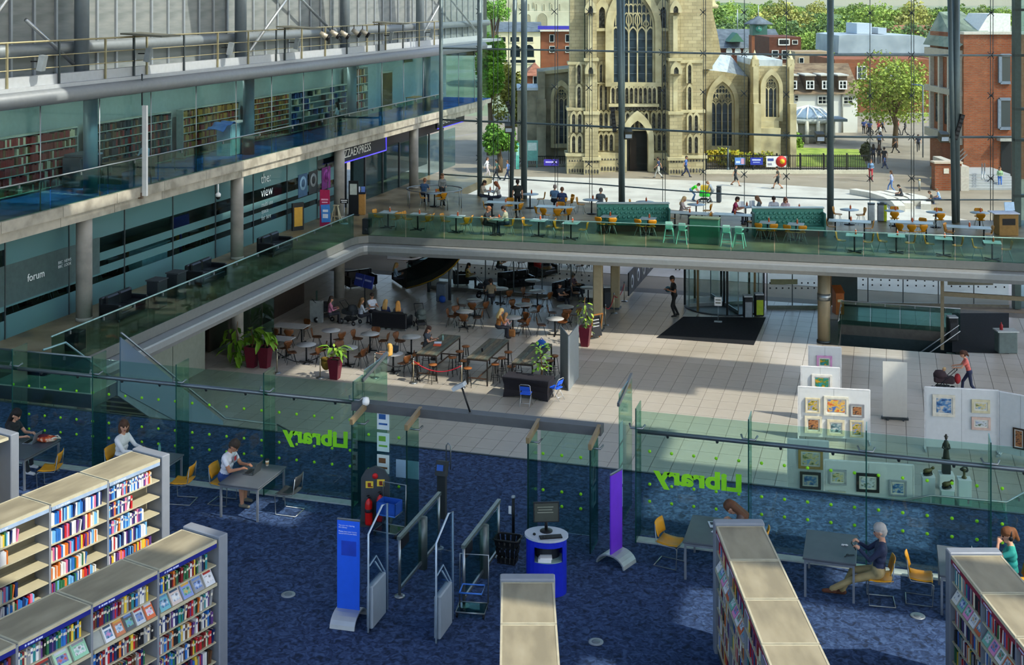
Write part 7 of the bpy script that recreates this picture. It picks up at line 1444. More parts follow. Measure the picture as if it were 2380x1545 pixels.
# added fill lights, out of view under the ceiling, to brighten the gallery
FILL_GLOW = emit('fill_tube','#fff4e0',30.0)
for k in range(16):
    l_ = thing('gallery_fill_light','added unseen fill light over the upper gallery, %s along'%ORD[k],'light',(-27.6,26+k*3.4,11.62),kind='thing',group='added gallery fill lights'); part(l_,'housing',MB().box(-.1,.1,-.8,.8,-.04,.0),WHITE); part(l_,'tube',MB().box(-.06,.06,-.75,.75,-.07,-.04),FILL_GLOW)
# ================================================================ OUTSIDE
class Fr:
    def __init__(s,d): s.d = d; s.k = d/F_PX
    def x(s,px): return (px-CX)*s.k
    def z(s,py): return H-(py-YH)*s.k
def outthing(name,label,cat,d,kind=None,group=None): x,y = RD(0,d); return thing(name,label,cat,(x,y,0),TH,group,kind)
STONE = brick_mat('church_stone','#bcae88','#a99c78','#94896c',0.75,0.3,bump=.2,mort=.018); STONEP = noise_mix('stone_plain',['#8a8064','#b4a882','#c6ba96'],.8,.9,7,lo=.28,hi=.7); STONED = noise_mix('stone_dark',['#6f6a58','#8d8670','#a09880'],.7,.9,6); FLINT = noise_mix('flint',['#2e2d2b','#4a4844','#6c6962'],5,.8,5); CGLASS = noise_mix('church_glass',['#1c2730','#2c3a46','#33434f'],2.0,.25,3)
LEAD = noise_mix('lead_roof',['#9aa2a8','#b4bcc2','#c0c8cc'],.6,.5,4,stretch=(5,1,1))
# ---- ground
pv = MB().prism([pixD(-1500,60),pixD(4200,60),pixD(4200,160),pixD(-1500,160)],-.3,-.03)
single('ground_plaza',pv,noise_mix('plaza_brown',['#7d7262','#8a7f6e','#928776'],.25,.85,5),'brown paved plaza in front of the church','ground',kind='structure')
wp = [at(a,b,0) for a,b in ((900,404),(1200,410),(1450,414),(1650,420),(1800,428),(1950,438),(2060,450),(2110,468),(2200,500),(2380,540),(2500,640))]; wp += [pixD(2500,61.5),pixD(900,72)]
single('ground_pale_paving',MB().prism(wp[::-1],-.03,-.01),noise_mix('plaza_pale',['#a8a399','#b4afa5','#bcb7ad'],.5,.8,5),'pale fan of paving next to the glass front','ground',kind='structure')
single('ground_city',MB().prism([pixD(-6000,159.9),pixD(9000,159.9),pixD(5000,2600),pixD(-3000,2600)],-.5,-.06),noise_mix('city_ground',['#6a7458','#7c8468','#8a8a78'],.05,.95,4),'distant city ground','ground',kind='structure')
# ---- church
F0 = Fr(109.0); U = lambda u: F0.x(1100+u/3.962); V = lambda v: F0.z(v/3.962)
ch = outthing('church','tall medieval stone church tower with a great pointed window','church',109)
def arch(x0,x1,z0,zs,n=7,sharp=1.0):
    w = x1-x0; r = w*sharp; pts = [(x0,z0),(x1,z0)]
    # right arc centred at x1-r, left arc centred at x0+r
    am = math.acos(max(-1,min(1,(w/2-(w-r))/r))) if r else 0
    for i in range(n+1): a = am*i/n; pts.append((x1-r+r*cos(a),zs+r*sin(a)))
    for i in range(n-1,-1,-1): a = am*i/n; pts.append((x0+r-r*cos(a),zs+r*sin(a)))
    return pts
def arch_ring(mb,x0,x1,z0,zs,w,y0,y1,sharp=1.0,n=8):
    o = arch(x0-w,x1+w,z0,zs,n,sharp)[1:]; i = arch(x0,x1,z0,zs,n,sharp)[1:]; o.append((x0-w,z0)); i.append((x0,z0)); m = len(o)
    vs = [(p[0],y,p[1]) for y in (y0,y1) for q in (o,i) for p in q]
    fs = []
    for k in range(m-1): fs += [(k,k+1,m+k+1,m+k),(2*m+k+1,2*m+k,3*m+k,3*m+k+1),(k+1,k,2*m+k,2*m+k+1),(m+k,m+k+1,3*m+k+1,3*m+k)]
    return mb.add(vs,fs)
part(ch,'tower_wall',MB().box(U(1100),U(1830),0,11,-.1,26),STONE)
ZG = 0
def stepped(u0,u1,steps,name,yo):
    mb = MB()
    for v0,v1,gx,pr in steps: mb.box(U(u0-gx),U(u1+gx),-pr,.5,max(-.1,V(v1)),V(v0))
    part(ch,name,mb,STONE)
    ms_ = MB()
    for v0,v1,gx,pr in steps[1:]: ms_.box(U(u0-gx)-.12,U(u1+gx)+.12,-pr-.12,.5,V(v0)-.12,V(v0)+.12)
    part(ch,name+'_string_course',ms_,STONEP)
stepped(885,1015,[(-400,575,0,1.0),(575,990,8,1.3),(990,1400,20,1.6),(1400,1640,32,1.9)],'buttress',0)
stepped(1025,1125,[(-400,540,0,1.6),(540,1020,4,1.9),(1020,1430,10,2.2),(1430,1640,22,2.5)],'pier',0)
stepped(1790,1880,[(-400,540,0,1.6),(540,1020,4,1.9),(1020,1430,10,2.2),(1430,1640,22,2.5)],'pier',0)
stepped(1890,2085,[(-400,560,0,1.0),(560,1010,6,1.3),(1010,1420,14,1.6),(1420,1640,26,1.9)],'buttress',0)
# niches in the piers
for u in (1066,1835):
    for v in (85,635):
        part(ch,'niche',MB().prism(arch(U(u-22),U(u+22),V(v+30),V(v+5)),-2.02 if v<500 else -2.3,-1.5,'y'),FLINT); cn = MB(); arch_ring(cn,U(u-22),U(u+22),V(v+30),V(v+5),.28,-2.25 if v<500 else -2.5,-1.6); part(ch,'niche_canopy',cn,STONEP); part(ch,'niche_shaft',MB().box(U(u-20),U(u+20),-1.95,-1.5,V(v+380),V(v+60)),STONEP)
for u in (1183,1745):
    part(ch,'niche',MB().prism(arch(U(u-28),U(u+28),V(255),V(110)),-.05,.2,'y'),FLINT); cn = MB(); arch_ring(cn,U(u-28),U(u+28),V(255),V(110),.4,-.5,.1); part(ch,'niche_canopy',cn,STONEP); part(ch,'niche_sill',MB().box(U(u-52),U(u+52),-.6,.1,V(285),V(258)),STONEP)
# great window
def window(parent,x0,x1,z0,zs,nl,y,sharp=1.0,ring=.9,bars=True):
    part(parent,'window_glass',MB().prism(arch(x0,x1,z0,zs,8,sharp),y-.04,y+.1,'y'),CGLASS); r = MB(); arch_ring(r,x0,x1,z0,zs,ring,y-.55,y+.1,sharp); part(parent,'window_arch',r,STONEP)
    r2 = MB(); arch_ring(r2,x0+.02,x1-.02,z0,zs,-.18,y-.25,y,sharp); part(parent,'inner_moulding',r2,STONEP)
    w = x1-x0; wd = w/nl; bw = min(.2,wd*.16)
    for k in range(1,nl): part(parent,'mullion',MB().box(x0+k*wd-bw/2,x0+k*wd+bw/2,y-.22,y,z0,zs),STONEP)
    tr_ = MB()
    for k in range(nl): arch_ring(tr_,x0+k*wd+bw/2,x0+(k+1)*wd-bw/2,zs-.8*wd,zs-.75*wd,bw*.8,y-.2,y,1.0,5)
    hgt = w*.866*sharp
    for k in range(nl-1):
        xc = x0+(k+1)*wd; e = min(k+1,nl-1-k)
        for s in (-1,1):
            top = zs+min(hgt*.75,wd*.9*e)
            pts = [(xc,y-.1,zs),(xc+s*wd*.28,y-.1,zs+(top-zs)*.35),(xc+s*wd*.25,y-.1,zs+(top-zs)*.65),(xc,y-.1,top)]; tr_.tube(pts,bw*.5,4)
        tr_.bar((xc,y-.1,zs),(xc,y-.1,zs+min(hgt*.6,wd*e*.7)),bw*.8)
    def top_at(xx):
        r = w*sharp; c_ = x1-r if xx > (x0+x1)/2 else x0+r; return zs+sqrt(max(0,r*r-(xx-c_)**2))
    for k in range(1,2*nl):
        xx = x0+k*wd/2; zt_ = top_at(xx); zb_ = zs if k%2 == 0 else zs+wd*.25
        if zt_ > zb_+.3: tr_.box(xx-bw*.35,xx+bw*.35,y-.16,y,zb_,zt_)
    for lv in (.28,.52,.72):
        for k in range(2*nl):
            xa,xb = x0+k*wd/2,x0+(k+1)*wd/2
            if min(top_at(xa),top_at(xb)) > zs+lv*hgt+wd*.5: arch_ring(tr_,xa+bw*.3,xb-bw*.3,zs+lv*hgt,zs+lv*hgt+.05,bw*.6,y-.16,y,1.0,4)
    part(parent,'tracery',tr_,STONEP,kind='stuff')
    if bars:
        sb = MB(); n_ = int((zs-z0)/.75)
        for k in range(1,n_): sb.box(x0,x1,y-.07,y-.04,z0+k*.75-.03,z0+k*.75+.03)
        part(parent,'saddle_bars',sb,M('#4a5660',0.5),kind='stuff')
    part(parent,'window_sill',MB().box(x0-ring,x1+ring,y-.6,y+.1,z0-.35,z0),STONEP)
window(ch,U(1270),U(1668),V(755),V(255),5,-.1,1.0,.55)
# gallery, frieze, panels
def arcade(parent,u0,u1,v0,v1,n,y,nm,dark=FLINT):
    w = (u1-u0)/n
    part(parent,nm+'_panel',MB().box(U(u0-8),U(u1+8),y,y+.4,V(v1+10),V(v0-10)),STONEP)
    for k in range(n):
        x0,x1 = U(u0+k*w+w*.16),U(u0+(k+1)*w-w*.16); zs = V(v0)-(x1-x0)*.9
        part(parent,nm+'_arch',MB().prism(arch(x0,x1,V(v1),zs,4),y-.03,y+.1,'y'),dark)
        r = MB(); arch_ring(r,x0,x1,V(v1),zs,.12,y-.22,y+.05,1.0,4); part(parent,nm+'_moulding',r,STONEP)
arcade(ch,1260,1680,800,945,10,-.5,'gallery'); part(ch,'gallery_ledge',MB().box(U(1240),U(1700),-.9,.1,V(975),V(950)),STONEP)
fz = part(ch,'frieze',MB().box(U(1245),U(1690),-.55,.1,V(1015),V(975)),STONEP)
for k in range(14): part(ch,'quatrefoil',MB().tube([(U(1265+k*31),-.6,V(995)),(U(1265+k*31),-.5,V(995))],.2,8),FLINT)
arcade(ch,1395,1610,1035,1180,5,-.25,'flint_panel')
def lancets(us,v0,v1,y,w=15):
    for u in us:
        x0,x1 = U(u-w),U(u+w); zs = V(v0)-(x1-x0)*.9; part(ch,'flint_panel',MB().prism(arch(x0,x1,V(v1),zs,4),y-.05,y+.2,'y'),FLINT); r = MB(); arch_ring(r,x0,x1,V(v1),zs,.15,y-.22,y+.1,1.0,4); part(ch,'panel_moulding',r,STONEP)
for base in ((1178,1216),(1712,1760)):
    lancets(base,590,752,0); lancets(base,780,1010,0)
for base in ((1175,1222,1270),(1660,1710,1758)): lancets(base,1035,1180,0); lancets(base,1232,1385,0)
lancets((965,),585,758,-1.3); lancets((965,),785,985,-1.3); lancets((915,970),1030,1200,-1.6); lancets((915,970),1228,1380,-1.6)
lancets((1970,),585,755,-1.3); lancets((1970,),785,1005,-1.3); lancets((1970,2025),1040,1200,-1.6); lancets((1970,2025),1235,1388,-1.6)
# west door
part(ch,'doorway_recess',MB().prism(arch(U(1405),U(1600),-.0,V(1270),8),-.12,.3,'y'),M('#1a1a1a',0.9)); dr_ = MB(); arch_ring(dr_,U(1405),U(1600),0,V(1270),.5,-1.0,.1); part(ch,'doorway_arch',dr_,STONEP); part(ch,'door_leaf',MB().prism(arch(U(1440),U(1500),0,V(1290),5),-.2,-.1,'y'),M('#241c16',0.8))
part(ch,'string_course',MB().box(U(1130),U(1780),-.35,.1,V(1200),V(1185)),STONEP); part(ch,'string_course',MB().box(U(1130),U(1780),-.35,.1,V(770),V(758)),STONEP)
for u0,u1,n in ((1140,1330,7),(1620,1780,6)):
    part(ch,'plinth',MB().box(U(u0),U(u1),-.7,.1,-.1,V(1400)),STONEP)
    for v0,v1 in ((1425,1465),(1500,1560)):
        for k in range(n): w = (u1-u0)/n; part(ch,'plinth_panel',MB().prism(arch(U(u0+k*w+5),U(u0+(k+1)*w-5),V(v1),V(v0)-.35,3),-.73,-.6,'y'),FLINT)
for u0,u1,n,y in ((865,1010,6,-1.92),(1010,1140,5,-2.52),(1775,1900,5,-2.52),(1905,2095,7,-1.92)):
    for v0,v1 in ((1425,1462),(1505,1560)):
        for k in range(n): w = (u1-u0)/n; part(ch,'plinth_panel',MB().prism(arch(U(u0+k*w+5),U(u0+(k+1)*w-5),V(v1),V(v0)-.3,3),y,y+.1,'y'),FLINT)
# aisles and chapel
ai = outthing('church_aisle','shaded north side of the church with a tall arched window','church',116); A1 = Fr(116)
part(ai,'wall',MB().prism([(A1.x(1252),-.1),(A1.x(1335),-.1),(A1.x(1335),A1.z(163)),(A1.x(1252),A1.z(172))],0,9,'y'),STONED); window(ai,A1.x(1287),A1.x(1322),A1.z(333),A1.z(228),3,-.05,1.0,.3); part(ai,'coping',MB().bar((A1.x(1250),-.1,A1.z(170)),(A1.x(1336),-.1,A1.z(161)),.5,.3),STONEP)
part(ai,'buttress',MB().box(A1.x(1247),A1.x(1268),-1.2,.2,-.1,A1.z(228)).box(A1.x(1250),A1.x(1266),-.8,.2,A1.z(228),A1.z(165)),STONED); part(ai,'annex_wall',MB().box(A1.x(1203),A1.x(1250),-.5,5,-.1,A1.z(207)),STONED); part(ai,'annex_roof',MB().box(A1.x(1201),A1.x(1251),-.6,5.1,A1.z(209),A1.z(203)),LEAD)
ac = outthing('church_chapel','sunlit south aisle and chapel of the church with two arched windows','church',116)
part(ac,'aisle_wall',MB().prism([(A1.x(1625),-.1),(A1.x(1738),-.1),(A1.x(1738),A1.z(178)),(A1.x(1690),A1.z(168)),(A1.x(1625),A1.z(160))],0,9,'y'),STONE); window(ac,A1.x(1649),A1.x(1705),A1.z(338),A1.z(237),4,-.05,1.0,.38)
part(ac,'aisle_roof',MB().add([(A1.x(1625),0,A1.z(161)),(A1.x(1690),0,A1.z(169)),(A1.x(1738),0,A1.z(179)),(A1.x(1738),9,A1.z(140)),(A1.x(1632),9,A1.z(124))],[(0,1,2,3,4),(4,3,2,1,0)]),LEAD)
part(ac,'chapel_wall',MB().prism([(A1.x(1738),-.1),(A1.x(1822),-.1),(A1.x(1818),A1.z(150)),(A1.x(1745),A1.z(150))],-3,7,'y'),STONE); window(ac,A1.x(1758),A1.x(1792),A1.z(264),A1.z(198),3,-3.05,1.0,.32); part(ac,'chapel_roof',MB().box(A1.x(1742),A1.x(1805),-2.5,6.5,A1.z(150),A1.z(136)),LEAD)
for px,w in ((1738,12),(1818,10)): part(ac,'corner_buttress',MB().box(A1.x(px-w/2-2),A1.x(px+w/2+2),-4.6,-2.5,-.1,A1.z(232)).box(A1.x(px-w/2),A1.x(px+w/2),-3.9,-2.5,A1.z(232),A1.z(150)).cbox((A1.x(px),-3.4,A1.z(145)),(.6,.6,.9)),STONEP); part(ac,'pinnacle',MB().lathe([(.45,0),(.3,.5),(.0,1.4)],4,(A1.x(px),-3.3,A1.z(147))),STONEP)
part(ac,'lower_porch',MB().box(A1.x(1748),A1.x(1792),-4.2,-2.9,-.1,A1.z(287)).box(A1.x(1750),A1.x(1790),-3.8,-2.9,A1.z(287),A1.z(272)),STONEP)
part(ac,'turret_wall',MB().box(A1.x(1626),A1.x(1652),-1,4,A1.z(160),24),STONE); part(ac,'flying_buttress',MB().prism([(A1.x(1650),A1.z(162)),(A1.x(1676),A1.z(124)),(A1.x(1668),A1.z(80)),(A1.x(1655),A1.z(20)),(A1.x(1650),A1.z(20))],0,3,'y'),STONE); part(ac,'turret',MB().lathe([(1.1,0),(1.2,.3),(.9,.5),(.85,6)],8,(A1.x(1645),1,A1.z(20))),STONEP)
# ---- generic buildings
def bld(name,lab,d,px0,px1,pyt,wall,wins=(),depth=12,base=None,roof=None,roofm=None,frame=M('#dcdcd4',0.6),glassm=None):
    f = Fr(d); t = outthing(name,lab,'building',d); z0 = -.3 if base is None else base
    part(t,'wall',MB().box(f.x(px0),f.x(px1),0,depth,z0,f.z(pyt)),wall)
    for w in wins:
        a,b,c,e = w[:4]; st = w[4] if len(w) > 4 else 'rect'; x0,x1,zb,zt = f.x(a),f.x(c),f.z(e),f.z(b)
        if st == 'arch': part(t,'window',MB().prism(arch(x0,x1,zb,zt-(x1-x0)*.35,5,.6),-.08,.05,'y'),glassm or G_DARK); r = MB(); arch_ring(r,x0,x1,zb,zt-(x1-x0)*.35,.18,-.15,.05,.6,5); part(t,'window_frame',r,frame)
        else:
            w_ = part(t,'window',MB().box(x0,x1,-.10,-.04,zb,zt),glassm or G_DARK); fw = min(.16,(x1-x0)*.1)
            fm = MB().box(x0-fw,x0,-.16,.02,zb-fw,zt+fw).box(x1,x1+fw,-.16,.02,zb-fw,zt+fw).box(x0,x1,-.16,.02,zb-fw,zb).box(x0,x1,-.16,.02,zt,zt+fw)
            if st == 'grid': n_ = max(1,round((x1-x0)/.5)); [fm.box(x0+(x1-x0)*k/n_-.03,x0+(x1-x0)*k/n_+.03,-.15,-.02,zb,zt) for k in range(1,n_)]; fm.box(x0,x1,-.15,-.02,(zb+zt)/2-.03,(zb+zt)/2+.03)
            part(w_,'window_frame',fm,frame)
    if roof:
        pe,pr = roof[0],roof[1]; ze,zr = f.z(pe),f.z(pr); a,b = f.x(px0)-.3,f.x(px1)+.3; hip = roof[2] if len(roof) > 2 else 0
        part(t,'roof',MB().add([(a,-.4,ze),(b,-.4,ze),(b,depth+.4,ze),(a,depth+.4,ze),(a+hip,depth/2,zr),(b-hip,depth/2,zr)],[(0,1,5,4),(2,3,4,5),(1,2,5),(3,0,4),(3,2,1,0)]),roofm)
    return t,f
BRICKR = brick_mat('brick_red','#93502f','#834428','#755c4c',.45,.15,bump=0.1,mort=.02); BRICKD = brick_mat('brick_dark','#6a3a28','#5a3024','#4a3a34',.5,.16,bump=0.1)
SLATE = noise_mix('slate',['#4a525a','#5a626a','#666e76'],1.0,.7,4); TILER = noise_mix('roof_tile',['#7a4a34','#94604a','#a06a50'],1.5,.8,4); CREAM = M('#d8ccaa',0.85,0,0.06,0.5); RENDER = M('#d9d7cc',0.85,0,0.05,0.4); THATCH = noise_mix('old_tile',['#5a4a3c','#75624e','#82705a'],1.2,.9,5,stretch=(1,1,3))
bld('keep','pale square castle keep with blind arches far behind the church',420,1165,1335,-60,noise_mix('keep_stone',['#b0a890','#c4bca4','#cec8b2'],.12,.9,5),[(1222,36,1233,57,'arch'),(1248,36,1272,60,'arch'),(1238,6,1241,18),(1278,6,1281,18),(1200,6,1203,18)]+[(1190+k*9,10,1194+k*9,24,'arch') for k in range(0,14,2)],30,glassm=M('#9a9078',0.9),frame=M('#c4bca4',0.9))
bld('office','cream office block with arched lower windows left of the church',210,1150,1256,74,CREAM,[(1154+32*k,86,1175+32*k,97) for k in range(3)]+[(1154+32*k,109,1177+32*k,132,'arch') for k in range(3)]+[(1154+32*k,139,1180+32*k,146) for k in range(3)],16,roof=(74,53),roofm=SLATE,frame=CREAM)
bld('brick_block','orange brick block with a violet fascia beside the cream office',210.5,1257,1335,72,BRICKR,[(1278,81,1287,97),(1315,81,1326,97),(1278,108,1289,121),(1315,108,1326,121)],16)
f = Fr(210); t = outthing('rooftop_fascia','violet blue roof fascia strip on the brick block','fascia',210); part(t,'strip',MB().box(f.x(1250),f.x(1335),-.3,.2,f.z(68),f.z(60)),M('#3a34a0',0.5)); part(t,'ledge',MB().box(f.x(1255),f.x(1335),-.4,.2,f.z(73),f.z(69)),M('#c8c0b4'))
bld('brick_house','small red brick house with a hipped roof left of the church',150,1226,1262,176,BRICKR,[(1240,178,1253,201)],10,roof=(176,150,1.2),roofm=TILER)
t,f = bld('slate_hall','long dark slate roofed hall with white arched windows',230,1668,1822,112,BRICKD,[(1690+20*k,115,1699+20*k,128,'arch') for k in range(3)],18,roof=(112,70),roofm=SLATE,glassm=M('#dadad6',0.5)); part(t,'gable',MB().prism([(f.x(1692),f.z(97)),(f.x(1728),f.z(97)),(f.x(1711),f.z(76))],-.8,4,'y'),M('#44705c',0.7)); part(t,'finial_pole',MB().cyl(f.x(1714),0,f.z(70),f.z(22),.1,6),LGREY)
ck = outthing('clock_tower','red brick clock tower with a green clock stage and slate cap','clock tower',222); f = Fr(222); part(ck,'shaft',MB().box(f.x(1747),f.x(1782),0,2.7,-.2,f.z(82)),BRICKR); part(ck,'clock_stage',MB().box(f.x(1749),f.x(1783),-.1,2.8,f.z(82),f.z(57)),M('#2f5a50',0.6)); part(ck,'roof',MB().lathe([(2.7,0),(2.5,.2),(.9,1.1),(.0,1.6)],4,(f.x(1766),1.3,f.z(57))),SLATE); part(ck,'spire',MB().cyl(f.x(1766),1.3,f.z(40),f.z(12),.08,6),LGREY)
cl_ = part(ck,'clock_face',MB().tube([(f.x(1763),-.25,f.z(67)),(f.x(1763),-.1,f.z(67))],.55,16),M('#3a8a78',0.5)); part(cl_,'hands',MB().bar((f.x(1763),-.28,f.z(67)),(f.x(1763)+.05,-.28,f.z(67)+.4),.08).bar((f.x(1763),-.28,f.z(67)),(f.x(1763)+.3,-.28,f.z(67)+.05),.08),WHITE); part(ck,'lower_dial',MB().tube([(f.x(1763),-.15,f.z(115)),(f.x(1763),0,f.z(115))],.5,12),M('#8a8478'))
bld('brown_block','dark red brick block with a flat roof beside the clock tower',200,1788,1862,86,BRICKD,[(1811,92,1833,103),(1842,94,1853,102),(1795,118,1808,132),(1818,118,1830,136),(1838,118,1848,136)],12)
bld('brown_annex','plain buff brick annex in front of the dark block',190,1848,1930,120,M('#9a8468',0.85),[(1858,135,1867,146)],6)
t,f = bld('flat_roof_block','large grey metal roofed block above the tree',240,1938,2195,138,BRICKR,[],20,roof=None); part(t,'metal_roof',MB().prism([(f.x(1942),f.z(122)),(f.x(2195),f.z(124)),(f.x(2180),f.z(100)),(f.x(2128),f.z(82)),(f.x(1965),f.z(80)),(f.x(1944),f.z(82))],-2,16,'y'),noise_mix('metal_roof',['#868f98','#9aa2aa','#a6aeb4'],.2,.5,3)); part(t,'plant_room',MB().box(f.x(2005),f.x(2040),4,12,f.z(80),f.z(55)),M('#b0bac4')); part(t,'plant_room',MB().box(f.x(2055),f.x(2075),4,12,f.z(80),f.z(66)),M('#a4aeb8')); part(t,'eaves',MB().box(f.x(1940),f.x(2196),-2.4,0,f.z(128),f.z(122)),M('#5a626a'))
bld('brick_shop','orange brick shop with blue windows behind the big tree',165,1940,2170,138,BRICKR,[(1993,155,2012,182,'grid'),(2060,155,2090,182,'grid'),(1996,268,2020,300),(2050,268,2088,300)],14,glassm=G_WIN)
bld('red_roof_row','row of red tiled roofs far behind the metal roofed block',330,2090,2260,70,BRICKR,[],16,roof=(78,60),roofm=TILER)
# white house
t,f = bld('white_house','long white rendered house with a brown tiled roof and four dormers',140,1822,1993,216,RENDER,[(1825,222,1829,234,'grid'),(1831,222,1839,234,'grid'),(1847,222,1854,234,'grid'),(1902,225,1928,240,'grid'),(1961,226,1980,240,'grid')],10,roof=(218,152),roofm=THATCH,frame=M('#c8c8be'))
for k,px in enumerate((1841,1881,1918,1957)):
    d_ = part(t,'dormer',MB().box(f.x(px-10),f.x(px+11),-.2,3.0,f.z(207),f.z(176)),M('#5e4c3c',0.85)); part(d_,'dormer_window',MB().box(f.x(px-7),f.x(px+8),-.3,-.15,f.z(205),f.z(188)),G_DARK); part(d_,'dormer_frame',MB().box(f.x(px-9),f.x(px-6.5),-.36,-.2,f.z(207),f.z(187)).box(f.x(px+7.5),f.x(px+10),-.36,-.2,f.z(207),f.z(187)).box(f.x(px-7),f.x(px+8),-.36,-.2,f.z(207),f.z(204.5)).box(f.x(px-7),f.x(px+8),-.36,-.2,f.z(189),f.z(187)).box(f.x(px)-.05,f.x(px)+.05,-.36,-.2,f.z(205),f.z(188)).box(f.x(px-7),f.x(px+8),-.36,-.2,f.z(197),f.z(196)),WHITE); part(d_,'dormer_roof',MB().box(f.x(px-13),f.x(px+13),-.6,3.2,f.z(176),f.z(173)),M('#b8b4a8'))
part(t,'downpipe',MB().cyl(f.x(1957),-.15,0,f.z(218),.1,6),M('#8a8a80')); part(t,'chimney',MB().box(f.x(2085),f.x(2086),1,2,f.z(150),f.z(148)),BRICKR)
# glass domed pavilion
pv_ = outthing('pavilion','low pavilion with a shallow glazed dome roof','pavilion',128); f = Fr(128); xc = f.x(1895); rr = (f.x(1958)-f.x(1838))/2
part(pv_,'roof',MB().lathe([(rr,0),(rr*.95,.3),(rr*.5,.95),(.0,1.25)],20,(xc,3,f.z(281)),1,.7),M('#8a9cac',0.3,0.2)); part(pv_,'eaves_ring',MB().lathe([(rr*1.05,-.4),(rr*1.08,0),(rr,.05)],20,(xc,3,f.z(281)),1,.7),M('#b0b4b0')); part(pv_,'wall',MB().lathe([(rr*.88,0),(rr*.88,f.z(283))],20,(xc,3,0),1,.7),M('#8f8c80',0.8))
for k in range(8): a = pi+pi*k/7; part(pv_,'column',MB().cyl(xc+rr*.98*cos(a),3+rr*.68*sin(a),0,f.z(284),.22,8),M('#c4c0b0')); part(pv_,'roof_rib',MB().tube([(xc+rr*cos(a),3+.7*rr*sin(a),f.z(281)+.1),(xc+rr*.5*cos(a),3+.35*rr*sin(a),f.z(281)+1.02),(xc,3,f.z(281)+1.3)],.1,5),WHITE)
part(pv_,'canopy_wing',MB().box(xc+rr*.8,xc+rr*1.35,1,4.5,f.z(285),f.z(279)),M('#6a7880'))
# brick building on the right
rb2 = outthing('brick_hall','tall red brick hall with concrete bands and blue windows','building',104); f = Fr(104)
part(rb2,'front_wall',MB().box(f.x(2240),f.x(2420),0,8.4,-.2,f.z(78)),BRICKR); part(rb2,'parapet',MB().box(f.x(2238),f.x(2425),-.2,1,f.z(80),f.z(74)),M('#b8b4a8'))
xs_ = f.x(2240)
for pa,pb in ((118,136),(212,226),(318,338)): part(rb2,'concrete_band',MB().box(xs_-.45,xs_+.1,.3,8.6,f.z(pb),f.z(pa)),M('#a8a294',0.85))
for k in range(4): part(rb2,'side_pier',MB().box(xs_-.35,xs_+.05,.4+k*2.3,.75+k*2.3,f.z(330),f.z(122)),M('#b0aa9c'))
for k in range(3): part(rb2,'side_window',MB().box(xs_-.06,xs_+.05,1.2+k*2.3,2.2+k*2.3,f.z(300),f.z(232)),G_DARK)
part(rb2,'pitched_roof',MB().add([(xs_-.5,0,f.z(112)),(xs_-.5,8.8,f.z(112)),(xs_+1.2,9.5,f.z(30)),(xs_+1.6,.6,f.z(76)),(xs_+3.2,9.5,f.z(28)),(xs_+2.4,.6,f.z(76))],[(0,3,2,1),(3,5,4,2)]),noise_mix('copper_roof',['#5c6a58','#74806c','#84907c'],.5,.7,3,stretch=(4,1,1))); part(rb2,'white_gable',MB().prism([(f.x(2284),f.z(77)),(f.x(2312),f.z(32)),(f.x(2362),f.z(32)),(f.x(2362),f.z(77))],1.2,6,'y'),M('#d4d4cc'))
for (a,b,c,e) in ((2324,128,2347,192),(2322,230,2347,298)): w_ = part(rb2,'window',MB().box(f.x(a),f.x(c),-.12,-.02,f.z(e),f.z(b)),G_WIN); part(w_,'window_frame',MB().box(f.x(a)-.15,f.x(a)+.1,-.2,.05,f.z(e),f.z(b)).box(f.x(a),f.x(c),-.2,.05,f.z(b)-.12,f.z(b)+.12).box(f.x(a),f.x(c),-.2,.05,f.z(e)-.12,f.z(e)+.12),M('#6a7684',0.5))
part(rb2,'doorway',MB().box(f.x(2326),f.x(2350),-.1,.05,0,f.z(326)),DARKV); part(rb2,'door_canopy',MB().box(f.x(2316),f.x(2350),-.8,.05,f.z(326),f.z(318)),M('#9a9890'))
# ---- trees
def leafball(seed,n,rx,rz,c1,c2,clump=10,size=.55):
    rg = random.Random(seed); mb = MB(); cl = []
    for k in range(clump): a = rg.uniform(0,2*pi); e = rg.uniform(-.7,1.0); q = rg.uniform(.35,.75); cl.append((rx*q*cos(a)*cos(e),rx*q*sin(a)*cos(e),rz*q*sin(e),rg.uniform(.35,.55)))
    for k in range(n):
        c = cl[rg.randrange(clump)]; a = rg.uniform(0,2*pi); e = math.asin(rg.uniform(-1,1)); r_ = c[3]*rg.uniform(.55,1.0)
        p = Vector((c[0]+rx*r_*cos(a)*cos(e),c[1]+rx*r_*sin(a)*cos(e),c[2]+rz*r_*sin(e))); s = size*rg.uniform(.6,1.3)
        q = Matrix.Rotation(rg.uniform(0,6.3),3,'Z') @ Matrix.Rotation(rg.uniform(-1.2,1.2),3,'X') @ Matrix.Rotation(rg.uniform(-1.2,1.2),3,'Y')
        mb.mat(0 if rg.random() < .6 else 1); mb.add([p+q@Vector(v) for v in ((-s/2,0,0),(0,-s*.35,.05),(s/2,0,0),(0,s*.35,.05))],[(0,1,2,3)])
    me = mb.mesh('crown')
    for c in (c1,c2): me.materials.append(M(c,0.7,0,0.3,.6))
    return me
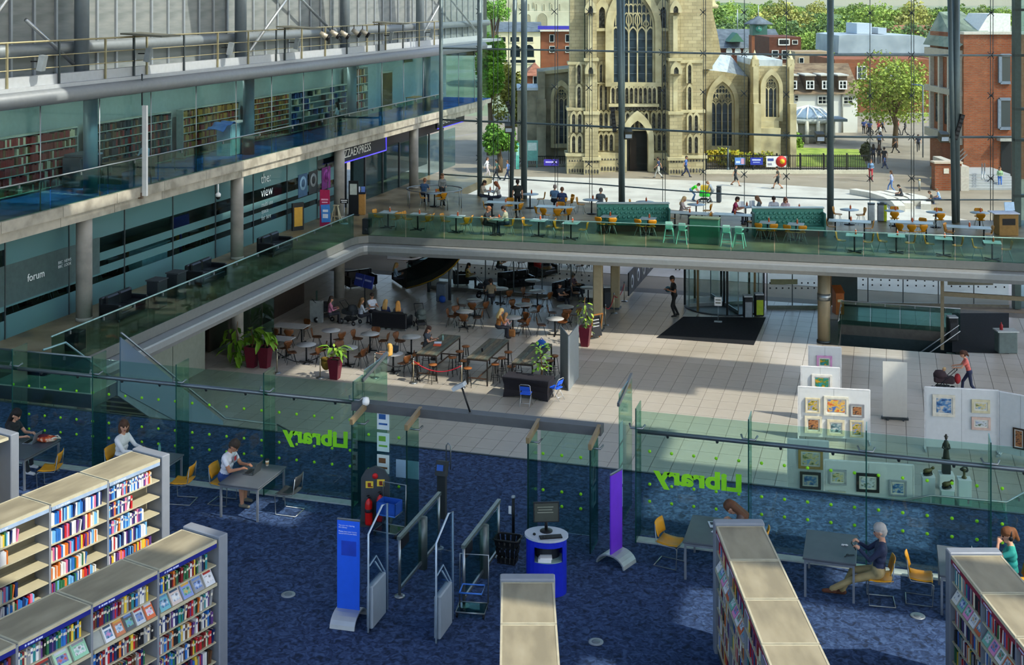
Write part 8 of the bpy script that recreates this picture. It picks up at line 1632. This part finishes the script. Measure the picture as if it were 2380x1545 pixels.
def tree(label,px,d,pyt,pyb,wpx,mesh_n,c1,c2,seed,trunk=True,group=None,cat='tree',name='tree',size=None,base=0.0,clump=12):
    f = Fr(d); x,y = pixD(px,d); t = thing(name,label,cat,(x,y,base),TH,group); rx = wpx/2*f.k; zt,zb = f.z(pyt)-base,f.z(pyb)-base; rz = (zt-zb)/2
    part(t,'crown',MB(),None) if False else link('crown',leafball(seed,mesh_n,rx,rz,c1,c2,clump,size or max(.25,rx*.14)),None,t,(0,0,(zt+zb)/2))
    if trunk:
        h = (zt+zb)/2; tk = MB().tube([(0,0,0),(.1,0,h*.4),(-.1,.1,h*.8),(0,0,h+rz*.4)],[.32,.24,.16,.06],8); part(t,'trunk',tk,M('#5a4a38',0.9))
        rg = random.Random(seed); 
        for k in range(7): a = rg.uniform(0,6.28); part(t,'branch',MB().tube([(0,0,h*rg.uniform(.35,.8)),(rx*.3*cos(a),rx*.3*sin(a),h*.95),(rx*.65*cos(a),rx*.65*sin(a),h+rz*rg.uniform(0,.5))],[.12,.08,.03],6),M('#5a4a38',0.9))
    return t
tree('big spring green tree beside the brick hall',2080,126,118,308,190,6200,'#7f9430','#98a644',21,size=.33,clump=26); tree('bright green tree at the left edge of the plaza',1138,120,70,250,75,3600,'#6a9c24','#84b034',22,size=.38)
tree('tall green tree behind the left glass posts',1150,190,-10,60,75,1800,'#6a9a34','#86b048',23); tree('olive coloured tree beside the church aisle',1190,128,140,330,80,2400,'#8c8c3a','#a8a44c',24,size=.45); tree('small dark green tree low beside the plaza',1160,108,285,372,95,1800,'#4f7a24','#6a9430',25,size=.35)
for i,(px,d,pt,pb,w,c1,c2,lab) in enumerate(((1838,126,295,362,58,'#6a8a2c','#86a03a','rounded green bush before the pavilion'),(1810,118,320,362,36,'#d8c81e','#c0b428','bright yellow flowering bush beside the chapel'),(1690,112,338,392,80,'#b0a02c','#8c9830','yellow green hedge below the aisle window'),(1760,111.5,350,395,110,'#a89c34','#7c9030','olive hedge behind the banners'),(1655,111,345,380,40,'#c0a83a','#98a030','ochre bush against the tower buttress'),(2010,116,322,390,34,'#4a5034','#68684a','dark ivy mound at the end of the railings'))):
    tree(lab,px,d,pt,pb,w,1300,c1,c2,40+i,False,'shrubs round the churchyard','shrub','shrub',.3)
single('lawn',MB().prism([at(1700,372,0),at(2005,374,0),at(1990,350,0),at(1830,345,0)][::-1] if False else [at(1700,385,0),at(2015,388,0),at(1995,348,0),at(1830,343,0)],-.02,.05),noise_mix('lawn',['#6f8430','#8c9c3e','#9aa84a'],.8,.9,4),'small green lawn behind the churchyard railings','lawn',kind='structure')
# hillside
hm = MB(); N = 40
for i in range(N+1):
    for j,(d,pz) in enumerate(((330,112),(480,82),(700,55),(950,38),(1300,27),(1900,24))):
        px = 1000+1500*i/N; pzz = pz + 5*sin(i*.7+j*2.1) + (9 if px > 2000 else -14*max(0,1-abs(px-1700)/350)*(j>1)) ; p = pixD(px,d); hm.v.append((p[0],p[1],zpy(pzz,d)))
for i in range(N):
    for j in range(5): hm.f.append((i*6+j,i*6+6+j,i*6+7+j,i*6+1+j)); hm.m.append(0); hm.sm.append(True)
single('hill',hm,noise_mix('hill_green',['#4a5f34','#586e3c','#667a46'],.03,.95,5),'wooded hillside behind the city','hill',kind='structure')
KND = [leafball(60+k,1500,1.0,.85,a,b,12,.13) for k,(a,b) in enumerate((('#6a8438','#7f9846'),('#86a040','#9cb04e'),('#9a9a4a','#aca858'),('#4f6a38','#627c48'),('#5a4048','#6a4c52')))]
rg = random.Random(9); HL = ['mid green tree on the wooded hillside','bright green tree on the wooded hillside','olive tree on the wooded hillside','dark green tree on the wooded hillside','copper coloured tree on the wooded hillside']
TREES_ = []
for k in range(700):
    px = rg.uniform(1655,2330); d = rg.choice((290,330,400,520,700,900,1150)); k_ = rg.choice((0,0,1,1,2,3)); k_ = 4 if k in (17,49,92,130,166) else k_
    bp = {290:122,330:112,400:98,520:80,700:62,900:48,1150:40}[d]+rg.uniform(-5,5)+(8 if px > 1950 else 0)
    if px > 2180 and d < 350: continue
    s = rg.uniform(5.5,8.5)*(1 if d < 500 else 1.6); x,y = pixD(px,d)
    if len(TREES_) > 170 or any((x-a)**2+(y-b)**2 < (.5*(s+c))**2 for a,b,c in TREES_): continue
    TREES_.append((x,y,s)); t = thing('tree',HL[k_],'tree',(x,y,zpy(bp,d)-3),rg.uniform(0,6),'trees on the hillside'); o = link('crown',KND[k_],None,t,(0,0,s*.6)); o.scale = (s,s,s)
# ---- churchyard railings, kerb, banners
rl = outthing('churchyard_railings','black iron railings along the churchyard edge','railings',108); f = Fr(108); rbm = MB(); px = 1632
while px < 2018: rbm.box(f.x(px)-.025,f.x(px)+.025,-.6,-.55,.25,f.z(357)); px += 4.2
part(rl,'bars',rbm,BLACKM,kind='stuff'); part(rl,'top_rail',MB().box(f.x(1632),f.x(2018),-.62,-.53,f.z(360)-.05,f.z(360)+.03),BLACKM); part(rl,'bottom_rail',MB().box(f.x(1632),f.x(2018),-.62,-.53,.35,.43),BLACKM); part(rl,'kerb',MB().box(f.x(1630),f.x(2022),-.9,-.2,-.05,.28),M('#c8c0aa',0.9))
for px in range(1640,2020,54): part(rl,'standard',MB().box(f.x(px)-.06,f.x(px)+.06,-.66,-.5,.2,f.z(354)),BLACKM)
rl2 = outthing('churchyard_railings','black iron railings left of the church tower','railings',112); f3 = Fr(112); rbm = MB(); px = 1215
while px < 1325: rbm.box(f3.x(px)-.025,f3.x(px)+.025,-.1,-.05,.1,f3.z(362)); px += 4.2
part(rl2,'bars',rbm,BLACKM,kind='stuff'); part(rl2,'top_rail',MB().box(f3.x(1212),f3.x(1326),-.12,-.03,f3.z(364),f3.z(362)),BLACKM); part(rl2,'kerb',MB().box(f3.x(1205),f3.x(1326),-.3,.2,0,.2),M('#8a8474'))
def bann(px0,px1,p0,p1,c,lab,ins):
    t = outthing('banner',lab,'banner',107.3); f = Fr(107.3); part(t,'sheet',MB().box(f.x(px0),f.x(px1),-.02,.02,f.z(p1),f.z(p0)),M(c,0.6)); 
    for a,b,q0,q1,cc in ins: part(t,'print',MB().box(f.x(a),f.x(b),-.035,-.02,f.z(q1),f.z(q0)),M(cc,0.6))
    return t,f
bann(1708,1732,366,383,'#5a86c8','pale blue banner tied to the churchyard railings',[(1722,1731,368,381,'#c89ab0'),(1710,1720,374,379,'#d0dcf0')]); bann(1744,1773,366,383,'#24349c','dark blue banner tied to the churchyard railings',[(1748,1768,370,373,'#c8d0f0'),(1750,1766,376,378,'#98a4e0')])
t,f = bann(1781,1829,363,388,'#dedcd8','white banner with a red and yellow emblem on the railings',[(1784,1798,368,374,'#3a4a8a'),(1784,1794,379,384,'#8a8a98')]); part(t,'red_disc',MB().tube([(f.x(1816),-.04,f.z(375)),(f.x(1816),-.02,f.z(375))],.48,18),M('#c82820')); part(t,'yellow_emblem',MB().tube([(f.x(1818),-.06,f.z(375)),(f.x(1818),-.04,f.z(375))],.22,10),M('#e0b020'))
bann(1264,1298,370,385,'#3a2a98','violet banner on the railings left of the tower',[(1268,1294,375,378,'#c0b8f0')])
single('noticeboard',MB().box(-.5,.5,-.05,.05,.6,2.4).box(-.45,-.38,-.05,.05,0,.6).box(.38,.45,-.05,.05,0,.6).mat(1).box(-.4,.4,-.06,-.05,1.5,2.2),[M('#6aa8a0'),M('#c8dcd8')],'turquoise noticeboard left of the church tower','sign',pixD(1237,111)+(0,),TH); single('ticket_post',MB().box(-.15,.15,-.1,.1,0,2.3).mat(1).box(-.1,.1,-.11,-.1,1.2,2.1),[M('#5ab0a4'),M('#a8dcd4')],'slim turquoise post left of the noticeboard','post',pixD(1203,110)+(0,),TH)
single('lamp_post',MB().cyl(0,0,0,2.2,.07,8).cyl(0,0,0,.5,.12,8).box(-.12,.12,-.12,.12,2.2,2.3),M('#4a545a',0.5),'short grey post standing before the railings','post',at(1692,402,0)+(0,)); 
lp = thing('street_lamp','slender grey street lamp beside the big tree','street lamp',pixD(2145,118)+(0,)); part(lp,'pole',MB().cyl(0,0,0,6.8,.06,8),M('#5a6a78')); part(lp,'head',MB().bar((0,0,6.8),(-1.0,0,6.9),.16,.1),M('#5a78a0'))
# ---- plaza seats, bollards, steps, bins
for i,(pts,lab) in enumerate((([(1982,444),(2030,452),(2065,463),(2085,475),(2092,484)],'outermost curved stone seat on the plaza'),([(2037,449),(2070,456),(2098,466),(2112,478)],'middle curved stone seat on the plaza'),([(2064,447),(2098,455),(2120,463),(2130,472)],'curved stone seat under the sitting student'),([(2110,455),(2140,462),(2152,470),(2152,480)],'inner curved stone seat on the plaza'))):
    mb = MB(); q = [at(a,b,.2) for a,b in pts]; L = []
    for k,p in enumerate(q):
        a = Vector(q[max(k-1,0)]); b = Vector(q[min(k+1,len(q)-1)]); d = (b-a).normalized(); n = Vector((-d.y,d.x))*.35; L += [(p[0]-n.x,p[1]-n.y),(p[0]+n.x,p[1]+n.y)]
    for k in range(len(q)-1): a,b,c,d = L[2*k],L[2*k+2],L[2*k+3],L[2*k+1]; mb.add([p+(z,) for z in (0,.38) for p in (a,b,c,d)],[(3,2,1,0),(4,5,6,7),(0,1,5,4),(1,2,6,5),(2,3,7,6),(3,0,4,7)])
    single('stone_seat',mb,M('#c4beb2',0.8,0,0.08),lab,'bench',group='curved plaza seats')
for px,py,lab in ((2137,443,'steel bollard farthest from the brick steps'),(2164,438,'steel bollard in the middle of three'),(2189,434,'steel bollard nearest the brick steps')): b_ = thing('bollard',lab,'bollard',at(px,py,0)+(0,),0,'plaza bollards'); part(b_,'post',MB().cyl(0,0,0,.8,.08,10),M('#8a8c86',0.4,0.4)); part(b_,'cap',MB().lathe([(.09,.8),(.08,.88),(.0,.92)],10),M('#c8b070'))
stp = outthing('entrance_steps','grey stone steps with metal handrails up to the brick hall','steps',98); f = Fr(98)
for k in range(6): part(stp,'step',MB().box(f.x(2245),f.x(2372),k*.4,8,.16*k-.02,.16*(k+1)),M('#9a9c9c',0.7,0,0.06))
part(stp,'brick_wall',MB().box(f.x(2170),f.x(2232),-.3,.5,-.02,f.z(378)),BRICKR); part(stp,'wall_cap',MB().box(f.x(2168),f.x(2234),-.4,.6,f.z(379),f.z(375)),M('#b8a894')); part(stp,'side_wall',MB().box(f.x(2228),f.x(2247),-.5,6,-.02,f.z(385)),M('#b4aca0')); part(stp,'plaque',MB().box(f.x(2190),f.x(2202),-.34,-.3,f.z(402),f.z(390)),M('#c8c0b0'))
for dx in (0,6): part(stp,'handrail',MB().tube([(f.x(2280+dx),-.2,f.z(415)),(f.x(2305+dx),2.0,f.z(388))],.05,6),STEEL)
for k in range(3): part(stp,'ramp_rail',MB().tube([(f.x(2225),1+k*.3,f.z(392-4*k)),(f.x(2280+6*k),3+k,f.z(370-3*k))],.05,6),STEEL)
def obin(px,py,c,lab,h=1.0,w=.5): b_ = thing('litter_bin',lab,'bin',at(px,py,0)+(0,)); part(b_,'body',MB().bbox((0,0,h/2),(w,w,h),.06),M(c,0.4,0.4)); part(b_,'opening',MB().box(-w*.3,w*.3,-w*.51,-w*.49,h*.65,h*.8),BLACKM); part(b_,'lid',MB().bbox((0,0,h+.03),(w*1.05,w*1.05,.06),.02),DSTEEL); return b_
x,y = at(2034,512,ZL); 
for px,c,lab in ((2025,'#b8c0c0','silver bin on the bridge beside the round tables'),(2047,'#8a9094','grey bin on the bridge beside the silver one'),(2053,'#b8cc2a','lime green bin on the bridge beside the grey one')):
    b_ = thing('litter_bin',lab,'bin',at(px,514,ZL)+(ZL,)); part(b_,'body',MB().bbox((0,0,.42),(.34,.34,.84),.05),M(c,0.4,0.3)); part(b_,'lid',MB().bbox((0,0,.87),(.36,.36,.06),.02),DSTEEL)
obin(1671,470,'#3a4048','dark bin behind the group in green',1.15,.35)
# group with a green pram and a yellow cart
def OP(mesh,px,py,rz,lab,sh,tr,hair='#2c2018',skin=0,sc=1.0,shoe='#2a2420'): return person(mesh,at(px,py,0)+(0,),rz,lab,sh,tr,shoe,hair,skin,None,sc)
OP(pmesh('bend',voxel=.026,hip=(0,-.1,.8),lean=.9,headp=.2,hands=((-.15,.55,.7),(.15,.55,.7)),feet=((-.1,0,0),(.1,.1,0))),1609,466,FX,'person in bright green bending over beside the pram','#34c820','#5a7aa0','#3a2a20'); OP(pmesh('bend2',voxel=.026,hip=(0,-.05,.85),lean=.5,headp=.3,hands=((-.15,.45,.9),(.15,.45,.9)),feet=((-.1,0,0),(.1,.1,0)),sleeve='long'),1655,470,FNX,'person in grey leaning over the green pram','#7a8088','#6a6e74','#8a6a50')
xg,yg = at(1636,470,0); pram((xg,yg,0),FX,'green and yellow pram between two people on the plaza','#2ab030'); single('cart_box',MB().bbox((0,0,.25),(.7,.45,.5),.03),M('#c8a42a'),'yellow box resting on the green pram','box',(xg+.1,yg+.2,.72))
W_ = P_WALK; WF = P_WALK_F; WS = P_WALK_S
for m,px,py,rz,lab,sh,tr,hr,sc in ((W_,1155,418,FNX,'walker in a dark jacket near the left glass posts','#3a5a54','#20242c','#2c2018',1),(W_,1181,420,FNX,'walker in blue near the left glass posts','#5a78b0','#2a3a5a','#6a4a34',1),(WF,1132,412,FX,'walker in white beside the left wing','#d8d4d4','#c8b8b8','#4a3020',1),
 (W_,1531,414,FNX,'walker in navy with pale trousers before the tower','#2a3450','#c8c4b8','#2c2018',1.05),(W_,1594,411,FX,'walker in blue beside the tower plinth','#4a68a8','#28365a','#3a2a20',1.05),(WS,1709,432,FX,'walker in a black T-shirt and white shoes','#20242a','#2a2c30','#2c2018',1.0),(WS,1808,439,FNX,'walker in dark shorts crossing the plaza','#3a3830','#24262a','#2c2018',1.05),
 (P_STAND_F,2024,421,FC,'standing person in red trousers by the shade','#6a88a8','#b02838','#5a3a28',1.05),(WF,2072,447,FNX,'walker in striped top and jeans near the curved seats','#b0b4d0','#5a7ab0','#4a3020',1),(P_STAND,2239,434,FC,'standing person in a white shirt by the steps','#e0e0e0','#30343c','#2c2018',1.0),(P_STAND_F,2324,438,FC,'standing person in jeans and a green top by the steps','#8aa880','#3a68b0','#5a3a28',1),
 (W_,2055,388,FA,'walker in black going towards the tree','#22242a','#28304a','#2c2018',1.05),(WF,2030,380,FA,'walker in dark blue beside another on the path','#2a3450','#222838','#2c2018',1.05),(WF,2043,381,FA,'walker in charcoal beside another on the path','#34343a','#3a3a40','#5a4030',1.05),(W_,2056,392,FX,'child in pale blue on the path','#6a88c0','#3a4a70','#3a2a20',.7),(W_,2082,356,FNX,'walker in black further along the path','#20242c','#1c2028','#2c2018',1.0),(W_,2044,347,FA,'distant walker in blue before the tree','#4a68a0','#2a2c34','#2c2018',1.0),(WF,2046,326,FX,'distant walker in white before the shop','#d0d0d0','#3a3a48','#2c2018',1.0),(W_,2134,352,FC,'distant walker in dark blue under the tree','#28304a','#20242c','#2c2018',1.0)):
    person(m(),at(px,py,0)+(0,),rz,lab,sh,tr,'#2a2420',hr,0,None,sc)
rgp = random.Random(4)
for k in range(12): px = 1998+rgp.uniform(0,110); person((W_ if k%2 else WF)(),at(px,310+rgp.uniform(-4,6),0)+(0,),rgp.choice((FX,FNX,FA)),'distant %s shopper in the street crowd, %s from the white house'%(['dark','blue','red','grey'][k%4],ORD[k]),['#2a2c34','#3a4a80','#a83a3a','#8a8c90'][k%4],'#24262c','#222222','#3a2a20',0,'distant street crowd')
SL = sit('sit_bench',voxel=.026,hip=(0,0,.46),lean=.25,headp=.4,hands=((-.1,.4,.6),(.1,.4,.6)),feet=((-.1,.4,0),(.1,.45,0)))
x,y = at(2096,455,.4); person(SL,(x,y,0),FNX,'student in black bent forward on a curved seat','#24262a','#3a3c40','#222222','#1c1612',2); x,y = at(2168,470,.3); person(SL,(x,y,-.1),FNX,'person in dark clothes sitting low on the curved seats','#3a3630','#22252a','#222222','#4a3828',2); x,y = at(2184,464,.3); person(SL,(x,y,-.1),FNX,'person in pale blue sitting low on the curved seats','#88a8d0','#3a4a70','#222222','#6a5038',2)
# tables on the terrace below (seen under the bridge)
for k,(px,py,lab) in enumerate(((1186,594,'white terrace table outside the cafe glass'),(1320,602,'second white terrace table past the cafe glass'),(1345,590,'rearmost white terrace table past the cafe glass'))):
    xy = at(px,py,.74); t = thing('terrace_table',lab,'table',xy+(0,),0,'terrace tables'); part(t,'top',MB().bbox((0,0,.73),(1.3,.7,.03),.01),M('#c8ccd8')); 
    for s in (-.5,.5): part(t,'leg',MB().cyl(s,0,0,.72,.03,8),STEEL)
    around(xy,0,(200,340,90),CHW,'the '+lab,('c','terrace chairs'),.8)
PP(P_SIT_TABLE(),1158,603,0,FX,'seated person in olive at the terrace table','#4a5040','#2a2c34',dz=.9); PP(P_SIT_TABLE_F(),1278,606,0,FNX,'seated person in a dark top on the terrace','#24262c','#8a6a4a','#2c2018',dz=.9)
xg,yg = at(1249,640,0); pram((xg,yg,0),.3,'red hooded pram outside the cafe glass','#b82a28')
dk_ = thing('bike_banner','black hoarding with white emblems beside the entrance path','banner',pixD(1492,66)+(0,),0); 
for k in range(5): p_ = part(dk_,'panel',MB().box(-.03,.03,-3.6+1.6*k,-2.05+1.6*k,.1,1.25),M('#22262c')); part(p_,'emblem',MB().tube([(.035,-2.85+1.6*k,.68),(.05,-2.85+1.6*k,.68)],.34,16),M('#b8bcc0')); part(p_,'emblem_hole',MB().tube([(.05,-2.85+1.6*k,.68),(.056,-2.85+1.6*k,.68)],.2,14),M('#22262c'))
# ================================================================ ROOF MASK added out of view, openings shaped to place the sun patches
GAPS = [(-3.4,7.6,44.4,46.0),(7.6,12.6,42.6,46.6),(12.6,18.6,39.6,47.6),(4.6,17.6,51.5,53.8),
 (11.3,17.5,25.6,27.8),(12.8,24.3,20.9,22.8),(2.3,4.8,23.0,24.2),(-5,4,17.5,21.6),(15.3,21,23.7,24.6),(-2.7,-.7,22.2,23.2),(11.5,19,13,19.8),(8.6,11.2,12,17.6),
 (-22.5,-16,20,36.0),(-22.5,-16,38.6,46.4),(-22.5,-16,49.2,56.8),(-22.5,-16,59.6,67),(-22.5,-16,69.5,84),
 (-15.3,-11.8,33.5,37.0),(-15.3,-11.8,46.5,52),(-15.3,-11.8,62,72),(-7.6,-5.8,48.5,50.3),(-3.7,21,52.9,56.8)]
ZG_ = [0]*4+[4]*8+[6]+[14.5]*5+[8]*3+[3.7,4]
GAPS = [(a+(sun_v.x/sun_v.z-.815)*(24-z),b+(sun_v.x/sun_v.z-.815)*(24-z),c+(sun_v.y/sun_v.z+.025)*(24-z),d+(sun_v.y/sun_v.z+.025)*(24-z)) for (a,b,c,d),z in zip(GAPS,ZG_)]
xs_ = sorted(set([-32.0,34.0]+[g[0] for g in GAPS]+[g[1] for g in GAPS])); ys_ = sorted(set([2.0,66.0]+[g[2] for g in GAPS]+[g[3] for g in GAPS]))
rf = thing('ceiling','added unseen white roof mask with openings that shape the sun patches','roof',kind='structure')
for y0,y1 in zip(ys_[:-1],ys_[1:]):
    ym = (y0+y1)/2; run = None
    for x0,x1 in zip(xs_[:-1],xs_[1:]):
        xm = (x0+x1)/2; op = any(g[0]<xm<g[1] and g[2]<ym<g[3] for g in GAPS) or (ym > 66 and xm > -10)
        if op:
            if run: part(rf,'roof_panel',MB().box(run[0],run[1],y0,y1,24.0,24.4),WHITE); run = None
        else: run = (run[0],x1) if run else (x0,x1)
    if run: part(rf,'roof_panel',MB().box(run[0],run[1],y0,y1,24.0,24.4),WHITE)
